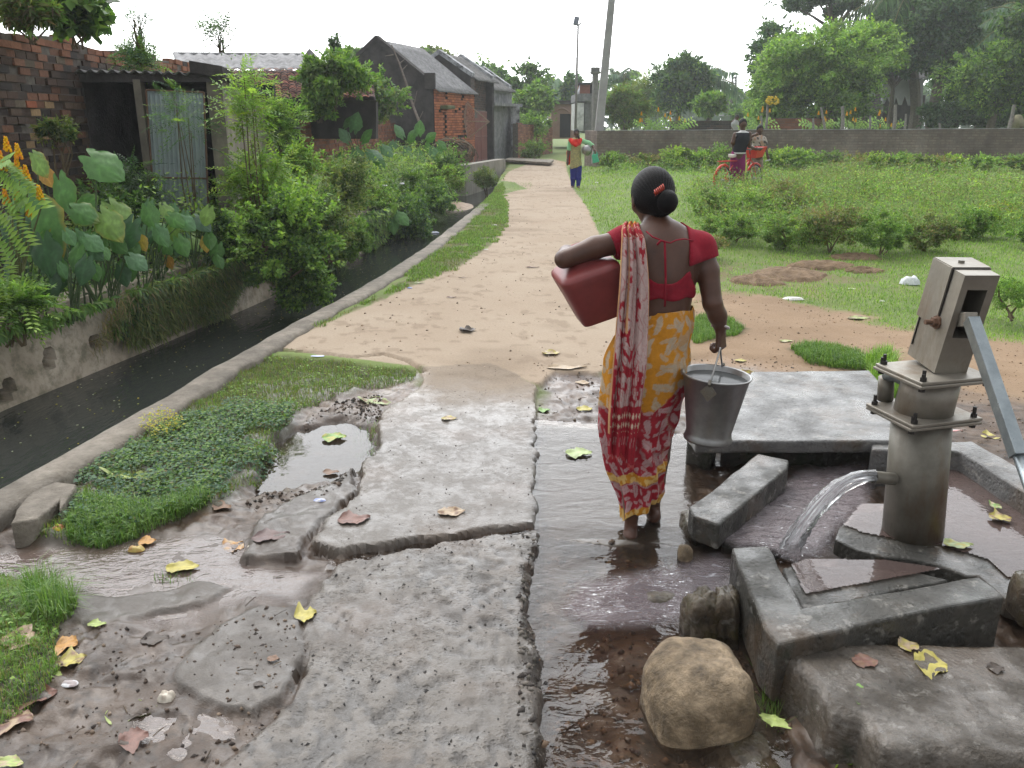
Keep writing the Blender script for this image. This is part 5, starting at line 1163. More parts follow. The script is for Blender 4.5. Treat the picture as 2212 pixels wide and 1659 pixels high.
def broad(P, n, s, pal, hmin, hmax, am=.06, thr=-.2, cl=4):
    X, Y = inpoly(P, n, r, am); k = fbm(X*cl, Y*cl, 19, 2) > thr; X, Y = X[k], Y[k]; N = len(X); Z = hzn(X, Y)+hmin+(hmax-hmin)*r.rand(N)*(.5+.5*vn(X*7, Y*7, 2)); a = r.rand(N)*6.28
    D = np.stack([np.cos(a), np.sin(a), .3*r.randn(N)], -1); Nn = np.stack([.35*r.randn(N), .35*r.randn(N)-.1, np.ones(N)], -1); L = s*(.6+.7*r.rand(N)); return leafV(np.stack([X, Y, Z], -1), D, Nn, L, L*.7, .1), leafcol(N, pal, r)
gl_front = gp([(130,1130),(175,1020),(300,950),(480,860),(640,880),(600,960),(560,1010),(480,1070),(330,1110),(200,1160)])
grassobj('grass', [tufts(W_GL, 16000, .022, .0028, .9, 'mid'), tufts(W_GL, 9000, .030, .0026, .8, 'olive'), tufts(W_GL, 7000, .026, .0026, .8, 'dry'), tufts(W_GL, 6000, .024, .0028, .9, 'bright', thr=.1), tufts(gp([(130,1150),(180,1070),(330,1090),(420,1060),(470,1075),(330,1120),(220,1165)]), 5200, .06, .0026, 1.2, 'mid', .04)], 'fine green grass on the patch between the drain kerb and the puddle')
grassobj('creeping_weeds', [broad(gl_front, 7000, .020, 'blue', .01, .065, .03, -.5), broad(gl_front, 7000, .019, 'mid', .01, .07, .03, -.3), broad(gl_front, 1500, .018, 'dry', .01, .05, .03, -.3), broad(gp([(300,930),(360,905),(400,930),(340,960)]), 500, .014, 'yellow', .04, .12, .02, -.9), broad(W_GL, 3500, .016, 'bright', .005, .03, .05, .0)], 'dense small round-leaved weeds on the front of the grass patch', 'weeds')
grassobj('grass', [tufts(W_GB, 12000, .026, .0024, .9, 'mid', .04, thr=-.5), tufts(W_GB, 5000, .028, .0022, .9, 'bright', .04, thr=-.1), tufts(W_GB, 3500, .03, .002, .9, 'dry', .04, thr=-.2), tufts(gp([(60,1250),(120,1240),(165,1290),(130,1330),(60,1320)]), 900, .10, .0026, 1.5, 'mid', .03, thr=-.9), broad(W_GB, 2500, .016, 'bright', .005, .04, .04, -.2)], 'grass clump at the end of the near mud bank')
grassobj('grass', [tufts(W_SR, 26000, .032, .006, .9, 'mid', .16, 3, -.15), tufts(W_SR, 12000, .034, .006, .9, 'bright', .12, 3, .0), tufts(W_SR, 14000, .03, .005, .9, 'olive', .2, 4, -.1), tufts(W_SR, 5000, .03, .005, .9, 'dry', .22, 4, -.1)], 'patchy verge grass between the drain kerb and the sandy road')
grassobj('grass', [tufts(W_T1, 5000, .04, .004, .9, 'mid'), tufts(W_T2, 7000, .05, .004, .9, 'mid'), tufts(gp([(1860,790),(1920,770),(1935,800),(1935,860),(1900,850)]), 2500, .11, .005, .8, 'bright')], 'small green tufts on the bare earth behind the large slab')
def field():
    n = 330000; Yv = np.exp(r.uniform(np.log(5.2), np.log(31), n)); X = r.uniform(-.2, 1, n)*Yv*.72; X = X[:]; keep = X > np.interp(Yv, [4,7,10,14.8,21,28,60], [2.0,1.9,1.25,1.4,1.6,1.85,3.5])+.06*fbm(Yv*4, X*4, 2)
    X, Yv = X[keep], Yv[keep]; X = X[:140000]; Yv = Yv[:140000]
    h, m = terrain(X, Yv); dens = (1-m['br']*1.0)*(1-m['mu'])*(1-m['sand']); e1 = np.exp(-(((X-2.9)/1.2)**2+((Yv-9.0)/.75)**2))*1.5*sm(.35,.65,fbm(X*9,Yv*9,72)*.5+.5); e2 = np.exp(-(((Yv-19.5-.15*(X-6))/.6)**2))*sm(4.6,6,X)*(1-sm(11,14,X))
    k = r.rand(len(X)) < dens*(1-.8*np.clip(e1, 0, 1))*(1-.75*e2)*(.45+.8*sm(-.5,.3,fbm(X*1.5,Yv*1.5,33))); X, Yv, h = X[k], Yv[k], h[k]; N = len(X); sz = np.interp(Yv, [5, 10, 30], [.022, .035, .07])
    V, C_ = blades(X, Yv, h-.005, sz*(.5+r.rand(N)), sz*.26, .9, 'bright', r); C_ = C_*(1.05+.35*fbm(X*.8, Yv*.8, 44)[:, None]); C_ = C_*.9+np.array([.05,.04,.0])*sm(.0,.5,fbm(X*.6+3,Yv*.6,45))[:, None]
    grassobj('grass', [(V, C_)], 'short bright grass covering the field beside the road')
field()
# ---------------------------------------------------------------- brickwork, roofs, houses
M_brick = colmat('brick', 40, .7, 1.2, .9, .7, .008, 90, spec=.2)
M_mortar = nmat('mortar', [(.3,(.06,.05,.042)),(.7,(.16,.14,.12))], 12, .95, .5, .01, 60)
M_dark = nmat('sooty_plaster', [(.3,(.030,.028,.028)),(.7,(.085,.077,.075))], 3, .95, .6, .02, 25, spec=.1)
M_void = nmat('dark_interior', [(.3,(.006,.006,.007)),(.7,(.014,.014,.016))], 5, .95, 0)
M_asb = nmat('grey_sheet_roof', [(.3,(.17,.17,.175)),(.7,(.30,.30,.31))], 2.2, .8, .3, .01, 30, var=9)
M_asbd = nmat('weathered_sheet_roof', [(.3,(.12,.12,.12)),(.7,(.24,.235,.23))], 2.5, .85, .3, .01, 30, var=9)
M_greyp = nmat('grey_stained_plaster', [(.25,(.10,.105,.115)),(.5,(.22,.225,.235)),(.8,(.33,.33,.33))], 1.4, .85, .3, .01, 20, var=6, sx=(1,1,.4))
M_lime = nmat('flaking_limewash', [(.35,(.06,.06,.06)),(.5,(.30,.31,.33)),(.7,(.55,.57,.60))], 4, .85, .5, .01, 30)
M_redsheet = nmat('rust_red_sheet', [(.3,(.14,.045,.035)),(.7,(.22,.08,.065))], 3, .6, .2, .004, 60, sx=(3,3,.5))
BR = {'old': [(.15,.085,.06),(.11,.075,.055),(.18,.09,.06),(.09,.07,.06),(.20,.10,.065),(.14,.11,.08)], 'dark': [(.055,.042,.038),(.075,.052,.042),(.045,.038,.036),(.09,.058,.045)], 'orange': [(.42,.15,.07),(.48,.18,.085),(.38,.13,.065),(.44,.16,.08),(.32,.12,.07)], 'mid': [(.22,.09,.055),(.27,.11,.065),(.17,.075,.05),(.20,.10,.07)], 'pale': [(.28,.13,.09),(.33,.16,.11),(.24,.11,.08)]}
def brickwall(name, A, B, z0, top, pal, parent=None, th=.2, label=None, cat=None, bl=.23, bh=.075, holes=(), seed=0, rough=.006, mort=None, palf=None, sd=None, topj=.0):
    """A, B ground ends (x,y); top(s)=height; holes (s0,s1,z0,z1). The face looks to the right of A->B."""
    r = random.Random(seed+int(A[0]*10)); A = Vector((A[0], A[1], 0)); B = Vector((B[0], B[1], 0)); d = (B-A); L = d.length; d.normalize(); n = Vector((d.y, -d.x, 0))*(sd or 1)
    tf = top if callable(top) else (lambda s: top); m = MB(); M_ = Matrix((d, n, Vector((0, 0, 1)))).transposed(); row = 0; z = z0; p = BR[pal]; ps = [p[0]]
    while True:
        s = -(row % 2)*bl/2; done = True
        while s < L:
            a = max(0, s); e = min(L, s+bl); mid = (a+e)/2
            if e-a > .03 and z+bh*.5 < tf(mid)+topj*r.uniform(-1, 1):
                done = False
                if not any(h[0] < mid < h[1] and h[2] < z+bh/2 < h[3] for h in holes):
                    q = palf(mid, z, r) if palf else None; c = q or r.choice(p); k = r.uniform(.75, 1.25)
                    m.box(A+d*mid+n*r.uniform(-rough, rough)+Vector((0, 0, z+bh/2)), (e-a-.012, .10, bh-.012), M_, (c[0]*k, c[1]*k, c[2]*k))
            s += bl
        z += bh; row += 1
        if done or z > 6: break
    root = parent or T(name, label, cat, (A+B)/2+Vector((0, 0, z0)))
    m.build('brick_face', M_brick, root)
    # solid body behind, cut by the holes, following the top
    mm = MB(); ns = max(2, int(L/.25)); segs = sorted(set([i*L/ns for i in range(ns+1)]+[h[0] for h in holes]+[h[1] for h in holes]))
    for a, e in zip(segs[:-1], segs[1:]):
        mid = (a+e)/2; ta, te = tf(a), tf(e); hs = sorted([h for h in holes if h[0] <= mid <= h[1]], key=lambda h: h[2]); zz = z0-.3
        def seg(u0, u1):
            if min(u1, ta, te)-u0 < .01: return
            v = [];
            for z_ in (0, 1):
                for (q, o) in ((a, .032), (e, .032), (e, -th), (a, -th)):
                    zt = u0 if z_ == 0 else min(u1, (ta if q == a else te))
                    v.append(A+d*q+n*o+Vector((0, 0, zt)))
            mm.hexa(v[::-1] if False else v)
        for h in hs: seg(zz, h[2]); zz = h[3]
        seg(zz, 99)
    mm.build('wall_core', mort or M_mortar, root)
    return root
def sheetroof(name, P00, P10, P01, P11, mat, parent, pitch=.075, am=.012, th=.006, over=0):
    """corrugated sheet: P00-P10 lower edge, P01-P11 upper edge; waves run down the slope"""
    P00, P10, P01, P11 = [Vector(p) for p in (P00, P10, P01, P11)]; W_ = (P10-P00).length; n = int(W_/pitch*6); nv = 8; N = (P10-P00).cross(P01-P00).normalized(); N = N if N.z > 0 else -N; V = []
    for i in range(n+1):
        u = i/n
        for j in range(nv):
            v = j/(nv-1); q = P00.lerp(P10, u).lerp(P01.lerp(P11, u), v); V.append(q+N*am*math.sin(u*W_/pitch*2*math.pi)+N*(.01 if (v > .5) else 0)+N*.006*math.sin(u*W_*2.1+v*3))
    o = mk(name, np.array([tuple(v) for v in V]), gridfaces(n+1, nv), mat, parent, True); s = o.modifiers.new('th', 'SOLIDIFY'); s.thickness = th; s.offset = 0; return o
def tileroof(name, P00, P10, P01, P11, parent, seed=0):
    P00, P10, P01, P11 = [Vector(p) for p in (P00, P10, P01, P11)]; W_ = (P10-P00).length; H_ = (P01-P00).length; N = (P10-P00).cross(P01-P00).normalized(); N = N if N.z > 0 else -N; r = np.random.RandomState(seed)
    nr_ = int(H_/.13); nc_ = int(W_/.14); cols = np.array([(.26,.10,.07),(.32,.13,.09),(.19,.08,.06),(.24,.14,.11),(.14,.08,.065)]); V = []; C_ = []; F_ = []
    prof = [(-.5, 0), (-.3, .7), (0, 1), (.3, .7), (.5, 0)]
    for j in range(nr_):
        for i in range(nc_):
            c = cols[r.randint(5)]*r.uniform(.7, 1.25); lift = r.uniform(0, .014); du = r.uniform(-.1, .1); n0 = len(V)
            for v_, tilt in ((j-.25, .030), (j+1.0, .004)):
                for a, b_ in prof:
                    u = (i+.5+a*.95+du)/nc_; v = v_/nr_; q = P00.lerp(P10, min(max(u, 0), 1)).lerp(P01.lerp(P11, min(max(u, 0), 1)), v); V.append(q+N*(b_*.035+tilt+lift)); C_.append(c)
            for k in range(4): F_.append((n0+k, n0+k+1, n0+k+6, n0+k+5))
    o = mk(name, np.array([tuple(v) for v in V]), F_, M_brick, parent, col=np.array(C_)); 
    b2 = MB((.1,.05,.04)).add([P00-N*.02, P10-N*.02, P11-N*.02, P01-N*.02, P00-N*.08, P10-N*.08, P11-N*.08, P01-N*.08], [(0,1,2,3),(7,6,5,4),(0,4,5,1),(1,5,6,2),(2,6,7,3),(3,7,4,0)]); b2.build('roof_deck', M_dark, parent); return o
def quadwall(name, pts, th, mat, parent, out=None):
    """solid panel from a planar outline, thickness th away from the camera side"""
    pts = [Vector(p) for p in pts]; n = (pts[1]-pts[0]).cross(pts[2]-pts[0]).normalized()
    if n.y < 0 if out is None else n.dot(out) > 0: n = -n
    k = len(pts); b_ = [p+n*th for p in pts]
    return mk(name, np.array([tuple(p) for p in pts+b_]), [tuple(range(k)), tuple(range(k, 2*k))[::-1]]+[(i, i+k, (i+1) % k+k, (i+1) % k) for i in range(k)], mat, parent)
# ---- old brick wall on the left, running away from the camera
def tw(s): return 2.44+.03*math.sin(s*3)+.05*s/8
def pal1(s, z, r):
    if z > 2.28 and r.random() < .7: return (.25,.11,.065)
    if z > 2.1 and r.random() < .3: return (.20,.10,.065)
    if 1.5 < s < 2.3 and 1.2 < z < 1.75 and r.random() < .5: return r.choice([(.33,.11,.06),(.30,.20,.11)])
    if r.random() < .55: return r.choice(BR['dark'])
    return None
brickwall('brick_wall', (-4.83, 7.2), (-5.3, 15.4), .1, tw, 'old', label='old dark brick wall with a reddish top course behind the taro and the shed', cat='brick wall', bl=.215, bh=.078, rough=.02, palf=pal1, seed=3, topj=.03)
q = MB(); a = Vector((-4.69, 7.6, 0)); q.hexa([(-4.71,7.2,.9),(-4.70,8.05,.9),(-4.60,8.05,.9),(-4.61,7.2,.9),(-4.71,7.2,2.05),(-4.70,8.02,1.95),(-4.62,8.02,1.95),(-4.63,7.2,2.05)]); 
# ---- shed
sh = T('shed', 'small dark concrete shed with wavy tin roof and a corrugated metal door', 'shed', At(330, 500, 10.3))
YS = 10.2
def sp(px, py, dY=0): return At(px, py, YS+dY)
zf = .15; x0, x1, x2, x3 = sp(196, 300).x, sp(312, 300).x, sp(455, 300).x, sp(492, 300).x; zt = sp(300, 172).z; zc = sp(300, 160).z
m = MB(); m.box((x0-.06, YS+.9, (zf+zt)/2), (.12, 1.8, zt-zf+.3)); m.build('side_wall', M_dark, sh)
m = MB(); m.hexa([(x2+.02, YS-.02, zf-.3), (x3, YS-.02, zf-.3), (x3, YS+2.2, zf-.3), (x2+.02, YS+2.2, zf-.3), (x2+.02, YS-.02, zt+.02), (x3, YS-.02, zt+.02), (x3, YS+2.2, zt-.28), (x2+.02, YS+2.2, zt-.28)])
M_shw = nmat('shed_plaster', [(.3,(.07,.062,.052)),(.62,(.30,.27,.22))], 1.1, .85, .4, .01, 25, var=4, sx=(1,1,.45)); m.build('side_wall', M_shw, sh)
m = MB(); m.box(((x1)+.02, YS-.01, (zf+zt)/2-.1), (.085, .12, zt-zf+.2)); m.build('door_post', M_shw, sh)
MB().box(((x0+x3)/2, YS, zt+.02), (x3-x0+.04, .14, .10)).build('lintel', M_dark, sh)
MB().box(((x0+x3)/2, YS+2.2, 1.0), (x3-x0, .12, 2.2)).build('back_wall', M_void, sh); MB().box(((x0+x3)/2, YS+1.1, .05), (x3-x0+.1, 2.3, .06)).build('floor', M_void, sh)
sheetroof('roof_sheet', (x0-.12, YS-.12, zc+.03), (x2-.12, YS-.12, zc-.0), (x0-.12, YS+2.3, zc-.12), (x2-.12, YS+2.3, zc-.16), M_asbd, sh, .125, .02)
m = MB(); m.hexa([(x2-.12, YS-.1, zt+.07), (x3+.05, YS-.1, zt+.02), (x3+.05, YS+2.3, zt-.30), (x2-.12, YS+2.3, zt-.25), (x2-.12, YS-.1, zt+.20), (x3+.05, YS-.1, zt+.14), (x3+.05, YS+2.3, zt-.19), (x2-.12, YS+2.3, zt-.14)]); m.build('roof_slab', M_dark, sh)
M_tin = metal('galvanised_sheet', (.26,.32,.33), (.38,.45,.46), .5, .15, 3, .04)
def tindoor():
    d = T('x', None, None) if False else None
    a, b_ = sp(322, 195), sp(446, 200); c_, e = sp(345, 522), sp(458, 522); n = 96; V = []
    for i in range(n+1):
        u = i/n
        for j in range(13):
            v = j/12; p = a.lerp(b_, u).lerp(c_.lerp(e, u), v); V.append((p.x, YS-.06+.014*math.sin(u*12*2*math.pi)-(.012 if v > .56 else 0), p.z))
    o = mk('door', np.array(V), gridfaces(n+1, 13), M_tin, sh, True); s = o.modifiers.new('t', 'SOLIDIFY'); s.thickness = .004
    fr = MB((.10,.05,.03)); q = lambda p, dy=-.085: Vector((p.x, YS+dy, p.z))
    for p1, p2 in ((a, b_), (b_, e), (a.lerp(c_, .56), b_.lerp(e, .56)), (a, c_)): fr.tube([q(p1), q(p2)], .011, 6)
    fr.build('door_frame', M_rust, o)
tindoor()
# ---- tiled roof house with a sheet roof behind
th_ = T('house', 'low house with red clay tile roof in front of a long grey corrugated roof', 'house', At(600, 240, 18.5))
def q_(px, py, Y): return At(px, py, Y)
tileroof('tile_roof', q_(440, 216, 17.4), q_(812, 214, 17.4), q_(440, 152, 19.6), q_(800, 150, 19.6), th_, 4)
sheetroof('corrugated_roof', q_(380, 150, 19.9), q_(662, 150, 19.9), q_(375, 117, 21.4), q_(655, 119, 21.4), M_asb, th_, .26, .022, .01)
MB((.3,.3,.3)).tube([q_(375,117,21.45), q_(655,119,21.45)], .05, 8).build('ridge_cap', M_asb, th_)
quadwall('front_wall', [q_(440, 222, 17.8), q_(812, 220, 17.8), q_(812, 300, 17.8), q_(440, 300, 17.8)], .3, M_dark, th_)
quadwall('upper_wall', [q_(380, 152, 19.95), q_(790, 152, 19.95), q_(790, 175, 19.95), q_(380, 175, 19.95)], .2, M_dark, th_)
quadwall('gable_wall', [q_(655, 150, 19.9), q_(657, 119, 21.4), q_(668, 104, 21.6), q_(682, 118, 21.6), (q_(690, 150, 20.2))], .2, M_asbd, th_)
# ---- compound wall with brick face and grassy top
brickwall('brick_wall', (-4.15, 17.0), (-3.95, 29.3), .1, lambda s: 1.60+.03*math.sin(s*2), 'mid', label='long weathered red brick compound wall overgrown with grass on top', cat='brick wall', bl=.26, bh=.085, seed=5, rough=.01)
m = T('plaster_wall', 'short stretch of blackened mossy wall before the brick compound wall', 'wall', (-4.3, 15.8, .1))
o = MB().hexa([(-4.55,14.2,-.1),(-4.12,16.95,-.1),(-4.35,17.0,-.1),(-4.8,14.3,-.1),(-4.55,14.2,1.72),(-4.12,16.95,1.72),(-4.35,17.0,1.66),(-4.8,14.3,1.66)]).build('wall_body', M_dark, m); bevel(o, .05, 2)
# ---- gable houses by the road
D17 = Vector((math.sin(R(17)), math.cos(R(17)), 0)); L17 = Vector((-D17.y, D17.x, 0))
def gable(name, label, C, hw, length, ze, za, wallmat, roofmat, zg=.1, coping=None, side=None, over=.22, cat='house'):
    o = T(name, label, cat, (C[0], C[1], zg)); C = Vector((C[0], C[1], 0)); Z = lambda p, z: Vector((p.x, p.y, z))
    A = C+L17*hw; Bk = C+L17*2*hw; pts = [Z(C, zg-.3), Z(C, ze), Z(A, za), Z(Bk, ze), Z(Bk, zg-.3)]
    quadwall('gable_wall', pts, .22, wallmat, o, out=-D17)
    e = D17*length; quadwall('far_gable_wall', [p+e-D17*.22 for p in pts], .22, wallmat, o, out=-D17)
    R_ = -L17*over; dz = -over*(za-ze)/hw; up = Vector((0, 0, .05))
    sheetroof('roof', Z(C, ze+.03+dz)+R_-D17*(-.0), Z(C, ze+.03+dz)+R_+e, Z(A, za+.03), Z(A, za+.03)+e, roofmat, o, .16, .022, .012)
    sheetroof('roof', Z(Bk, ze+.03+dz)-R_, Z(Bk, ze+.03+dz)-R_+e, Z(A, za+.03), Z(A, za+.03)+e, roofmat, o, .16, .022, .012)
    for off in ([0, 1] if coping else [0]):
        m = MB(); b_ = D17*(.02+off*(length-.24))
        for p, q2 in ((Z(C, ze), Z(A, za)), (Z(A, za), Z(Bk, ze))):
            n = Vector((0, 0, 1)); m.hexa([p+b_-D17*.06, p+b_+D17*.26, q2+b_+D17*.26, q2+b_-D17*.06, p+b_-D17*.06+n*.17, p+b_+D17*.26+n*.17, q2+b_+D17*.26+n*.17, q2+b_-D17*.06+n*.17])
        m.build('coping', coping or wallmat, o)
    return o
hC = Vector((-2.6, 29.0, 0))
def win1(): return [(.75,1.02,1.05,1.92),(2.72,3.02,1.0,2.15),(1.0,1.14,2.35,2.62),(2.62,2.76,2.35,2.62)]+[(s,s+.07,1.92,2.02) for s in (.30,.45,.60,1.25,1.40,1.55,1.75,1.95,2.15,2.35)]+[(s,s+.07,1.02,1.12) for s in (1.3,1.6,1.9,2.2,2.45)]
h1 = gable('house', 'black gable-ended house with an orange brick side and grey sheet roof', hC, 1.95, 3.95, 2.66, 4.12, M_dark, M_asb)
brickwall('side', (hC.x, hC.y+.02), tuple((hC+D17*3.95))[:2], .1, 2.62, 'orange', parent=h1, holes=win1(), bl=.25, bh=.085, seed=9, mort=M_void, th=.12)
for w in win1()[:2]:
    m = MB((.05,.045,.045)); a = hC+D17*((w[0]+w[1])/2)-Vector((D17.y, -D17.x, 0))*.06
    Mf = Matrix((D17, Vector((D17.y, -D17.x, 0)), Vector((0,0,1)))).transposed(); f = MB((.05,.045,.045)).box(a+Vector((0,0,(w[2]+w[3])/2)), (w[1]-w[0], .04, w[3]-w[2]), Mf).build('window', M_void, h1)
    for k in (-1, 0, 1): m.tube([a+D17*k*.08+Vector((D17.y,-D17.x,0))*.08+Vector((0,0,w[2])), a+D17*k*.08+Vector((D17.y,-D17.x,0))*.08+Vector((0,0,w[3]))], .008, 5)
    m.build('bar', M_rust, f)
a = hC+D17*.9+Vector((D17.y,-D17.x,0))*.16; Mf = Matrix((D17, Vector((D17.y, -D17.x, 0)), Vector((0,0,1)))).transposed(); bevel(MB((.10,.12,.05)).box(a+Vector((0,0,2.05)), (.75, .3, .12), Mf).build('window_hood', M_col, h1), .03, 2)
MB().box(hC+L17*.1+D17*.05+Vector((0,0,2.85)), (.34,.3,.5)).build('corner_pier', M_dark, h1)
h2 = gable('house', 'middle gable house with whitewashed coping behind the orange brick one', Vector((-1.48, 33.05, 0)), 1.3, 2.6, 3.15, 3.98, M_dark, M_asbd, coping=M_lime)
h3 = gable('house', 'grey plastered house with whitewashed coping beside the red gate', Vector((-1.02, 36.0, 0)), 1.25, 3.4, 2.92, 3.75, M_dark, M_asbd, coping=M_lime)
C3 = Vector((-1.02, 36.0, 0)); n3 = Vector((D17.y, -D17.x, 0))
def p3(s, z, o=0): return Vector((C3.x, C3.y, 0))+D17*s+n3*o+Vector((0, 0, z))
quadwall('side_wall', [p3(0,-.1,.02), p3(3.4,-.1,.02), p3(3.4,2.9,.02), p3(0,2.9,.02)], .2, M_greyp, h3, out=n3)
m = MB(); m.hexa([p3(-.25,2.20,.0), p3(-.25,2.20,.42), p3(3.7,2.20,.42), p3(3.7,2.20,0), p3(-.25,2.32,.0), p3(-.25,2.32,.42), p3(3.7,2.32,.42), p3(3.7,2.32,0)]); m.build('porch_slab', M_greyp, h3)
m = MB(); c = p3(3.1, 0, .28); m.box(c+Vector((0,0,1.1)), (.36,.36,2.3)); m.build('porch_pillar', M_lime, h3)
gt = T('gate', 'tall rust-red metal sheet gate between the brick house and grey house', 'gate', At(1040, 333, 34.3)); 
ga, gb = At(1026, 336, 33.2), At(1053, 336, 34.6); ga.z = gb.z = .1; gz = At(1030, 240, 33.5).z
for k in range(2):
    p = ga.lerp(gb, k*.5+.02); q = ga.lerp(gb, k*.5+.48); f = quadwall('gate_leaf', [p, q, Vector((q.x,q.y,gz)), Vector((p.x,p.y,gz))], .03, M_redsheet, gt)
    mb = MB((.16,.06,.045)); 
    for z in (.15, (gz+.1)/2, gz-.03): mb.tube([Vector((p.x,p.y-.03,z)), Vector((q.x,q.y-.03,z))], .02, 4)
    mb.build('rail', M_redsheet, f)
brickwall('side', tuple(At(1024,300,32.9))[:2], tuple(At(1052,300,35.9))[:2], gz+.05, 3.1, 'dark', parent=h2, bl=.26, bh=.085, seed=12, th=.1)
# fishing net hung on poles
fn = T('fishing_net', 'lens-shaped fishing net stretched on thin poles against the brick house', 'fishing net', At(1020, 310, 31.0))
b = NB('net_mesh'); vv = b.n('ShaderNodeTexWave'); tr = b.n('ShaderNodeBsdfTransparent'); df = b.bsdf((.42,.27,.22), .8); mxs = b.n('ShaderNodeMixShader'); nn_ = b.noise(18, 2, .5); b.l(b.ramp(nn_, [(.3,.45),(.7,.8)]), mxs.inputs[0]); b.l(tr.outputs[0], mxs.inputs[1]); b.l(df, mxs.inputs[2]); M_net = b.done(mxs.outputs[0])
nc = At(1014, 261, 31.0); V = []
for i in range(13):
    u = i/12*2-1
    for j in range(13):
        v = j/12*2-1; w = .19*math.sqrt(max(0, 1-u*u)); V.append((nc.x+v*w+.05*u, nc.y+.12*(1-v*v)*(1-u*u)-.1*v, nc.z-u*.68))
o = mk('net', np.array(V), gridfaces(13, 13), M_net, fn, True); apx = At(1057, 263, 30.6)
for (px, py) in ((1010, 224), (1006, 262), (1012, 298)): MB((.28,.22,.16)).tube([At(px, py, 31.0), apx], .022, 5).build('pole', M_wood, fn)
MB((.28,.22,.16)).tube([At(1007, 225, 30.98), At(1003, 262, 30.98), At(1010, 299, 30.98)], .015, 5).build('pole', M_wood, fn)
# leaning dead branch
lb_ = T('dead_branch', 'long bare branch leaning on the black gable wall', 'branch', At(914, 285, 27.6)); mb = MB((.16,.13,.11))
P = [At(914, 285, 27.6), At(893, 230, 28.2), At(876, 175, 28.5), At(862, 135, 28.7), At(846, 97, 28.8)]; mb.tube(P, [.05,.045,.04,.03,.02], 6)
for k, (a, b_) in enumerate((((893,230),(901,196)), ((882,195),(868,190)), ((862,138),(874,128)), ((850,118),(832,121)), ((905,258),(914,240)), ((868,152),(880,140)))): mb.tube([At(*a, 28.3), At(*b_, 28.2)], [.02, .008], 5)
mb.build('branch', M_wood, lb_)
# heap of dry palm fronds and branches
hp_ = T('branch_heap', 'heap of curled dry branches in front of the orange brick house', 'branch heap', At(975, 340, 28.5)); rr = random.Random(4); mb = MB(); c = At(975, 326, 28.5)
for k in range(90):
    a = rr.uniform(0, 6.28); R0 = rr.uniform(.15, .62); cc = c+Vector((rr.uniform(-.25, .35), rr.uniform(-.3, .3), rr.uniform(-.28, .12))); t0 = rr.uniform(0, 6.28); ln = rr.uniform(1.0, 3.5); tl = rr.uniform(-.5, .5)
    col = rr.choice([(.12,.085,.06),(.20,.14,.09),(.08,.06,.045),(.26,.19,.13)]); mb.tube([cc+Vector((R0*math.cos(t0+ln*s/6), tl*R0*math.sin(t0+ln*s/6), .75*R0*math.sin(t0+ln*s/6))) for s in range(7)], .022, 4, col=col)
mb.build('branches', M_wood, hp_)
# drain bank wall and slab bridge in front of the houses
bw = T('bank_wall', 'low grey concrete bank wall in front of the brick house at the drain', 'retaining wall', At(1050, 370, 26)); a, b_ = At(1006, 357, 24.5), At(1092, 343, 29.5)
m = MB(); m.hexa([(a.x,a.y,-.6),(b_.x,b_.y,-.6),(b_.x-.3,b_.y+.1,-.6),(a.x-.3,a.y+.1,-.6),(a.x,a.y,a.z),(b_.x,b_.y,b_.z),(b_.x-.3,b_.y+.1,b_.z),(a.x-.3,a.y+.1,a.z)]); m.build('wall_body', nmat('bank_plaster', [(.3,(.14,.13,.11)),(.7,(.33,.31,.27))], 2, .85, .3, .01, 20, sx=(1,1,.5)), bw)
slb = MB(); P = gp([(1088,346),(1100,341),(1196,346),(1188,352)], .12); slb.prism(P, .06, .14); tag(bevel(slb.build('slab_bridge', M_kerb, loc=(At(1140,346,30).x, 30, .05)), .01, 2), 'thin concrete slab bridging the far drain in front of the grey house', 'slab bridge')
# broken road edge lumps over the drain
rg_ = random.Random(8)
for i, (px, py, w, lab) in enumerate([(1092,392,.24,'dark broken lump of road concrete nearest the slab bridge'),(1105,401,.26,'cracked ledge of road concrete hanging over the drain'),(1122,407,.34,'lowest broken road piece sticking out over the drain')]):
    p = G(px, py, 0); m = MB(); m.prism(jag([(p.x-w, p.y-.45), (p.x+w, p.y-.3), (p.x+w, p.y+.5), (p.x-w*.6, p.y+.6)], .05, seed=i), -.16, -.02-.02*i); tag(bevel(m.build('road_fragment', M_wcd, loc=(p.x, p.y, -.1)), .02, 2), lab, 'broken concrete')
# ---- far brick wall, pink house, grey two-level house
brickwall('brick_wall', tuple(At(1117,300,38))[:2], tuple(At(1192,300,45))[:2], .0, lambda s: 1.5-.02*s, 'pale', label='crumbling red brick wall with white base past the grey house', cat='brick wall', bl=.26, bh=.09, seed=15)
pk = T('house', 'small pink house with dark door at the end of the road', 'house', At(1210, 295, 52)); M_pink = nmat('pink_plaster', [(.3,(.26,.16,.13)),(.7,(.36,.23,.19))], 2, .85, .2, .01, 20)
YF = 52
def bxp(par, nm, x0, x1, y0, y1, Y, dep, mat): a = At(x0, y1, Y); b2 = At(x1, y0, Y); return MB().box(((a.x+b2.x)/2, Y+dep/2, (a.z+b2.z)/2), (abs(b2.x-a.x), dep, abs(b2.z-a.z))).build(nm, mat, par)
bxp(pk, 'wall', 1191, 1247, 224, 300, YF, 5, M_pink); bxp(pk, 'parapet', 1189, 1250, 217, 225, YF-.15, 5.3, M_dark); bxp(pk, 'door', 1209, 1233, 246, 297, YF-.05, .1, M_void)
m = MB((.36,.22,.18)); m.tube([At(1197+33*k/10, 243-9*math.sin(math.pi*k/10), YF-.03) for k in range(11)], .06, 5); m.build('arch_moulding', M_pink, pk)
bxp(pk, 'roof_drum', 1196, 1203, 206, 217, YF+1, .6, nmat('blue_drum', [(.3,(.15,.25,.27)),(.7,(.2,.32,.34))], 4, .6))
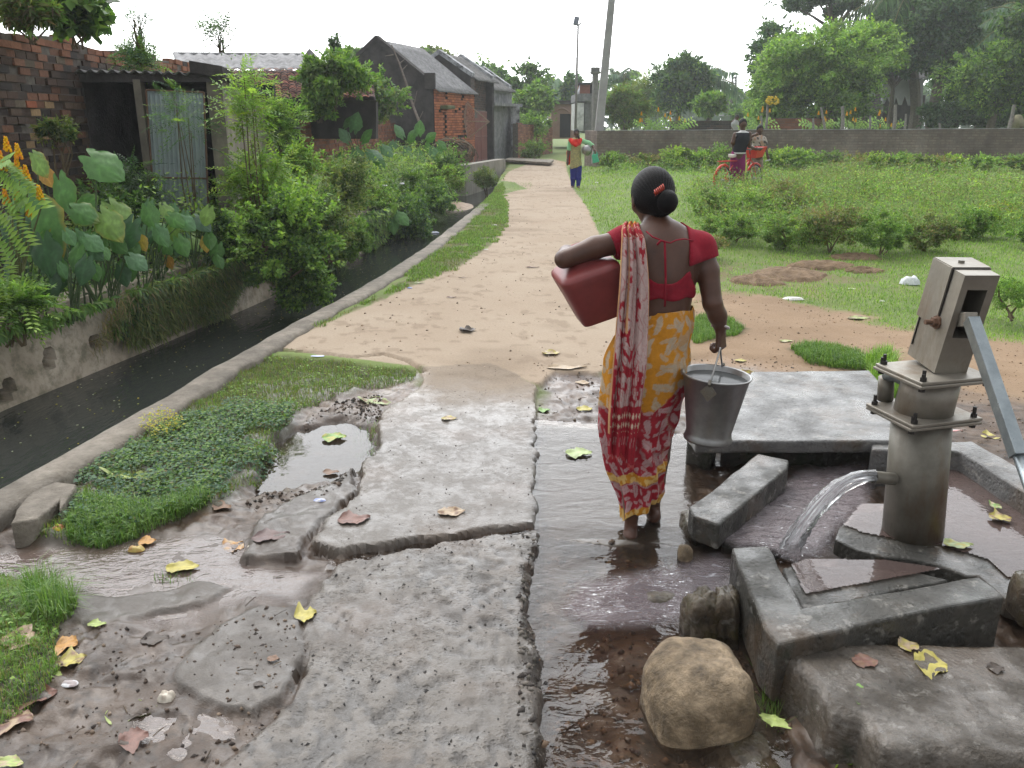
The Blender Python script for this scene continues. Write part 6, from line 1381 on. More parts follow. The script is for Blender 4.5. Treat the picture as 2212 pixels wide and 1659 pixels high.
gr = T('house', 'grey house with white corner wall and open brick room upstairs behind the poles', 'house', At(1270, 285, 44)); YG = 44
bxp(gr, 'wall', 1262, 1297, 218, 288, YG, 4, M_greyp); bxp(gr, 'white_wall', 1245, 1262, 222, 283, YG-.1, 4, nmat('white_paint_wall', [(.4,(.45,.46,.47)),(.6,(.75,.76,.77))], 3, .8)); bxp(gr, 'parapet', 1246, 1299, 202, 219, YG-.2, 4.4, M_greyp)
bxp(gr, 'upper_room', 1252, 1275, 182, 202, YG+1, 2.5, nmat('brick_room', [(.3,(.22,.09,.06)),(.7,(.30,.13,.09))], 6, .9)); bxp(gr, 'upper_opening', 1275, 1283, 184, 201, YG+1.1, 2.2, M_void); bxp(gr, 'roof_slab', 1250, 1294, 178, 182.5, YG+.8, 3, M_dark)
m = MB(); a, b_, c = At(1244.5, 205, YG), At(1253, 181, YG+1), At(1252, 203, YG); m.add([a, b_, c, a+Vector((0,.1,0)), b_+Vector((0,.1,0)), c+Vector((0,.1,0))], [(0,1,2),(5,4,3),(0,3,4,1),(1,4,5,2),(2,5,3,0)]); m.build('stair_side', M_lime, gr)
# ---- poles
M_conc = nmat('pole_concrete', [(.3,(.27,.27,.27)),(.7,(.38,.38,.38))], 3, .8, .2, .01, 30)
a, b_ = At(1293, 290, 30.2), At(1327, -60, 30.2); pl = T('utility_pole', 'thick leaning concrete utility pole behind the boundary wall corner', 'utility pole', (a.x, a.y, .1))
d = (b_-a).normalized(); a0 = a-d*1.0; Mp = frame(d); v = []
for p, w in ((a0, .155), (b_, .105)):
    for sx, sy in ((-1,-1),(1,-1),(1,1),(-1,1)): v.append(p+Vector((sx*w, 0, 0))+Vector((0, sy*w*.8, 0)))
bevel(MB().hexa(v).build('pole', M_conc, pl), .03, 2)
lp = T('lamp_post', 'slender metal lamp post with a box lamp head at its top', 'lamp post', At(1243, 290, 40)); MB((.22,.21,.21)).tube([At(1243,292,40), At(1246,150,40), At(1249,52,40)], [.06,.05,.04], 8).build('post', M_paint, lp, True)
m = MB((.20,.22,.28)); p = At(1247, 48, 40); bevel(m.box(p+Vector((-.05,0,.05)), (.22,.3,.34), Matrix.Rotation(R(12),3,'Y')).build('lamp_head', M_paint, lp), .03, 2); MB((.12,.12,.14)).tube([p+Vector((.05,0,-.12)), p+Vector((.2,0,-.02))], .03, 6).build('bracket', M_paint, lp); MB((.05,.05,.05)).tube([p+Vector((-.1,0,-.1)), p+Vector((-.16,0,-.5)), p+Vector((-.02,0,-.8))], .012, 4).build('cable', M_paint, lp)
cp_ = T('concrete_post', 'short mossy concrete post with square cap beside the leaning pole', 'post', At(1283, 290, 38)); m = MB((.2,.2,.19)); m.tube([At(1284,290,38), At(1286,160,38)], [.16,.13], 6).tube([At(1286,160,38), At(1286,155,38)], [.2,.24], 6); m.build('shaft', M_col, cp_); bevel(MB((.16,.16,.155)).box(At(1286,151,38), (.36,.36,.2)).build('cap', M_col, cp_), .02, 2)
# ---- boundary wall of the field
BWM = None
b = NB('boundary_wall_render'); n1 = b.noise(.8, 6, .7); n2 = b.noise(6, 6, .7); c = b.ramp(n1, [(.3,(.11,.092,.078)),(.5,(.19,.16,.14)),(.72,(.30,.265,.235))]); c = b.mix(1., c, b.ramp(n2, [(.3,.65),(.7,1.3)]), 'MULTIPLY')
br = b.n('ShaderNodeTexBrick'); mp = b.n('ShaderNodeMapping'); mp.inputs['Rotation'].default_value = (R(90), 0, 0); b.l(b.tc.outputs['Object'], mp.inputs[0]); b.l(mp.outputs[0], br.inputs['Vector']); br.inputs['Scale'].default_value = 1; br.inputs['Brick Width'].default_value = .26; br.inputs['Row Height'].default_value = .085; br.inputs['Mortar Size'].default_value = .012; br.inputs[1].default_value = (1,1,1,1); br.inputs[2].default_value = (.8,.72,.68,1); br.inputs[3].default_value = (.55,.5,.47,1)
c = b.mix(b.ramp(n2, [(.4,.15),(.6,.9)]), c, b.mix(1., c, br.outputs[0], 'MULTIPLY')); M_bw = b.done(b.bsdf(c, .9, 0., b.bump(b.math('ADD', n2, b.math('MULTIPLY', br.outputs[1], -.6)), .6, .02), .2))
def bwall():
    o = T('boundary_wall', 'long low weathered boundary wall across the back of the field', 'boundary wall', At(1700, 340, 29)); ys = []; V = []
    A = At(1290, 283, 29.6); B_ = At(2212, 279, 28.2); d = (B_-A); xs = np.arange(A.x, B_.x+14, .15)
    for x in xs:
        y = A.y+(x-A.x)*d.y/d.x; zt = CH+((283-4*(x-A.x)/(B_.x-A.x))-261.5)*0-.29*1+.012*float(fbm(np.array([x*1.3]), np.array([0.]), 3)[0])+.004*x*0
        zt = np.interp(x, [A.x, B_.x, B_.x+14], [A.z, B_.z, B_.z])+.02*float(fbm(np.array([x*1.3]), np.array([0.]), 3)[0])
        for (dy, dz) in ((-.02, -1.6), (0, -.05), (.0, 0), (.26, 0), (.26, -1.6)): V.append((x, y+dy, zt+dz))
    f = gridfaces(len(xs), 5); mk('wall_body', np.array(V), [tuple(t) for t in f]+[(0, 1, 2, 3, 4)], M_bw, o)
    V2 = [];
    for i, x in enumerate(xs):
        y = V[i*5][1]; z = V[i*5+2][2]
        for (dy, dz) in ((.0, .003), (-.012, .018), (.27, .018), (.29, .003)): V2.append((x, y+dy, z+dz+.006*rnd.random()))
    mk('coping', np.array(V2), gridfaces(len(xs), 4), M_conc, o)
    q = MB(); a = At(1264, 283, 31.6); e = Vector(V[2]); zt = e.z
    q.hexa([(a.x,a.y,-.2),(e.x,e.y,-.2),(e.x+.26,e.y+.1,-.2),(a.x+.26,a.y+.1,-.2),(a.x,a.y,zt-.0),(e.x,e.y,zt),(e.x+.26,e.y+.1,zt),(a.x+.26,a.y+.1,zt)]); q.build('end_wall', M_bw, o)
bwall()
brickwall('brick_wall', tuple(At(1448,270,43))[:2], tuple(At(1592,270,43))[:2], -.2, 1.62, 'dark', label='dark low brick wall behind the papaya tree', cat='brick wall', bl=.3, bh=.1, seed=21)
brickwall('brick_wall', tuple(At(1655,270,37))[:2], tuple(At(1800,270,37))[:2], -.2, 1.72, 'mid', label='reddish low brick wall behind the yellow flowering posts', cat='brick wall', bl=.3, bh=.1, seed=22)
# white house with triangle openings in the trees
wh = T('house', 'white house with a row of dark triangles and a small blue window under trees', 'house', At(1950, 240, 44)); YWH = 44
M_wh = nmat('faded_white_wall', [(.3,(.34,.35,.37)),(.7,(.50,.51,.53))], 1.2, .85, .2, .01, 20)
outl = [(1908,172),(1995,170),(1993,232),(1984,232),(1981,228),(1906,224)]; tri = [(1911,224),(1917,209),(1921,210),(1926,226)], [(1931,226),(1936,208),(1939,208),(1944,226)], [(1948,227),(1955,207),(1959,207),(1965,228)]
full = [(1908,172),(1995,170),(1993,232),(1984,232),(1981,228),(1965,228),(1959,207),(1955,207),(1948,227),(1944,226),(1939,208),(1936,208),(1931,226),(1926,226),(1921,210),(1917,209),(1911,224),(1906,224)]
quadwall('wall', [At(a, b_, YWH) for a, b_ in full], .2, M_wh, wh); bxp(wh, 'lower_wall', 1900, 2000, 205, 300, YWH+1, 3, M_dark); sheetroof('roof', At(1898,172,YWH-.4), At(2002,170,YWH-.4), At(1910,150,YWH+3), At(2010,148,YWH+3), M_asbd, wh, .3, .03, .02)
w = bxp(wh, 'window', 1972, 1985, 204, 227, YWH-.08, .1, nmat('blue_paint', [(.3,(.02,.07,.16)),(.7,(.03,.12,.26))], 5, .5)); 
# transformer tower far away
tw_ = T('transformer_tower', 'distant steel lattice transformer tower between the trees', 'tower', At(1586, 245, 80)); m = MB((.10,.10,.11)); a, b_, c, e = At(1582,245,80), At(1582,166,80), At(1590,245,80), At(1590,165,80)
m.tube([a, b_], .09, 5).tube([c, e], .09, 5)
for k in range(7): z = k/7+.1; m.tube([a.lerp(b_, z), c.lerp(e, z)], .06, 4); m.tube([a.lerp(b_, z), c.lerp(e, min(1, z+.12))], .04, 4)
m.build('lattice', M_paint, tw_); bxp(tw_, 'transformer', 1580, 1591, 210, 230, 79.6, 1, M_dark)
for px, py in ((1568,188),(1573,184),(1611,197)): bl = T('far_pole', {1568:'left one of two close far poles beside the lattice tower',1573:'right one of two close far poles beside the lattice tower',1611:'lone thin far pole right of the lattice tower'}[px], 'pole', At(px, 240, 80)); MB((.14,.14,.15)).tube([At(px, 245, 80), At(px, py, 80)], .11, 5).build('pole', M_paint, bl)
fb = T('house', 'distant flat-roofed grey building below the lattice tower', 'building', At(1590,230,90)); bxp(fb, 'wall', 1563, 1606, 212, 250, 90, 8, M_greyp); bxp(fb, 'parapet', 1560, 1609, 208, 213, 89.5, 8, M_conc)
# posts standing beyond the boundary wall
for i, (x, y, x2, lab) in enumerate([(1756,256,1756,'shortest thin grey post beyond the wall, by the yellow flowers'),(1773,232,1783,'crooked post leaning left among yellow candle flowers'),(1820,230,1819,'straight thick post beyond the wall, right of the leaning crooked one'),(1880,250,1877,'plain short post between the leafy plant and the tall white post'),(1934,226,1930,'tall whitish post in front of the triangle house'),(1957,246,1952,'post just right of the tall whitish post'),(2029,266,2029,'tiny stub post alone on the dark gap'),(1658,212,1654,'tall pale stake beside the yellow laburnum-like blossoms'),(1644,250,1645,'thin short stake behind the smiling boy'),(2191,226,2176,'leaning wooden post by the crouching person')]):
    t_ = T('fence_post', lab, 'post', At(x2, 284, 30.5), 'posts beyond the boundary wall'); a = At(x2, 290, 30.5); b_ = At(x, y, 30.5); MB((.22,.21,.19)).tube([a, a.lerp(b_, .5)+Vector((.02,0,0)), b_], [.07,.06,.055] if i in (2,4,9) else [.045,.04,.035], 7).build('post', M_wood, t_)
# ================================================================ vegetation placed where it stands
# ---- left bank
def hangpx(name, label, x0, x1, y0, y1, Y, n, pal, L, seed, cat='weeds'):
    r = np.random.RandomState(seed); P = []
    a = At(x0, (y0+y1)/2, Y); b_ = At(x1, (y0+y1)/2, Y)
    n_ = n; X = r.uniform(x0, x1, n_); Yp = r.uniform(0, 1, n_)
    pts = np.array([tuple(At(px, y0+(y1-y0)*q, Y+.25-.5*q+.12*r.randn())) for px, q in zip(X, Yp)]); D = np.stack([.5*r.randn(n_), -.5-.3*r.rand(n_), -.6+.7*r.randn(n_)], -1); N = np.stack([.3*r.randn(n_), -.7+0*X, .7+.3*r.randn(n_)], -1); l = L*(.5+r.rand(n_))
    return leafV(pts, D, N, l, l*.16), leafcol(n_, pal, r)*(1.1-.35*Yp[:, None])
def shelf(x_of, y0, y1, n, L, Wf, pal, hmax, r, w=2.0, seed=0):
    Y = np.exp(r.uniform(np.log(y0), np.log(y1), n)); X = bx_(Y)-w*r.rand(n)**1.1+.18*r.randn(n)*.4; g_ = .12+.1*sm(.2, 2.5, bx_(Y)-X); Z = g_+hmax*(r.rand(n)**1.4)*(.35+.9*vn(X*2.2, Y*1.6, 5+seed)); D = np.stack([.6*r.randn(n)+.3, .6*r.randn(n), .5*r.randn(n)], -1); N = np.stack([.4*r.randn(n)+.2, .4*r.randn(n)-.3, np.ones(n)], -1); l = L*(.5+r.rand(n))*np.interp(Y, [5, 12, 30], [1, 1.5, 2.4]); return leafV(np.stack([X, Y, Z], -1), D, N, l, l*Wf), leafcol(n, pal, r, .35)
r = np.random.RandomState(77)
tag(leafobj('undergrowth', [shelf(0, 5.0, 32, 30000, .036, .5, 'mid', .55, r), shelf(0, 8.5, 32, 26000, .04, .45, 'bright', .85, r, seed=8), shelf(0, 5, 32, 15000, .05, .2, 'olive', .75, r, seed=2), shelf(0, 5, 32, 7000, .06, .45, 'dark', .4, r, seed=4), shelf(0, 8, 30, 4500, .05, .4, 'lime', .8, r, seed=6)]), 'tangled green undergrowth along the far bank of the drain', 'undergrowth', kind='stuff')
def spill(y0, y1, n, drop, L, pal, r, Wf=.3):     # weeds hanging over the drain wall
    Y = r.uniform(y0, y1, n); q = r.rand(n)**1.3; X = bx_(Y)+.06+.10*r.rand(n)-.10*q+.18*(1-q); Z = .22-drop*q*(.55+.9*vn(Y*1.7, Y*0, 3)); D = np.stack([.35+.3*r.randn(n), .5*r.randn(n), -.8+.5*r.randn(n)], -1); N = np.stack([1+.3*r.randn(n), -.4+.3*r.randn(n), .5+0*Y], -1); l = L*(.5+r.rand(n)); return leafV(np.stack([X, Y, Z], -1), D, N, l, l*Wf), leafcol(n, pal, r, .35)
tag(leafobj('hanging_grass', [spill(7.3, 9.4, 9000, .62, .10, 'olive', r, .10), spill(7.1, 9.4, 9000, .55, .06, 'mid', r, .3), spill(7.2, 9.0, 4000, .55, .09, 'dark', r, .12), spill(6.9, 9.2, 2500, .6, .10, 'dry', r, .08), spill(5.2, 6.9, 900, .12, .07, 'mid', r, .3), spill(9.0, 13.5, 12000, .6, .07, 'mid', r, .4), spill(9.0, 20, 12000, .6, .08, 'dark', r, .4), spill(12, 24, 12000, .62, .10, 'bright', r, .4), spill(9, 22, 6000, .6, .12, 'olive', r, .12)]), 'mass of fine grass and weeds spilling down over the drain wall', 'weeds', kind='stuff')
LB = 'shrubs along the far bank of the drain'
def B(*a, **k): k.setdefault('group', LB); return bushpx(*a, **k)
B(500,735,395,655,8.7,'big bright green shrub of small round leaves leaning over the drain', n=17000, L=.042, Wf=.75, pal=('bright','mid','dark'), nc=46, seed=1, stems=8, zb=.1, cz=.22, dY=.55)
B(495,640,330,500,9.6,'light green feathery shrub right beside the shed side wall', n=9000, L=.05, Wf=.42, pal=('bright','lime'), style='p', nc=22, seed=2, TL=.2, m=6)
B(500,590,150,345,9.4,'tall thin sapling with yellow green feathery leaves against the shed corner', n=2600, L=.055, Wf=.36, pal=('bright','lime'), style='p', nc=12, seed=3, TL=.24, m=6, cz=.55, dY=.3, zb=.15)
B(335,455,200,345,9.55,'slender neem sapling in front of the corrugated metal door', n=1000, L=.05, Wf=.28, pal=('blue','mid'), style='p', nc=13, seed=4, TL=.30, m=8, cz=.5, dY=.25, zb=.15)
B(245,335,350,490,9.3,'dark neem bush at the foot of the shed opening', n=3800, L=.055, Wf=.32, pal=('dark','blue'), style='p', nc=18, seed=5, TL=.26, m=8)
B(160,330,400,560,8.6,'dark leafy bush behind the large taro leaves', n=7000, L=.06, Wf=.45, pal=('dark','mid'), nc=26, seed=6)
B(430,520,455,610,8.9,'dark weed clump below the foot of the corrugated door', n=5000, L=.05, Wf=.45, pal=('dark','mid'), nc=20, seed=7)
B(560,640,205,330,12.0,'pale green bush rising above the blackened wall', n=4200, L=.06, Wf=.4, pal=('bright','mid'), style='p', nc=16, seed=8, TL=.25, m=6)
B(590,700,300,440,11.6,'loose bush with reddish stems in front of the brick compound wall', n=5000, L=.05, Wf=.45, pal=('bright','mid','lime'), nc=20, seed=9)
B(640,770,395,560,11.0,'wide olive weed bush drooping towards the drain', n=8000, L=.05, Wf=.35, pal=('olive','mid','dark'), nc=30, seed=10)
B(690,810,330,470,13.4,'grey green bush left of the concrete stump in the drain', n=6000, L=.055, Wf=.4, pal=('olive','mid'), nc=24, seed=11)
B(790,940,405,530,15.6,'dark round-leaved bush bulging over the water past the stump', n=9000, L=.05, Wf=.6, pal=('mid','dark','blue'), nc=34, seed=12, zb=-.1)
B(830,960,365,440,18.5,'broad light green bush below the second taro clump', n=6000, L=.06, Wf=.5, pal=('mid','bright'), nc=28, seed=13, zb=-.1)
B(930,1012,325,420,22.5,'rounded creeper bush at the start of the grey bank wall', n=5500, L=.07, Wf=.55, pal=('mid','dark'), nc=26, seed=14, zb=-.1)
B(1020,1085,365,405,24.5,'low reedy bush growing in the drain under the bank wall', n=2600, L=.10, Wf=.2, pal=('olive','mid'), nc=16, seed=15, zb=-.4, group=LB)
B(1078,1195,240,300,41,'bushy creeper spilling over the far crumbling wall', n=4000, L=.13, Wf=.5, pal=('mid','bright'), nc=24, seed=16)
B(1120,1190,300,345,36,'low roadside bush beyond the slab bridge', n=2200, L=.12, Wf=.3, pal=('mid','olive'), nc=16, seed=17)
B(640,770,235,300,19.5,'leafy mound sitting on top of the brick compound wall', n=4500, L=.08, Wf=.5, pal=('mid','dark'), nc=20, seed=18, stems=2)
B(735,885,155,290,24.0,'big vine mound smothering the end of the compound wall', n=8000, L=.10, Wf=.7, pal=('mid','dark','olive'), nc=30, seed=19, stems=3)
B(640,800,112,235,16.7,'papaya-like leafy plant rising over the tile roof', n=8500, L=.10, Wf=.5, pal=('mid','bright'), nc=24, seed=20, stems=4)
B(260,345,95,170,10.6,'bush of small dusty leaves growing out of the top of the brick wall', n=3800, L=.04, Wf=.4, pal=('blue','mid'), style='p', nc=16, seed=21, zb=2.3, TL=.16, m=5, cz=.6)
B(272,325,5,110,10.6,'wispy tall weed spike above the brick wall', n=520, L=.035, Wf=.4, pal='blue', style='p', TL=.10, m=4, nc=14, seed=22, zb=2.4, cz=.7, dY=.1, stems=14)
B(440,512,35,116,17.0,'small lone sapling standing out against the sky above the grey roof', n=900, L=.07, Wf=.45, pal=('blue','dark'), style='p', TL=.26, m=4, nc=13, seed=23, zb=2.9, cz=.5, dY=.4, stems=12)
B(0,115,-30,80,8.4,'dry grassy plants on top of the brick wall at its near end', n=4200, L=.09, Wf=.22, pal=('mid','olive','dry'), nc=20, seed=24, zb=2.35)
B(100,215,-40,90,8.9,'large-leaved creeper hanging on the wall top against the sky', n=1500, L=.11, Wf=.75, pal=('mid','dark'), nc=16, seed=25, zb=2.35)
B(80,160,250,320,8.4,'thin hanging weeds growing out of the middle of the brick wall', n=1800, L=.05, Wf=.3, pal=('olive','dark'), nc=10, seed=26, zb=1.1)
B(-40,90,610,690,5.9,'fern-like weed drooping over the near end of the drain wall', n=3200, L=.05, Wf=.4, pal=('mid','bright'), style='p', nc=14, seed=27, TL=.22, m=7, zb=.1)
B(715,735,75,125,26,'two-stemmed twig with small clumps of leaves above the roof line', n=350, L=.12, Wf=.5, pal='dark', nc=6, seed=28, cz=.3, stems=6, zb=2.6)
B(600,720,560,680,8.9,'low round-leaved bush trailing in the water under the big bright shrub', n=8000, L=.04, Wf=.7, pal=('mid','dark','bright'), nc=30, seed=41, zb=-.1)
B(700,800,470,575,11.8,'bushy weeds leaning to the water just before the concrete stump', n=7000, L=.05, Wf=.45, pal=('mid','bright'), nc=28, seed=42, zb=-.1)
B(560,690,395,500,10.6,'yellow green bush behind the big bright shrub', n=8000, L=.05, Wf=.5, pal=('bright','lime','mid'), nc=28, seed=43)
B(740,860,400,480,14.8,'broad light weed bush above the concrete stump', n=7000, L=.055, Wf=.45, pal=('bright','mid','olive'), nc=28, seed=44)
B(860,1000,400,470,17.6,'light olive bush spreading to the sandbar', n=8000, L=.05, Wf=.5, pal=('mid','bright','blue'), nc=34, seed=45, zb=-.2)
B(900,1010,355,420,20.5,'pale weed bush in front of the rounded creeper bush', n=6000, L=.06, Wf=.4, pal=('bright','olive'), nc=28, seed=46, zb=-.1)
B(640,740,195,260,17.0,'creeper mound over the blackened wall end', n=4500, L=.07, Wf=.6, pal=('mid','bright'), nc=20, seed=47)
stp = T('concrete_stump', 'weathered upright concrete stump standing at the drain edge among weeds', 'concrete stump', At(797,540,14.1)); bevel(MB((.22,.20,.17)).hexa([At(784,545,14.1), At(812,545,14.1), At(812,545,14.4), At(784,545,14.4), At(784,482,14.1), At(810,470,14.1), At(810,470,14.4), At(784,482,14.4)]).build('stump', M_col, stp), .02, 2)
sbp = G(980, 447, WATER_Z); X, Y = np.meshgrid(np.linspace(-1, 1, 30), np.linspace(-1, 1, 30), indexing='ij'); q = np.clip(1-X**2-Y**2, 0, 1); V = np.stack([sbp.x+X*.55, sbp.y+Y*1.1, WATER_Z-.02+.13*q+.02*fbm(X*3, Y*3, 4)], -1)
tag(mk('sandbar', V.reshape(-1, 3), gridfaces(30, 30)[:, ::-1], nmat('wet_sand', [(.3,(.20,.13,.08)),(.7,(.36,.26,.17))], 8, .6, .3, .01, 40), smooth=True), kind='structure')
def topgrass():
    n = 5000; Y = r.uniform(17.3, 28.5, n); X = np.interp(Y, [17, 29.3], [-4.15, -3.95])-.1-.25*r.rand(n); V, C_ = blades(X, Y, np.full(n, 1.58), .22*(.4+r.rand(n)), np.full(n, .02), .9, 'dry', r); V2, C2 = blades(X+.1, Y[::-1], np.full(n, 1.6), .2*(.4+r.rand(n)), np.full(n, .02), .9, 'olive', r); grassobj('grass', [(V, C_), (V2, C2)], 'yellowing grass growing along the top of the brick compound wall')
topgrass()
# ---- taro plants
TG = 'taro plants on the drain bank'
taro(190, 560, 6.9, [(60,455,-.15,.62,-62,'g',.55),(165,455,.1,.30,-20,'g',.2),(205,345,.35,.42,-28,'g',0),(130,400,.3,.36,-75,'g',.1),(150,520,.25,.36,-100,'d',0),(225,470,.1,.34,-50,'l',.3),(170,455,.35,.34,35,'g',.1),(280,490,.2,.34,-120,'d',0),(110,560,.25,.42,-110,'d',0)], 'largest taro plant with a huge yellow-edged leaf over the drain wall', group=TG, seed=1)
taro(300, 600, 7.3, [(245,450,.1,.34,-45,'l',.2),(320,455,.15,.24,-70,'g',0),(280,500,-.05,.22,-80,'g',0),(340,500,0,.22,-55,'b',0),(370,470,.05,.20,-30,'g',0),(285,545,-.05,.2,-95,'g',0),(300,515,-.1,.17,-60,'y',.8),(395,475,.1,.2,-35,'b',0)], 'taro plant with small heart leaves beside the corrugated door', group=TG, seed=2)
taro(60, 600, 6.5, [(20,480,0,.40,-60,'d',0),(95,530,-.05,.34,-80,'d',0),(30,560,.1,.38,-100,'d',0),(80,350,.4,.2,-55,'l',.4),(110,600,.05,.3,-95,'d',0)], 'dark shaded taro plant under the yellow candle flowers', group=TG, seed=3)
taro(110, 540, 7.4, [(75,335,0,.17,-40,'l',.7),(95,372,0,.20,-60,'o',1.),(38,390,.1,.3,-70,'g',0)], 'taro plant with one withered orange leaf by the brick wall', group=TG, seed=5)
taro(445, 590, 8.2, [(443,520,0,.16,-80,'y',.8),(362,560,-.1,.15,-70,'o',1.),(470,560,.1,.15,-60,'g',0)], 'small taro plant with yellowed drooping leaves at the foot of the door', group=TG, seed=6)
taro(790, 400, 17.2, [(765,275,0,0.42,70,'b',0),(785,300,0,0.37,50,'g',0),(750,300,0,0.34,120,'b',0),(800,330,-.1,0.41,-20,'b',0),(770,330,-.1,0.41,-70,'g',0),(815,345,0,0.34,-50,'g',0),(790,355,-.2,0.34,-80,'b',0),(745,270,0,0.27,60,'g',0),(735,335,0,0.34,-120,'g',0),(830,320,.2,0.34,-40,'b',0)], 'tall pointed taro clump in front of the brick compound wall', group=TG, seed=7, zb=.2)
taro(895, 370, 22.6, [(868,290,0,0.42,120,'b',0),(885,300,0,0.41,60,'g',0),(905,285,0,0.41,80,'b',0),(925,300,0,0.37,40,'g',0),(880,325,-.2,0.41,-80,'b',0),(905,330,-.2,0.41,-60,'g',0),(935,325,0,0.37,-70,'b',0),(950,310,.1,0.34,-40,'g',0),(850,310,0,0.34,-110,'b',0)], 'pale green taro thicket before the black gable wall', group=TG, seed=8, zb=.2)
taro(955, 360, 24.2, [(925,325,0,0.34,100,'g',0),(945,330,0,0.34,60,'b',0),(965,340,0,0.31,-60,'g',0),(940,350,0,0.31,-80,'b',0),(975,355,0,0.27,-70,'g',0)], 'smaller taro clump next to the dry branch heap', group=TG, seed=9, zb=.2)
taro(860, 480, 14.6, [(835,460,0,.34,40,'l',0),(862,465,0,.34,-40,'g',0),(848,480,0,.3,-80,'g',0)], 'young taro plant by the concrete stump in the weeds', group=TG, seed=10, zb=.0)
q = np.random.RandomState(12)
for i, (px, py, Y, lab) in enumerate([(235,610,7.0,'low thicket of small taro leaves at the top of the drain wall'),(150,620,6.5,'small taro plant right under the huge yellow-edged leaf'),(330,560,7.9,'dense small taro plant in front of the dark shed opening'),(415,560,8.3,'last small taro plant before the concrete door pillar')]):
    taro(px, py, Y, [(px+q.uniform(-60, 60), py-q.uniform(25, 125), q.uniform(-.15, .3), q.uniform(.14, .25), q.uniform(-120, -25), q.choice(['g','g','l','d','b']), 0) for k in range(13)], lab, group=TG, seed=30+i)
# ---- candle-flower plants at the near left
def candle(px, py, Y, fl, fr, label, zb=.2, seed=0, group='yellow candle flower plants', s=1., pal='bright'):
    r = np.random.RandomState(seed); b_ = At(px, py, Y); b_.z = zb; o = T('candle_flower_plant', label, 'flowering plant', b_, group); mb = MB((.12,.13,.05))
    for (x, y, dY, h) in fl:
        p = At(x, y, Y+dY); mb.tube([b_, b_.lerp(p, .5)+Vector((0, .05, .05)), p-Vector((0, 0, h))], [.012*s, .009*s, .005*s], 5); m = MB()
        for k in range(26):
            t = k/26; a = k*2.4; rr = .020*s*(1-t*.75)*(h/.08)**.5; q = p+Vector((math.cos(a)*rr, math.sin(a)*rr, -h*.55+h*1.05*t)); c = (.72,.42,.01) if r.rand() > .3 else (.75,.30,.02); w = .011*s*(1-.4*t)*(h/.08)**.5; m.lathe([(0,-w),(w*.85,-w*.5),(w,0),(w*.7,w*.8),(0,w*1.3)], q, 5, col=c)
        m.build('flower_spike', M_cloth, o)
    mb.build('stem', M_wood, o)
    Vs = []; Cs = []
    for (x, y, dY, x2, y2, m_) in fr:
        p = np.array(At(x, y, Y+dY)); q = np.array(At(x2, y2, Y+dY-.12)); d = q-p; L = np.linalg.norm(d); N = unit(np.array([0, -.6, .8])); Sd = unit(np.cross(d, N)); bc = leafcol(1, pal, r)[0]
        for k in range(m_):
            t = (k+.7)/m_; c = p+d*t-np.array([0, 0, L*.12*t*t]); l = L*.26
            for s_ in (-1, 1): Vs.append(leafV(c[None], (Sd*s_+d/L*.35)[None], (N+r.randn(3)*.15)[None], np.array([l]), np.array([l*.42]))); Cs.append(bc[None]*(.85+.3*r.rand()))
        mb2 = MB((.12,.15,.05)); mb2.tube([Vector(p), Vector(q-np.array([0, 0, L*.12]))], .004*s, 4, False)
    if Vs: leafobj('leaves', [(np.concatenate(Vs), np.concatenate(Cs))], o)
    return o
candle(20, 640, 6.2, [(2,345,0,.13),(38,325,.1,.10),(37,355,.1,.10),(56,372,.05,.10),(12,425,-.05,.11),(37,422,0,.08),(85,415,0,.10),(62,455,.05,.08),(14,310,.2,.10)], [(0,360,0,60,400,11),(0,355,.05,85,438,13),(0,440,-.1,60,520,12),(-20,470,-.15,40,545,12),(10,480,0,55,410,9),(-10,400,0,40,440,9),(-20,520,-.1,20,600,10),(-30,380,0,20,330,8)], 'yellow candle flower plant in front of the old brick wall by the drain', seed=2)
for i, (x, y, lab) in enumerate([(1462,275,'candle flower plant with orange spikes right below the dark round tree'),(1400,262,'small candle flower plant near the leaning pole'),(1640,262,'candle flower plant just above the smiling boy'),(1770,268,'candle flower plant beside the crooked fence post'),(1852,262,'candle flower plant with tall yellow spikes between two posts'),(1915,272,'low candle flower plant under the white triangle house')]):
    rr = random.Random(i+3); candle(x, 285, 31.5+i*.2, [(x+rr.uniform(-26, 26), y-rr.uniform(0, 32), rr.uniform(-.3, .3), .12) for k in range(6)], [(x, 282, 0, x+rr.uniform(-45, 45), 262+rr.uniform(-12, 12), 6) for k in range(14)], lab, zb=.2, seed=i+20, group='candle flower plants beyond the wall', s=1.1)
# ---- trees behind the left houses
TT = 'trees beyond the houses'
for a in [((700,800,105,160,45,'small tree top peeping left of the black gable'),dict(n=2500,L=.28,pal=('mid','dark'))), ((860,985,106,150,60,'hazy olive tree crown above the grey sheet roof'),dict(n=4200,L=.32,pal=('olive','mid'))), ((985,1115,122,250,58,'grey green tree behind the whitewashed coping'),dict(n=5000,L=.32,pal=('mid','blue'))), ((1090,1195,138,255,52,'dense dark green tree right of the grey house'),dict(n=7000,L=.28,pal=('dark','mid'))), ((1105,1200,185,270,47,'bright low tree over the crumbling brick wall'),dict(n=5500,L=.24,pal=('mid','bright'))), ((1212,1262,158,235,62,'loose small tree behind the lamp post'),dict(n=2200,L=.28,pal=('blue','mid'),cz=.25)), ((1265,1302,180,240,60,'tree between the square capped post and the leaning pole'),dict(n=1600,L=.28,pal=('mid','blue')))]:
    treepx(*a[0], group=TT, **a[1])
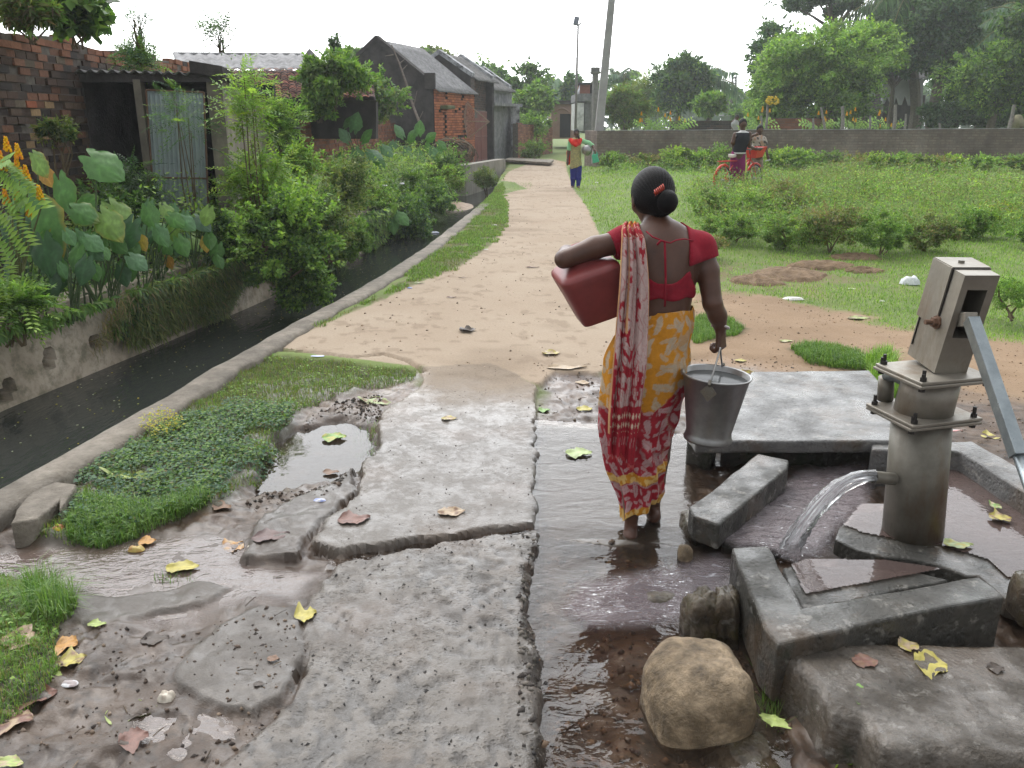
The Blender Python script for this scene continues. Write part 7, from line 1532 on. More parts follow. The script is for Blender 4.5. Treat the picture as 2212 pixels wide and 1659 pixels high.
# ---- trees beyond the boundary wall
TW = 'trees beyond the boundary wall'
treepx(1405,1535,118,245,52,'tall dark round tree in the middle beyond the wall', n=16000, L=.24, pal=('dark','blue','mid'), nc=60, seed=1, group=TW, tr=.2, low=-.95)
treepx(1345,1450,160,262,56,'feathery pale green tree left of the dark round tree', n=9000, L=.22, Wf=.35, pal=('mid','olive'), style='p', nc=34, seed=2, group=TW, TL=.8, m=6)
treepx(1300,1400,180,285,42,'tangled bamboo-like thicket beside the leaning pole', n=9000, L=.20, Wf=.22, pal=('olive','mid'), nc=40, seed=3, group=TW, low=-1)
treepx(1500,1570,200,250,46,'papaya tree with flat umbrella crown before the dark brick wall', n=4500, L=.26, Wf=.5, pal=('mid','bright'), nc=22, seed=4, group=TW, base=At(1525,290,46), tr=.13)
treepx(1560,1640,225,280,60,'low hazy tree under the distant tower', n=3500, L=.24, pal=('blue','mid'), nc=24, seed=5, group=TW, low=-1)
treepx(1600,1700,200,285,50,'pale leafy tree behind the two boys', n=6000, L=.22, pal=('mid','blue','bright'), nc=30, seed=6, group=TW, low=-1)
treepx(1628,1925,50,232,38,'broad light green tree filling the space left of the triangle house', n=40000, L=.15, Wf=.5, pal=('bright','mid','bright'), nc=120, seed=7, group=TW, tr=.22, ry=3.2, low=-.9, cz=.26)
treepx(1622,1730,40,200,46,'dark taller tree behind the left edge of the broad light green tree', n=9000, L=.2, Wf=.5, pal=('dark','blue'), nc=46, seed=8, group=TW, tr=.22, low=-.9)
treepx(1800,1960,45,180,40,'upper right crown of light green branches near the coconut fronds', n=14000, L=.16, Wf=.5, pal=('bright','mid'), nc=60, seed=9, group=TW, tr=.18)
treepx(1660,1930,-50,36,48,'tall flat-topped dark tree whose branches cross the top of the view', n=16000, L=.2, Wf=.4, pal=('dark','blue'), nc=60, seed=10, group=TW, base=At(1798,285,48), tr=.22, ry=3)
treepx(1960,2130,-60,190,42,'very tall dense dark tree right of the coconut palm', n=30000, L=.2, Wf=.5, pal=('dark','blue','dark'), nc=90, seed=11, group=TW, tr=.3, low=-.95)
treepx(2080,2290,-70,110,46,'dark green tree crown behind the drooping coconut frond', n=18000, L=.2, Wf=.5, pal=('dark','mid'), nc=60, seed=12, group=TW, tr=.3)
treepx(2030,2290,95,250,36,'bright leafy tree overhanging the wall by the crouching person', n=30000, L=.14, Wf=.5, pal=('mid','bright','dark'), nc=80, seed=13, group=TW, tr=.2, low=-.95)
treepx(2150,2480,-40,200,34,'tall leafy tree past the crouching person', n=18000, L=.18, Wf=.5, pal=('dark','mid'), nc=60, seed=14, group=TW, tr=.25)
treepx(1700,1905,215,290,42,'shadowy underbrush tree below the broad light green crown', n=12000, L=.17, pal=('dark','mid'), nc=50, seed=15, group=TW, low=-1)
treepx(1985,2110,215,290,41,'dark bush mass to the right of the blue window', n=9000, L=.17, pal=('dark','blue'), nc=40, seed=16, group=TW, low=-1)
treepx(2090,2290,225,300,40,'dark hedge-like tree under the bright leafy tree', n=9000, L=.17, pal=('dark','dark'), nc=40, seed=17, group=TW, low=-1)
treepx(1880,1990,120,170,43.5,'dark foliage overhanging the roof of the triangle house', n=6000, L=.17, pal=('dark','blue'), nc=30, seed=18, group=TW)
CP = 'coconut palms beyond the wall'
palm(At(1345,285,70), At(1345,172,70), 'small distant coconut palm left of the dark round tree', 18, 2.6, 1, CP, 'blue', .16, .9, .12)
palm(At(1530,285,66), At(1530,172,66), 'distant coconut palm right of the dark round tree', 20, 3.4, 2, CP, 'blue', .18, 1.1, .14)
palm(At(1975,285,44), At(1966,-8,44), 'big coconut palm whose fronds hang beside the tall dark tree', 22, 3.6, 3, CP, 'dark', .26, 1.1, .1)
palm(At(2255,285,38), At(2235,55,38), 'coconut palm with a long pale drooping frond by the frame edge', 20, 3.2, 7, CP, 'blue', .2, 1.1, .09)
treepx(1615,1760,95,290,39.5,'rounded light green side crown at the left of the broad tree', n=22000, L=.15, Wf=.5, pal=('bright','mid','mid'), nc=80, seed=31, group=TW, tr=.15, ry=2.5, low=-1, cz=.3)
treepx(1730,1890,120,270,37.5,'middle lower crown of light green leaves hanging near the fence posts', n=22000, L=.14, Wf=.5, pal=('mid','bright','mid'), nc=80, seed=32, group=TW, tr=.15, ry=2.5, low=-1, cz=.3)
treepx(1850,1975,-20,150,50,'dark tree behind the upper light green crown', n=12000, L=.2, Wf=.5, pal=('dark','blue'), nc=50, seed=33, group=TW, tr=.2, low=-1)
treepx(2000,2290,-80,260,52,'huge dark tree closing the view behind the crouching person', n=34000, L=.26, Wf=.55, pal=('dark','dark','blue'), nc=110, seed=34, group=TW, tr=.3, low=-1)
treepx(1900,2010,-60,110,53,'dark tree behind the big coconut palm', n=9000, L=.26, Wf=.55, pal=('dark','blue'), nc=40, seed=35, group=TW, tr=.3, low=-1)
# low weed cover binding the field thicket together
def cover(P, n, L, Wf, pal, hm, seed):
    q = np.random.RandomState(seed); X, Y = inpoly(P, n, q, .3); k = fbm(X*1.1, Y*1.1, 61)+.5*q.rand(len(X)) > -.15; X, Y = X[k], Y[k]; m = len(X); Z = hzn(X, Y)+hm*(q.rand(m)**1.3)*(.25+1.0*vn(X*1.6, Y*1.6, 62)); D = np.stack([.7*q.randn(m), .7*q.randn(m), .4+.5*q.randn(m)], -1); N = np.stack([.5*q.randn(m), .5*q.randn(m)-.2, np.ones(m)], -1); l = L*(.5+q.rand(m))*np.interp(Y, [8, 12, 30], [.8, 1, 2.0]); return leafV(np.stack([X, Y, Z], -1), D, N, l, l*Wf), leafcol(m, pal, q, .35)*(.85+.4*vn(X*2.3, Y*2.3, 63))[:, None]
TK = gp([(1480,455),(1540,432),(1640,428),(1720,405),(1850,400),(2000,435),(2212,440),(2500,450),(2500,560),(2212,545),(2100,540),(1900,560),(1700,545),(1560,540),(1500,520)])
TK2 = gp([(1285,372),(1330,350),(1500,338),(1700,342),(2212,350),(2400,350),(2400,376),(2212,372),(1700,376),(1500,378),(1350,385)], .15)
tag(leafobj('weed_cover', [cover(TK, 26000, .045, .4, 'mid', .55, 1), cover(TK, 26000, .045, .4, 'bright', .52, 9), cover(TK, 26000, .045, .3, 'olive', .58, 2), cover(TK, 22000, .05, .15, 'dry', .66, 3), cover(TK, 3500, .04, .5, 'lime', .5, 4)]), 'thicket of low mixed weeds in the middle of the field', 'weeds', kind='stuff')
tag(leafobj('weed_cover', [cover(TK2, 20000, .045, .4, 'mid', .35, 5), cover(TK2, 9000, .045, .3, 'bright', .4, 6), cover(TK2, 4000, .05, .2, 'dry', .4, 7)]), 'band of low weeds along the foot of the boundary wall', 'weeds', kind='stuff')
# far tree line
n = 16000; rr = np.random.RandomState(9); X = rr.uniform(-130, 170, n); hN = 4.0+3.0*vn(X*.12, X*0, 4)+2.2*vn(X*.5, X*0, 6); Z = hN*rr.rand(n)**.6; Yf = 118+8*rr.rand(n); D = rr.randn(n, 3); N = rr.randn(n, 3)+np.array([0, -.5, 1]); l = 1.3*(.6+.8*rr.rand(n))
tag(leafobj('far_wood', [(leafV(np.stack([X, Yf, Z], -1), D, N, l, l*.7), leafcol(n, 'blue', rr))]), 'hazy band of distant woods on the horizon', 'woods', kind='stuff')
# ---- bushes in the field
FB = 'weed bushes in the field'
def F(x0, x1, y0, y1, lab, pal=('mid','olive'), n=5500, L=.035, Wf=.42, seed=0, **k):
    x0 -= 14; x1 += 14; y0 += 8
    yb = y1; d = ray(0+1106, yb); Y = (CH-.14)/(-d[2])*d[1]; Y = Y*1.0
    return bushpx(x0, x1, y0, y1+6, Y, lab, n=n, L=L*Y/12, Wf=Wf, pal=pal, nc=34, group=FB, seed=seed+50, zb=.1, stems=3, low=-1, cz=.34, dY=min((x1-x0)/FP*Y*.5, .9), **k)
F(1490,1580,398,470,'leafy weed bush in front of the bicycle rear wheel',('mid','bright','olive'),5000,seed=1)
F(1560,1680,410,480,'green weed bush covering the feet of the standing boy',('bright','mid'),6000,seed=2)
F(1650,1745,385,470,'reddish dry weed bush right of the bicycle front wheel',('dry','olive','mid'),5500,seed=3)
F(1520,1640,455,520,'dark green spreading bush behind the woman',('mid','mid','olive'),7000,seed=4)
F(1640,1760,455,530,'wide weed bush in the middle of the front row',('mid','bright','olive'),7000,seed=5)
F(1740,1850,430,535,'tall leafy bush with brownish tips in the front row',('dry','mid','olive'),8000,seed=6)
F(1730,1800,405,450,'small round bush behind the front row',('mid','bright'),4000,seed=7)
F(1850,1960,450,540,'thick dark bush behind the pump head',('mid','bright'),8000,seed=8)
F(1840,1925,385,440,'dome-shaped bush alone on the bright grass',('mid','bright','olive'),4500,seed=9)
F(1950,2060,455,535,'olive bush with dry twigs behind the pump',('olive','dry','mid'),7500,seed=10)
F(2050,2150,440,510,'green bush right of the pump top',('mid','bright'),6500,seed=11)
F(2080,2212,440,490,'yellow-flecked bush towards the field edge',('bright','yellow','mid'),6000,seed=12)
F(2140,2260,430,475,'far bush with golden leaf tips',('yellow','mid'),5000,seed=13)
F(2120,2260,590,665,'near bush half hidden behind the pump handle',('bright','mid'),7000,L=.03,seed=14)
F(2180,2300,470,530,'dark low bush at the field edge beyond the handle',('mid','bright'),5000,seed=15)
F(1500,1560,500,545,'brownish heap of dead weeds behind the shoulder of the woman',('dry','olive'),3000,seed=16)
F(1700,1780,480,520,'lime tipped sprig bush between two olive ones',('lime','mid'),2500,seed=17)
WB = 'weeds along the foot of the boundary wall'
wl = ['by the wall corner next to the road','under the pale patch of the wall','with bright new shoots','just left of the boy with the black vest','with broad leaves, tallest left of the bicycle','behind the bicycle basket','right of the smiling boy','dotted with small yellow flowers','dense and low past the boys','around a dark stump','with thin grassy stems','before the tall whitish post','low and olive, after the dark stump','fading into short grass','last one before the pump head','small, seen right of the pump head','at the far end of the wall']
wx = [(1296,1350,330,358),(1350,1440,335,360),(1420,1500,318,362),(1480,1560,325,362),(1530,1590,312,366),(1560,1640,325,366),(1650,1720,318,366),(1690,1770,322,368),(1750,1830,326,366),(1810,1880,330,368),(1860,1930,332,366),(1900,1970,328,368),(1950,2010,334,366),(1990,2050,338,366),(2030,2080,338,364),(2090,2150,336,364),(2150,2260,334,362)]
for i, ((x0, x1, y0, y1), w_) in enumerate(zip(wx, wl)):
    bushpx(x0, x1, y0, y1+4, 26.5-.1*i, 'weed clump at the wall foot '+w_, n=3200, L=.08, Wf=.42, pal=[('mid','olive'),('bright','mid'),('lime','mid'),('dry','olive','mid')][(i*7) % 4], nc=20, name='weed_clump', cat='weeds', group=WB, seed=i, zb=.15, stems=0, low=-1, cz=.42, dY=.7)
st = T('tree_stump', 'dark stump among the weeds at the foot of the boundary wall', 'stump', At(1842,370,25.5)); MB((.05,.045,.045)).tube([At(1842,370,25.5), At(1842,352,25.5)], [.3,.24], 8).build('trunk', M_wood, st)
# heaps of dug reddish earth
for i, (px, py, rx, ry, rz, lab) in enumerate([(1700,590,.40,.28,.05,'near end of the dug-up clods of reddish earth in the grass'),(1770,575,.42,.16,.055,'middle heap of crumbly reddish earth in the grass'),(1850,560,.36,.14,.05,'right-hand heap of dug reddish earth'),(1870,585,.22,.10,.045,'small clod pile in front of the reddish earth heap'),(1640,600,.28,.2,.06,'isolated small heap of brown earth near the woman')]):
    p = G(px, py, .05); X, Y = np.meshgrid(np.linspace(-1, 1, 34), np.linspace(-1, 1, 26), indexing='ij'); q = np.clip(1-np.sqrt(X**2+Y**2)-.25*vn(X*3+i, Y*3, 3), 0, 1)
    Z = rz*q**.6*(.5+1.1*vn(X*6+i*3, Y*5, 7))+.02*fbm(X*14, Y*12, i)*(q > 0)-.03*(q <= 0); V = np.stack([p.x+X*rx*1.1, p.y+Y*ry*1.6, hz(p.x, p.y)+Z], -1)
    tag(mk('earth_heap', V.reshape(-1, 3), gridfaces(34, 26)[:, ::-1], nmat('dug_earth', [(.3,(.12,.08,.05)),(.7,(.26,.18,.11))], 9, .95, .8, .03, 40) if i == 0 else bpy.data.materials['dug_earth'], loc=tuple(p)), lab, 'earth heap', 'heaps of dug reddish earth')
# yellow laburnum-like flowers on the stake
fl_ = T('flower_cluster', 'hanging bunch of yellow blossoms at the tip of the tall pale stake', 'flowers', At(1667,225,30.4)); m = MB((.6,.45,.04)); 
for k in range(70): p = At(rnd.choice([1661,1676])+rnd.uniform(-7,7), rnd.uniform(209,226), 30.4+rnd.uniform(-.1,.1)); s = rnd.uniform(.02,.045); m.lathe([(0,-s),(s,0),(0,s)], p, 5)
m.build('blossoms', M_cloth, fl_)
# ================================================================ the far figures
M_skin2 = M_skin
def zone(P, col): return col
def figure(name, label, cat, Y, J, cloths, hairfn=None, h=.011, head=None, hr=.075, skin=M_skin, base=None):
    """J: list of limb chains [(px,py,dY,r),...]; one surface. cloths: (name, chains, grow, material, cut function)"""
    allp = [At(x, y, Y+d) for ch in J for x, y, d, r in ch]+[head]; lo = [min(p[i] for p in allp)-.2 for i in range(3)]; hi = [max(p[i] for p in allp)+.2 for i in range(3)]
    g = Grid(lo, hi, h)
    for ch in J:
        for (a, b_) in zip(ch[:-1], ch[1:]): g.cap(At(a[0], a[1], Y+a[2]), At(b_[0], b_[1], Y+b_[2]), a[3], b_[3], .02, .8)
    hd = Vector(head); g.ell(hd, (hr*.86, hr, hr*1.18), .02); 
    if hairfn != 'back': g.ell(hd+Vector((0, -hr, -.01)), (.013, .02, .02), .01); g.ell(hd+Vector((0, -hr*.9, -hr*.62)), (.022, .012, .007), .004)
    for s in (-1, 1): g.ell(hd+Vector((s*hr*.87, .0, -.01)), (.012, .018, .028), .006)
    o = T(name, label, cat, base or (allp[0].x, allp[0].y, lo[2]+.2)); V, Fc = g.mesh(); mk('body', smooth_mesh(V, Fc, 1), Fc, skin, o, True)
    for (nm, chs, mat, cut, colf) in cloths:
        g2 = Grid(lo, hi, h*.8)
        for ch in chs:
            for (a, b_) in zip(ch[:-1], ch[1:]): g2.cap(At(a[0], a[1], Y+a[2]), At(b_[0], b_[1], Y+b_[2]), a[3], b_[3], .025, .8)
        if cut:
            X, Y_, Z = np.meshgrid(*g2.ax, indexing='ij'); g2.F = np.maximum(g2.F, cut(X, Y_, Z))
        V, Fc = g2.mesh()
        if len(Fc) == 0: continue
        V = smooth_mesh(V, Fc, 1); c = colf(V) if colf else None; mk(nm, V, Fc, mat, o, True, col=c)
    g3 = Grid(hd-Vector((.2,.2,.3)), hd+Vector((.2,.2,.2)), .007)
    g3.ell(hd+Vector((0, .012, .018)), (hr*.95, hr*1.06, hr*1.15), .01)
    if hairfn != 'back': g3.ell(hd+Vector((0, -hr*1.05, -hr*.55)), (hr*.9, hr*.95, hr*1.1), 0, sub=True)
    if hairfn == 'braid': g3.cap(hd+Vector((.05,.05,-.03)), hd+Vector((.075,-.01,-.17)), .028, .02, .02)
    if hairfn == 'back': g3.ell(hd+Vector((0, 0, -hr*1.25)), (hr*1.3, hr*1.6, hr*.45), 0, sub=True)
    V, Fc = g3.mesh(); mk('hair', V, Fc, M_hair, o, True)
    return o
def plain(nm, c, lo=.8, hi=1.15): return nmat(nm, [(.3, tuple(v*lo for v in c)), (.7, tuple(v*hi for v in c))], 14, .85, .2, .004, 60, spec=.15)
# ---- girl on the road
YGi = 21.7; hd = At(1245, 287.5, YGi)-Vector((0, .06, 0))
legs = [[(1239,362,0,.085),(1238,385,-.02,.056),(1237,402,.05,.036),(1236,406,-.02,.034),(1234,409,-.14,.028)], [(1249,362,0,.085),(1250,385,-.05,.056),(1249,402,-.08,.036),(1250,406,-.12,.034),(1254,409,-.24,.028)]]
tors = [(1244,356,0,.115),(1244,335,0,.105),(1244,322,0,.105),(1244,308,0,.115),(1244,302,0,.06)]
armR = [(1231,306,0,.048),(1228,330,0,.038),(1226,346,-.06,.026),(1226,352,-.08,.03),(1226,357,-.08,.016)]; armL = [(1257,304,0,.048),(1272,309,.0,.040),(1280,314,0,.036),(1284,325,-.12,.026),(1286,330,-.14,.032)]
neck = [(1244,303,0,.05),(1245,294,-.02,.042)]
def kcol(V):
    n = vn(V[:, 0]*60, V[:, 2]*60, 3); return mixc(np.array([.30,.28,.14])+0*V, np.array([.42,.36,.16]), sm(.5, .6, n))
zh = At(1240, 363, YGi).z; zs = At(1240, 352, YGi).z
figure('person', 'girl in green kurta and red scarf walking towards the camera with a steel pot', 'girl', YGi, legs+[tors, armR, armL, neck],
 [('leggings', [[(x, y, d, r+.010) for x, y, d, r in l[:3]] for l in legs], plain('blue_leggings', (.02,.025,.20)), None, None),
  ('kurta', [[(1244,372,0,.150),(1244,356,0,.145),(1244,335,0,.125),(1244,320,0,.118),(1244,308,0,.128),(1244,303,0,.075)], [(1236,306,0,.07),(1252,306,0,.07)]], M_cloth, lambda X, Y_, Z: np.maximum(zh+.02+.35*(X-At(1244,360,YGi).x)-.0-Z, -9), kcol),
  ('sleeve', [[(1232,306,0,.06),(1229,322,0,.052)]], plain('mint_sleeve', (.25,.55,.30)), None, None), ('sleeve', [[(1256,304,0,.062),(1272,309,0,.052),(1280,314,0,.046)]], plain('mint_sleeve_two', (.30,.60,.34)), None, None),
  ('scarf', [[(1233,303,-.03,.055),(1238,309,-.10,.05),(1244,313,-.12,.045),(1250,309,-.10,.05),(1254,302,-.03,.05)], [(1240,305,-.08,.05),(1250,305,-.08,.05)], [(1231,304,.05,.05),(1228,330,.08,.045),(1228,352,.08,.05)]], plain('red_scarf', (.62,.03,.02)), None, None)],
 hairfn='braid', h=.011, head=hd, hr=.075, base=At(1243, 408, YGi))
pot = T('cooking_pot', 'round steel pot carried on the hip of the girl on the road', 'pot', At(1268, 335, YGi-.08)); pc2 = At(1268, 324, YGi-.08); Mq = Matrix.Rotation(R(38), 3, 'Y')
MB().lathe([(0,-.13),(.07,-.125),(.12,-.08),(.138,-.01),(.125,.05),(.085,.085),(.07,.10),(.088,.115),(.082,.117),(.066,.10),(0,.08)], pc2, 24, Mq).build('pot_body', M_alu, pot, True)
jg = T('jerrycan', 'small green plastic jerrycan hanging from the hand of the girl', 'jerrycan', At(1286, 352, YGi-.14)); m = MB((.05,.42,.25)); jc = At(1285.5, 342, YGi-.14); m.box(jc, (.17,.11,.21), Matrix.Rotation(R(-14),3,'Y'), taper=(.8,.8)); bevel(m.build('jug_body', M_paint, jg), .02, 2)
MB((.05,.42,.25)).tube([jc+Vector((-.05,0,.09)), jc+Vector((-.03,0,.15)), jc+Vector((.03,0,.15)), jc+Vector((.07,0,.08))], .014, 6).build('handle', M_paint, jg, True)
# ---- boy in the black vest standing over the bicycle
YB = 17.0
l1 = [(1588,334,0,.085),(1585,360,.02,.062),(1584,385,.03,.045),(1584,403,.05,.036),(1586,408,-.06,.03)]; l2 = [(1602,334,0,.085),(1604,360,-.02,.062),(1605,385,-.03,.042),(1605,402,-.02,.034),(1609,407,-.12,.03)]
tr_ = [(1596,335,0,.115),(1599,318,0,.105),(1604,300,0,.12),(1604,289,0,.075)]; aL = [(1588,291,0,.045),(1583,308,0,.038),(1585,320,.06,.030),(1594,316,.2,.025),(1598,314,.25,.028)]; aR = [(1619,289,0,.045),(1617,304,-.02,.038),(1619,316,.0,.032),(1632,322,.12,.026),(1642,322,.2,.03),(1647,320,.22,.016)]; nk_ = [(1604,290,0,.05),(1605,279,.02,.045)]
zwa = At(0, 332, YB).z
def vest(V):
    c = np.full(V.shape, .012); c[:] = (.012, .013, .018); w = np.abs(V[:, 2]-zwa-.012) < .012; c[w] = (.6, .6, .6); w = (V[:, 2] > At(0, 286.5, YB).z); c[w] = (.6, .6, .6)
    x0, x1 = At(1588.5, 300, YB).x, At(1618.5, 300, YB).x; w = ((V[:, 0] < x0) | (V[:, 0] > x1)) & (V[:, 2] > At(0, 302, YB).z); c[w] = (.6, .6, .6); return c
def trou(V):
    c = np.zeros(V.shape); c[:] = (.20,.012,.10); w = V[:, 0] > At(1608.5, 350, YB).x; c[w] = (.55,.60,.12); return c
figure('person', 'boy in black sleeveless vest and magenta trousers standing astride the red bicycle', 'boy', YB, [l1, l2, tr_, aL, aR, nk_],
 [('trousers', [[(1590,333,0,.10),(1586,360,.02,.085),(1585,384,.03,.075)], [(1600,333,0,.10),(1604,360,-.02,.085),(1604,382,-.03,.075)]], M_cloth, None, trou),
  ('vest', [[(1596,330,0,.135),(1599,318,0,.122),(1604,300,0,.135),(1604,290,0,.085)], [(1592,292,0,.055),(1615,291,0,.055)]], M_cloth, lambda X, Y_, Z: zwa-Z, vest)],
 hairfn='back', h=.010, head=At(1605, 268, YB), hr=.082, base=At(1600, 408, YB))
# ---- smiling boy behind the basket
YC = 18.3
l1 = [(1630,340,0,.075),(1628,362,0,.055),(1628,382,.0,.04),(1628,396,0,.033),(1627,400,-.1,.03)]; l2 = [(1640,340,0,.075),(1641,362,0,.055),(1642,382,0,.04),(1642,396,0,.033),(1644,400,-.1,.03)]
tr_ = [(1636,338,0,.11),(1637,318,0,.105),(1639,303,0,.12),(1639,297,0,.07)]; aL = [(1627,301,0,.042),(1619,297,-.1,.036),(1616,300,-.15,.032),(1627,293,-.22,.026),(1635,290,-.17,.03),(1639,291,-.15,.014)]; aR = [(1651,301,0,.042),(1655,318,0,.034),(1657,332,-.03,.026),(1659,340,-.05,.03),(1660,346,-.05,.015)]
def shirt(V):
    n = sm(.5, .56, vn(V[:, 0]*28, V[:, 2]*28+V[:, 0]*12, 3)); c = mixc(np.array([.42,.37,.33])+0*V, np.array([.10,.085,.08]), n); n2 = sm(.62, .68, vn(V[:, 0]*22, V[:, 2]*22, 13)); return mixc(c, np.array([.42,.28,.20]), n2)
def tan(V):
    n = sm(.5, .6, vn(V[:, 0]*20, V[:, 2]*20, 8)); return mixc(np.array([.20,.15,.12])+0*V, np.array([.28,.22,.18]), n)
figure('person', 'smiling boy in patterned shirt and tan trousers standing behind the bicycle basket', 'boy', YC, [l1, l2, tr_, aL, aR, [(1640,298,0,.048),(1640,289,-.02,.042)]],
 [('trousers', [[(1631,340,0,.09),(1628,362,0,.072),(1628,385,0,.058)], [(1639,340,0,.09),(1641,362,0,.072),(1642,385,0,.058)]], M_cloth, None, tan),
  ('shirt', [[(1636,333,0,.125),(1637,318,0,.118),(1639,303,0,.13),(1639,299,0,.07)], [(1632,302,0,.055),(1648,302,0,.055)], [(1650,301,0,.055),(1654,311,0,.05)], [(1628,301,0,.055),(1622,299,-.06,.05)]], M_cloth, lambda X, Y_, Z: At(0, 334, YC).z-Z, shirt)],
 hairfn='front', h=.010, head=At(1641, 281, YC)-Vector((0, .03, 0)), hr=.078, base=At(1636, 400, YC))
pb = MB((.6,.6,.58)); p = At(1658, 346, YC-.06); tag(pb.hexa([p+Vector(v) for v in ((-.05,-.01,-.02),(.06,-.01,.0),(.06,.01,.0),(-.05,.01,-.02),(-.05,-.01,.0),(.06,-.01,.02),(.06,.01,.02),(-.05,.01,.0))]).build('paper', M_cloth, loc=p), 'crumpled white paper held in the lowered hand of the smiling boy', 'paper')
# ---- bicycle
bk2 = T('bicycle', 'red bicycle with white seat, rear carrier and red front basket standing on the field', 'bicycle', At(1595, 410, 17.0))
wr_, wf_ = At(1561, 390, 16.75), At(1629, 383.5, 17.5); rw = .255; bd = Vector((wf_.x-wr_.x, wf_.y-wr_.y, 0)).normalized(); wr_.z = wf_.z = (wr_.z+wf_.z)/2; Zv = Vector((0, 0, 1)); lean = Vector((0, 0, 0))
def ring(c, r_, t, n=28, m=8, a0=0, a1=2*math.pi, col=(.02,.02,.02), nm='tyre', mat=M_paint, par=None):
    mb = MB(col); k = max(4, int(n*(a1-a0)/(2*math.pi))); mb.tube([c+bd*math.cos(a0+(a1-a0)*i/k)*r_+Zv*math.sin(a0+(a1-a0)*i/k)*r_ for i in range(k+1)], t, m, a1-a0 < 6.2); return mb.build(nm, mat, par, True)
def wheel(c):
    m = MB((.35,.35,.36)); n_ = bd.cross(Zv); m.tube([c-n_*.035, c+n_*.035], .02, 8); w = m.build('wheel', M_paint, bk2); ring(c, rw, .018, par=w); ring(c, rw-.022, .008, col=(.45,.45,.46), nm='rim', par=w)
    s = MB((.4,.4,.4))
    for k in range(18): a = k*math.pi/9; s.tube([c+n_*(.02 if k % 2 else -.02), c+(bd*math.cos(a)+Zv*math.sin(a))*(rw-.02)], .0022, 3, False)
    s.build('spokes', M_paint, w)
wheel(wr_); wheel(wf_); RDc = (.60,.035,.02)
L_ = (wf_-wr_).length
def bp(u, z, o=0): return wr_+bd*u*L_+Zv*z+bd.cross(Zv)*o
bb_ = bp(.46, .0); seat_t = bp(.36, .40); head_t = bp(.80, .46); head_b = bp(.83, .36)
m = MB(RDc); m.tube([bb_, seat_t], .017, 8).tube([bb_, head_b], .019, 8).tube([bp(.41,.17), head_b+Zv*.03], .016, 8).tube([bb_, wr_], .011, 6).tube([seat_t-Zv*.05, wr_], .010, 6).tube([head_t, head_b], .02, 8).build('frame', M_paint, bk2, True)
m = MB(RDc); 
for s in (-.05, .05): m.tube([head_b, bp(.86,.30,s), bp(1.0,0,s)], .010, 6)
m.build('fork', M_paint, bk2, True)
ring(wr_, rw+.03, .028, a0=R(60), a1=R(200), col=RDc, nm='fender', par=bk2); ring(wf_, rw+.03, .024, a0=R(50), a1=R(150), col=RDc, nm='fender', par=bk2)
m = MB(RDc); m.tube([bp(-.12,.36,-.06), bp(.33,.36,-.06)], .008, 5).tube([bp(-.12,.36,.06), bp(.33,.36,.06)], .008, 5)
for u in (-.12, .0, .12, .24): m.tube([bp(u,.36,-.06), bp(u,.36,.06)], .007, 5)
m.tube([bp(-.05,.36,.06), bp(.02,.03,.05)], .006, 5).tube([bp(-.05,.36,-.06), bp(.02,.03,-.05)], .006, 5).build('rear_carrier', M_paint, bk2)
m = MB((.62,.60,.56)); m.hexa([bp(.20,.42,-.07), bp(.20,.42,.07), bp(.46,.43,.02), bp(.46,.43,-.02), bp(.20,.49,-.08), bp(.20,.49,.08), bp(.46,.47,.025), bp(.46,.47,-.025)]); o = m.build('seat', M_cloth, bk2); bevel(o, .02, 3); MB((.03,.03,.03)).tube([seat_t, bp(.34,.43)], .014, 6).build('seat_post', M_paint, bk2)
m = MB((.05,.05,.05)); m.tube([head_t, bp(.78,.56)], .012, 6).tube([bp(.66,.60,-.24), bp(.74,.60,-.2), bp(.78,.56,-.05), bp(.78,.56,.05), bp(.74,.60,.2), bp(.66,.60,.24)], .012, 6).build('handlebar', M_paint, bk2, True)
m = MB((.62,.05,.03)); bz = lambda u, z, o: bp(u, z, o); v = [bz(.86,.40,-.09), bz(.86,.40,.09), bz(1.10,.42,.08), bz(1.10,.42,-.08), bz(.84,.60,-.14), bz(.84,.60,.14), bz(1.16,.61,.12), bz(1.16,.61,-.12)]
m.add(v, [(0,1,2,3),(0,4,5,1),(1,5,6,2),(2,6,7,3),(3,7,4,0)]); o = m.build('basket', M_paint, bk2); q = o.modifiers.new('t','SOLIDIFY'); q.thickness = .01
m = MB(RDc); m.hexa([bp(.08,-.03,-.045), bp(.46,-.05,-.045), bp(.46,-.05,-.03), bp(.08,-.03,-.03), bp(.08,.03,-.045), bp(.46,.06,-.045), bp(.46,.06,-.03), bp(.08,.03,-.03)]); m.build('chain_guard', M_paint, bk2)
m = MB((.25,.25,.26)); m.tube([bb_-bd.cross(Zv)*.05, bb_+bd.cross(Zv)*.06], .014, 6).tube([bp(.46,0,-.06), bp(.52,-.12,-.06)], .010, 5).tube([bp(.46,0,.06), bp(.40,.12,.06)], .010, 5).build('crank', M_paint, bk2); MB((.04,.04,.04)).box(bp(.52,-.12,-.10), (.08,.07,.02)).build('pedal', M_paint, bk2); MB((.04,.04,.04)).box(bp(.40,.12,.10), (.08,.07,.02)).build('pedal', M_paint, bk2)
MB((.5,.04,.03)).tube([bp(.02,-.06,-.05), bp(-.02,-.2,-.07)], .03, 6).build('stand', M_paint, bk2)
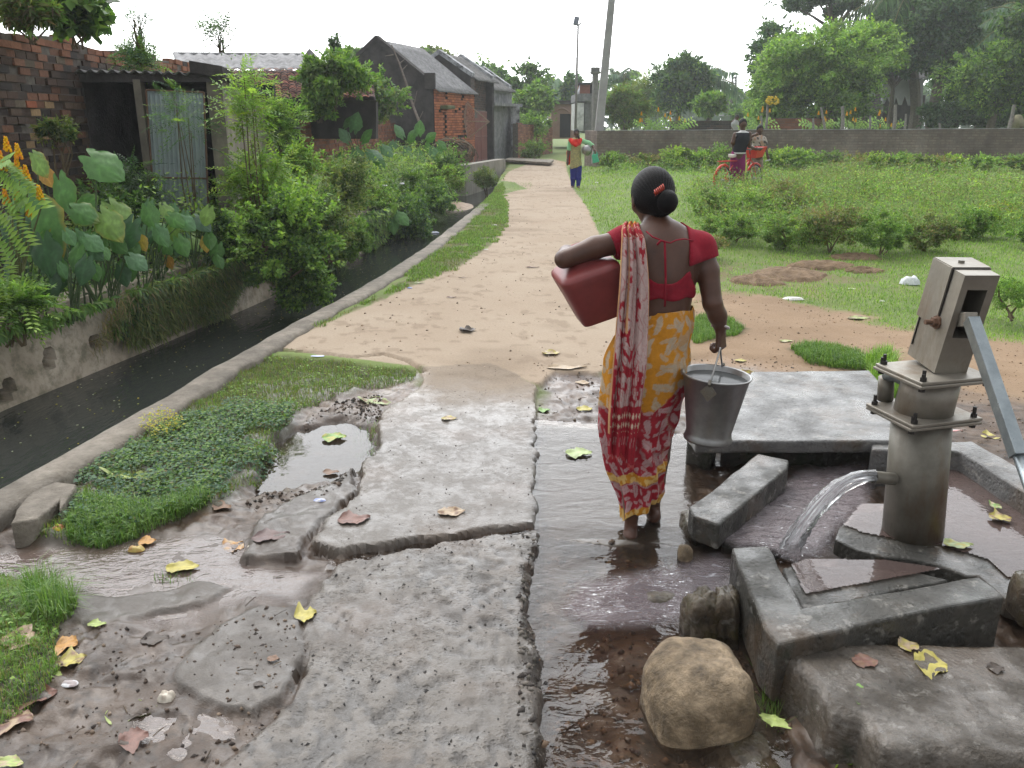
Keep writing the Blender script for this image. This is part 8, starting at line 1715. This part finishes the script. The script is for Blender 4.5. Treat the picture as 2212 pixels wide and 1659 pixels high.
# ---- two people beyond the wall
YP = 33
figure('person', 'distant person in pale shirt seen past the head of the vested boy', 'person', YP, [[(1588,300,0,.1),(1588,268,0,.13),(1589,261,0,.08)], [(1584,262,0,.05),(1582,275,0,.04),(1584,285,-.1,.03)], [(1594,262,0,.05),(1596,275,0,.04),(1594,285,-.1,.03)], [(1589,262,0,.05),(1591,257,0,.05)]], [('shirt', [[(1588,300,0,.115),(1588,268,0,.145),(1589,262,0,.09)]], plain('pale_checked_shirt', (.35,.36,.36)), None, None)], 'back', .014, At(1592, 254, YP), .085, base=At(1589, 300, YP))
YQ = 31.5
figure('person', 'crouching person in olive shirt bending over beyond the wall by the leaning post', 'person', YQ, [[(2186,285,0,.1),(2190,268,0,.17),(2198,258,.1,.15),(2204,266,0,.12)], [(2184,262,0,.07),(2180,278,-.1,.04)], [(2204,262,0,.07),(2207,280,-.1,.04)], [(2186,262,-.1,.06),(2185,256,-.15,.05)]], [('shirt', [[(2188,278,0,.15),(2191,266,0,.20),(2198,259,.1,.18),(2204,268,0,.15)]], plain('olive_shirt', (.20,.19,.12)), None, None)], 'back', .014, At(2186, 254, YQ-.1), .085, base=At(2192, 285, YQ))
# ================================================================ fallen leaves, litter, debris
M_flit = colmat('fallen_leaf', 40, .75, 1.2, .45, .35, .004, 160, spec=.5)
LC = {'y': (.38,.33,.07), 'yg': (.29,.36,.10), 'g': (.16,.30,.06), 'pg': (.32,.40,.17), 'br': (.16,.085,.045), 'rb': (.16,.075,.055), 'o': (.42,.22,.06), 'p': (.11,.065,.06), 'tan': (.36,.27,.17), 'dk': (.05,.035,.025)}
def fleaf(px, py, w, h, col, label, rot=0, z=None, cur=.25, lob=False, seed=0, group='fallen leaves on the wet ground', lift=.0):
    """w, h in photo pixels"""
    r = random.Random(seed+int(px*7+py)); p = G(px, py, 0 if z is None else z); zz = (hz(p.x, p.y) if z is None else z); zz = max(zz, {True: zz}[True]); p = G(px, py, zz)
    sc = ((p.y*cT+(CH-zz)*sT))/FP; L = w*sc/2; Wd = h*sc/2/max(.35, sT+.25); nu, nv = 15, 9; V = []; C_ = []; c = LC[col]; c2 = LC[r.choice(['y','br','tan']) if r.random() < .5 else col]; ph = r.uniform(0, 6); rt = R(rot)
    for i in range(nu):
        t = i/(nu-1); wd = (math.sin(math.pi*min(1, t**.75*.97+.02)))**.75*(1+.10*math.sin(t*31+ph)+.08*r.uniform(-1,1)+(.28*math.sin(t*15+ph) if lob else 0))
        for j in range(nv):
            u = (j/(nv-1)*2-1); x = (t*2-1)*L; y = u*wd*Wd*(1+.2*math.sin(t*9+ph*2)*(1 if u > 0 else -1)); cur_ = cur*.5; z_ = .005+lift+cur_*Wd*(abs(u)**1.6)*.8*wd+cur_*L*.5*((t*2-1)**2)*(1 if ph > 3 else .3)+.10*Wd*math.sin(u*5+ph)*math.sin(t*7)+.06*Wd*math.sin(t*9+u*3+ph)
            V.append((p.x+x*math.cos(rt)-y*math.sin(rt), p.y+x*math.sin(rt)+y*math.cos(rt), zz+max(.003, z_)))
            k = 1.25 if abs(u) < .1 else 1-.12*(math.sin(t*26-abs(u)*8) > .7); sp = vn(np.array([t*6+ph]), np.array([u*4.+7]), 3)[0]; q = min(1, max(0, (sp-.55)*6)); C_.append(tuple((c[m]*(1-q)+c2[m]*q)*k for m in range(3)))
    o = mk('fallen_leaf', np.array(V), gridfaces(nu, nv), M_flit, None, True, col=np.array(C_), loc=(p.x, p.y, zz)); return tag(o, label, 'leaf', group)
FLV = [(285,1545,105,40,'yg','largest curled yellow green leaf on the near mud',15,None,.5),(395,1228,70,26,'y','yellow leaf boat-shaped in the middle of the muddy stream',4,-.052,.35),(660,1330,48,34,'y','crinkled yellow leaf beside the rough slab edge',20,None,.35,True),(722,946,52,26,'g','dark green leaf floating in the bright puddle',8,-.062,.2),(155,1428,60,32,'y','ragged yellow leaf by the near grass clump',20,None,.4,True),(272,1035,34,70,'yg','upright yellow green leaf on the creeping weeds',70,None,.6),(190,1095,95,24,'yg','long lime leaf at the front of the grass patch',14,None,.3),
 (810,868,42,40,'pg','pale green leaf with pointed tip above the puddle',60,None,.2),(715,1022,36,14,'br','small brown leaf between puddle and slab'),(505,1182,46,34,'o','orange brown leaf at the broken slab corner',40),(318,1172,36,22,'o','small curled orange leaf at the far side of the muddy stream',15,-.05,.4),(145,1395,44,36,'o','round orange leaf resting on the grass clump edge',10),(45,1385,90,40,'tan','broad tan leaf buried in the near grass',-15),(75,1510,90,44,'rb','folded rusty leaf at the corner of the near grass',20,None,.5),(30,1560,80,40,'rb','dark red-brown leaf at the frame edge below the rusty folded one',10),
 (290,1600,60,40,'rb','reddish flat leaf sunk in the near mud',35),(335,1383,60,24,'dk','dark green-black leaf by the low mud ridge',8),(765,1123,70,30,'rb','reddish paper-like leaf lying across the upper slab',12),(690,1128,56,34,'p','purple brown leaf on the broken side slab',20),(585,1160,80,30,'p','curled maroon leaf with stalk at the broken slab',18),(970,905,34,14,'tan','small tan leaf alone on the upper wet slab',5),(975,1108,60,24,'tan','pale transparent leaf on the middle of the upper slab',8),(1250,980,58,28,'pg','pale green leaf floating behind the walking woman',6,-.02,.15),(1175,888,26,14,'g','small green leaf on the mud left of the woman'),(1262,885,34,18,'y','yellow and green leaf touching the sari'),(1225,795,88,16,'tan','long dry leaf on the path left of the woman',4),(1190,765,40,20,'tan','curled dry leaf further up the path',12,None,.5),(1258,828,32,14,'tan','small faded leaf left of the woman at knee height'),
 (1620,812,44,26,'y','yellow leaf with upturned tip behind the bucket',25,None,.5),(1660,818,22,16,'yg','small lime leaf beside the yellow one behind the bucket'),(1698,738,30,10,'yg','thin lime leaf on the bare earth path',0),(1855,688,52,16,'yg','lime leaf at the grass edge left of the pump head',8),(1838,625,20,8,'pg','tiny pale leaf in the grass'),(1600,780,26,10,'y','flat yellow leaf on the mud beyond the bucket'),
 (2010,1440,66,52,'y','big yellow leaf on the brown wet slab',-10,.06,.3),(1962,1398,44,26,'tan','folded dry leaf behind the big yellow one',10,.07,.5),(1868,1432,56,26,'rb','reddish leaf skeleton on the brown slab',0,.08,.2),(1855,1508,58,34,'g','green sprig lying on the brown slab',-20,.07,.7,True),(2032,1570,40,22,'yg','small lime leaf near the bottom of the brown slab',10,.04,.4),(2150,1448,36,20,'dk','black shrivelled leaf on the brown slab',0,.05,.5),(1672,1563,38,34,'yg','lime leaf standing between boulder and brown slab',60,.0,.5),(2070,1178,62,20,'pg','pale ribbed leaf floating beside the pump base',-6,.06,.15),(2160,1120,44,26,'y','yellow leaf in the corner of the platform',-15,.065,.4,True),(2150,1095,22,20,'g','small round green leaf above the yellow one in the platform',0,.07,.4),(2140,945,40,24,'y','bright yellow-green wrapper-like leaf behind the pump',-20,None,.4),
 (120,1462,30,14,'yg','thin lime leaf under the ragged yellow one'),(210,1350,40,14,'yg','soft lime leaf beside the near grass clump'),(20,1650,70,20,'yg','lime leaf cut by the bottom corner',-8),(350,1720,20,8,'g','unseen'),(590,1425,26,12,'br','brown leaf scrap in the hollow of the mud'),(480,1098,46,20,'br','brown twiggy leaf at the foot of the weeds',-20,None,.5),(695,905,20,14,'br','brown leaf bit at the rim of the puddle'),(560,1480,24,10,'dk','dark leaf scrap beside the round mud slab'),(420,1500,30,12,'p','muddy purple leaf near the round mud slab'),(1480,1475,20,8,'br','unseen'),(480,800,20,8,'br','small brown leaf on the grass patch'),(525,880,34,8,'o','rusty stalk of leaf on the grass patch',-10),(905,612,24,6,'pg','pale leaf where the verge meets the road'),(1010,716,36,20,'dk','dark dung-like clump of leaves on the sandy road',10,None,.8,True),(975,643,22,6,'br','thin brown leaf on the sandy road'),(1000,600,20,5,'br','second thin brown leaf further along the sandy road'),(1150,578,30,6,'br','brown leaf near the middle of the sandy road'),(740,780,40,12,'pg','unseen')]
for f in FLV:
    if f[5] == 'unseen': continue
    a = list(f); k = dict(zip(('rot','z','cur','lob'), a[6:])); fleaf(*a[:6], **k)
# wrappers and bags
def litter(px, py, w, h, cols, label, cat='wrapper', seed=0, ht=.5, z=None, group=None, name='wrapper'):
    r = np.random.RandomState(seed); p = G(px, py, 0 if z is None else z); zz = hz(p.x, p.y) if z is None else z; p = G(px, py, zz); sc = (p.y*cT+(CH-zz)*sT)/FP; L = w*sc/2; H_ = h*sc/2/.8; n = 11; X, Y = np.meshgrid(np.linspace(-1, 1, n), np.linspace(-1, 1, n), indexing='ij')
    ir = 1-.25*r.rand(); Z = ht*min(L, H_)*(.5+.8*vn(X*2+seed, Y*2, seed))*(1-np.maximum(X**2, Y**2))**.5+.004; sh = 1-.22*Y**2*ir; V = np.stack([p.x+X*L*sh, p.y+Y*H_*(1-.25*X**2), zz+Z], -1).reshape(-1, 3)
    c = np.array(cols); idx = np.clip((vn(X*1.6+seed, Y*1.6+3, seed+1)*len(c)*1.2-.1).astype(int), 0, len(c)-1); C_ = c[idx].reshape(-1, 3)
    return tag(mk(name, V, gridfaces(n, n)[:, ::-1], M_flit, None, False, col=C_, loc=tuple(p)), label, cat, group)
litter(113,1150,62,30,[(.62,.48,.02),(.62,.48,.02),(.45,.05,.04),(.3,.32,.2)],'crumpled yellow and red plastic packet at the edge of the muddy stream',seed=3,ht=.8)
litter(360,1510,36,28,[(.45,.40,.33),(.35,.30,.24),(.55,.5,.42)],'crumpled off-white paper ball on the near mud',cat='paper',seed=4,ht=.9)
litter(150,1480,38,18,[(.6,.6,.62),(.35,.3,.3)],'white foil scrap below the ragged yellow leaf',seed=5)
litter(686,770,30,9,[(.35,.42,.7),(.5,.55,.75)],'pale blue plastic scrap on the dry road by the crack',seed=6,ht=.2)
litter(690,1083,28,12,[(.3,.35,.6),(.6,.6,.65)],'blue and white wrapper on the broken side slab',seed=7)
litter(1965,614,42,24,[(.65,.68,.68),(.55,.58,.6)],'larger white plastic bag in the grass left of the pump head',cat='plastic bag',name='plastic_bag',seed=8,ht=1.1)
litter(1712,648,50,14,[(.72,.70,.68),(.66,.64,.62)],'flat white plastic bag at the edge of the grass',cat='plastic bag',name='plastic_bag',seed=9,ht=.6)
litter(860,825,50,14,[(.4,.36,.3),(.5,.46,.4)],'muddy pale plastic strip beside the pale green leaf',seed=10,ht=.3)
litter(550,1182,30,20,[(.55,.5,.44),(.62,.58,.5)],'whitish foam scrap in the muddy stream',z=-.055,seed=11,cat='scrap',name='foam_scrap')
litter(295,1190,36,18,[(.35,.2,.05),(.4,.3,.08)],'curled orange peel-like scrap beside the orange leaf',seed=12,z=-.055,cat='scrap',name='leaf_scrap',ht=.9)
litter(2068,932,36,10,[(.6,.2,.2),(.6,.58,.56)],'red and white wrapper behind the pump post',seed=13,ht=.3)
litter(850,372,36,22,[(.12,.14,.2),(.2,.19,.17),(.3,.24,.17)],'dirty blue grey sack dumped among the taro',cat='sack',name='sack',seed=14,z=.35,ht=.9)
for i, (px, py, w, lab) in enumerate([(830,402,14,'small white scrap below the dumped sack'),(868,398,12,'white scrap nearest the dumped sack'),(885,420,14,'white crumpled bag hanging in the weeds by the water'),(728,500,12,'white scrap among the reddish stems'),(930,355,10,'turquoise and orange packet before the dry branch heap')]):
    a = At(px, py, [16,17,18,11.8,22.5][i]); litter(px, py, w, w*.7, [(.03,.35,.32),(.6,.2,.1)] if i == 4 else [(.6,.6,.6),(.5,.52,.5)], lab, cat='litter', name='litter', seed=20+i, z=a.z, ht=.6)
FLT = [(948,453,20,'white bag with blue print floating by the sandbar'),(955,392,14,'floating white foam strip nearest the weeds'),(975,388,8,'thin floating splinter between two foam strips'),(990,393,16,'oval white foam piece in the far water'),(1003,397,8,'round white cup floating alone'),(1022,393,26,'long pale film floating near the broken road edge'),(960,440,10,'pale scrap stuck at the sandbar tip'),(885,505,14,'greyish foam lump at the reed patch'),(905,508,10,'little foam lump right of the greyish one'),(940,503,18,'largest foam lump near the kerb gap')]
for i, (px, py, w, lab) in enumerate(FLT): litter(px, py, w, w*.5, [(.6,.6,.62),(.45,.5,.6)], lab, cat='floating litter', name='floating_litter', seed=40+i, z=WATER_Z+.003, ht=.4, group='rubbish floating in the drain')
for i, (px, py, w, lab) in enumerate([(1068,487,12,'tiny white scrap on the verge by the road'),(1050,540,10,'tiny pale scrap on the lower verge'),(885,623,12,'small blue bottle cap at the verge edge'),(1835,372,16,'small white scrap on the far grass'),(2050,365,18,'pinkish scrap on the far grass right of the pump'),(1690,378,22,'blue plastic scrap on the bare streak of the field'),(1870,392,14,'mint coloured scrap on the bright grass'),(1955,487,16,'grey scrap beside bare soil behind the pump'),(1905,652,14,'pale green scrap left of the pump head'),(1245,368,14,'white scrap left of the feet of the girl'),(1290,395,10,'white scrap on the grass bank near the girl')]): litter(px, py, w, w*.45, [(.15,.22,.5),(.3,.35,.6)] if 'blue' in lab else [(.6,.58,.55),(.5,.48,.45)], lab, cat='litter', name='litter', seed=60+i, ht=.5)
# duckweed specks, pebbles, twigs, mud crumbs: nobody could count these
r = np.random.RandomState(3); Y = r.uniform(3.4, 16, 420); X = bx_(Y)+(kx(Y)-bx_(Y))*(.08+.5*r.rand(420)**1.4); N = len(X); D = unit(r.randn(N, 3)*np.array([1, 1, 0])); V = leafV(np.stack([X, Y, np.full(N, WATER_Z+.004)], -1), D, np.tile([0, 0, 1.], (N, 1)), .012+.012*r.rand(N), .010+.008*r.rand(N), 0)
tag(leafobj('water_specks', [(V, leafcol(N, [(.5,.4,.05),(.3,.35,.08),(.5,.5,.4)], r))]), 'tiny yellow petals and specks floating on the drain water', 'petals', kind='stuff')
def rubble(P, n, s0, s1, cols, name, label, zoff=0, seed=0, am=.03):
    r = np.random.RandomState(seed); X, Y = inpoly(P, n, r, am); k = fbm(X*3, Y*3, seed+5)+.7*r.rand(len(X)) > .1; X, Y = X[k], Y[k]; N = len(X); Z = hzn(X, Y)+zoff; s = s0+(s1-s0)*r.rand(N)**3
    base = np.array([(1,0,0),(0,1,0),(-1,0,0),(0,-1,0),(0,0,.8),(0,0,-.5)], float); V = base[None]*s[:, None, None]*(.6+.8*r.rand(N, 6, 1)); a = r.rand(N)*6.28; ca, sa = np.cos(a)[:, None], np.sin(a)[:, None]; V = np.stack([V[..., 0]*ca-V[..., 1]*sa*.7, V[..., 0]*sa+V[..., 1]*ca*.7, V[..., 2]], -1)+np.stack([X, Y, Z], -1)[:, None]
    F0 = np.array([(0,1,4),(1,2,4),(2,3,4),(3,0,4),(1,0,5),(2,1,5),(3,2,5),(0,3,5)]); Fc = (F0[None]+np.arange(N)[:, None, None]*6).reshape(-1, 3); return tag(mk(name, V.reshape(-1, 3), Fc, M_flit if False else M_col, None, False, col=np.repeat(leafcol(N, cols, r), 6, 0)), label, 'pebbles', kind='stuff')
MUDN = gp([(0,1330),(160,1330),(400,1340),(500,1300),(640,1290),(670,1400),(600,1520),(440,1700),(-100,1700)])
rubble(MUDN, 800, .0025, .013, [(.09,.065,.05),(.05,.04,.035),(.14,.105,.08),(.2,.15,.11)], 'mud_crumbs', 'crumbs of mud and grit scattered on the near mud bank', 0, 1)
rubble(gp(SLABB), 2600, .003, .011, [(.055,.05,.047),(.04,.038,.037),(.085,.078,.07)], 'grit', 'dark exposed aggregate grit on the rough near slab', -.004, 2)
rubble(gp(SLABA), 320, .002, .006, [(.06,.05,.045),(.12,.10,.09)], 'grit', 'scattered grit on the smoother wet slab', 0, 3)
rubble(W_GU, 1600, .004, .022, [(.16,.09,.05),(.10,.07,.05),(.22,.15,.10),(.06,.05,.045)], 'pebbles', 'brown pebbles on the bed of the shallow stream', .004, 4)
rubble(W_MU, 2600, .003, .014, [(.12,.09,.065),(.07,.055,.045),(.18,.14,.10)], 'mud_crumbs', 'clods and grit on the trodden mud round the large slab', 0, 5)
rubble(W_BR, 3000, .003, .013, [(.26,.17,.10),(.16,.11,.075),(.32,.22,.14)], 'earth_crumbs', 'reddish crumbs on the bare earth path', 0, 6)
rubble(W_SAND, 2600, .003, .016, [(.30,.22,.15),(.14,.10,.07),(.4,.32,.24)], 'road_grit', 'grit and dung crumbs on the sandy road', 0, 7)
rubble(gp([(660,890),(740,850),(830,840),(820,900),(700,880),(600,960),(560,1040),(640,1045),(760,1010),(700,1060),(520,1090)]), 1400, .003, .016, [(.07,.055,.042),(.12,.09,.07),(.045,.04,.035)], 'mud_crumbs', 'dark mud crumbs round the bright puddle', 0, 8)
rubble(gp([(1120,1150),(1185,1150),(1190,1660),(1120,1660)]), 500, .004, .016, [(.10,.09,.075),(.16,.14,.12),(.06,.05,.045)], 'rubble', 'broken concrete crumbs along the joint of the road slabs', .0, 9)
tw = MB(); rr = random.Random(6)
for k in range(90):
    px, py = rr.choice([(rr.uniform(150, 620), rr.uniform(1090, 1620)), (rr.uniform(1190, 1290), rr.uniform(760, 900)), (rr.uniform(1940, 2212), rr.uniform(880, 980)), (rr.uniform(560, 820), rr.uniform(860, 1060))])
    p = G(px, py, 0); p.z = hz(p.x, p.y)+.004; a = rr.uniform(0, 6.28); L = rr.uniform(.015, .07); q = p+Vector((math.cos(a)*L, math.sin(a)*L, rr.uniform(0, .006))); tw.tube([p, p.lerp(q, .5)+Vector((rr.uniform(-.004, .004), rr.uniform(-.004, .004), .002)), q], rr.uniform(.0008, .002), 4, True, rr.choice([(.06,.045,.03),(.12,.09,.06),(.2,.15,.1)]))
tag(tw.build('twigs', M_wood), 'thin twigs and stalks littering the wet mud', 'twigs', kind='stuff')
# little plants: sprig at the bottom edge, seedlings by the platform
bushpx(1780,1880,1618,1665,1.93,'small green seedling with broad leaves at the bottom edge of the slab', n=60, L=.045, Wf=.6, pal='bright', nc=5, name='seedling', cat='seedling', seed=2, stems=3, zb=-.05, cz=.5)
def gtuft(px0, px1, py0, py1, n, h, label, nm='grass_tuft'):
    q = np.random.RandomState(int(px0)); P = gp([(px0,py0),(px1,py0),(px1,py1),(px0,py1)]); X, Y = inpoly(P, n, q, .01); V, C_ = blades(X, Y, hzn(X, Y), h*(.4+q.rand(len(X))), np.full(len(X), .003), 1.0, 'mid', q); tag(leafobj(nm, [(V, C_)]), label, 'grass', kind='stuff')
gtuft(1655, 1690, 1400, 1530, 260, .085, 'thin grass blades growing in the gap beside the brown slab'); gtuft(330, 420, 1215, 1235, 60, .03, 'few grass blades in the muddy stream bank'); gtuft(760, 815, 900, 960, 220, .035, 'sparse sprigs at the slab side of the puddle'); gtuft(1100, 1150, 396, 410, 200, .10, 'weeds growing in the broken road edge')
# ---- haze
hz_ = bpy.data.materials.new('haze_air'); hz_.use_nodes = True; t_ = hz_.node_tree; t_.nodes.clear(); vo = t_.nodes.new('ShaderNodeVolumePrincipled'); vo.inputs['Color'].default_value = (.93,.96,1,1); vo.inputs['Density'].default_value = .0013; vo.inputs['Anisotropy'].default_value = .2; oo = t_.nodes.new('ShaderNodeOutputMaterial'); t_.links.new(vo.outputs[0], oo.inputs['Volume'])
hb_ = MB().box((20, 70, 9), (350, 270, 24)); hv = mk('haze', np.array(hb_.V), hb_.F, hz_, None); tag(hv, 'thin pale haze in the damp air over the village', 'haze', kind='stuff')
S.cycles.volume_bounces = 1; S.cycles.max_bounces = 8; S.cycles.transparent_max_bounces = 24
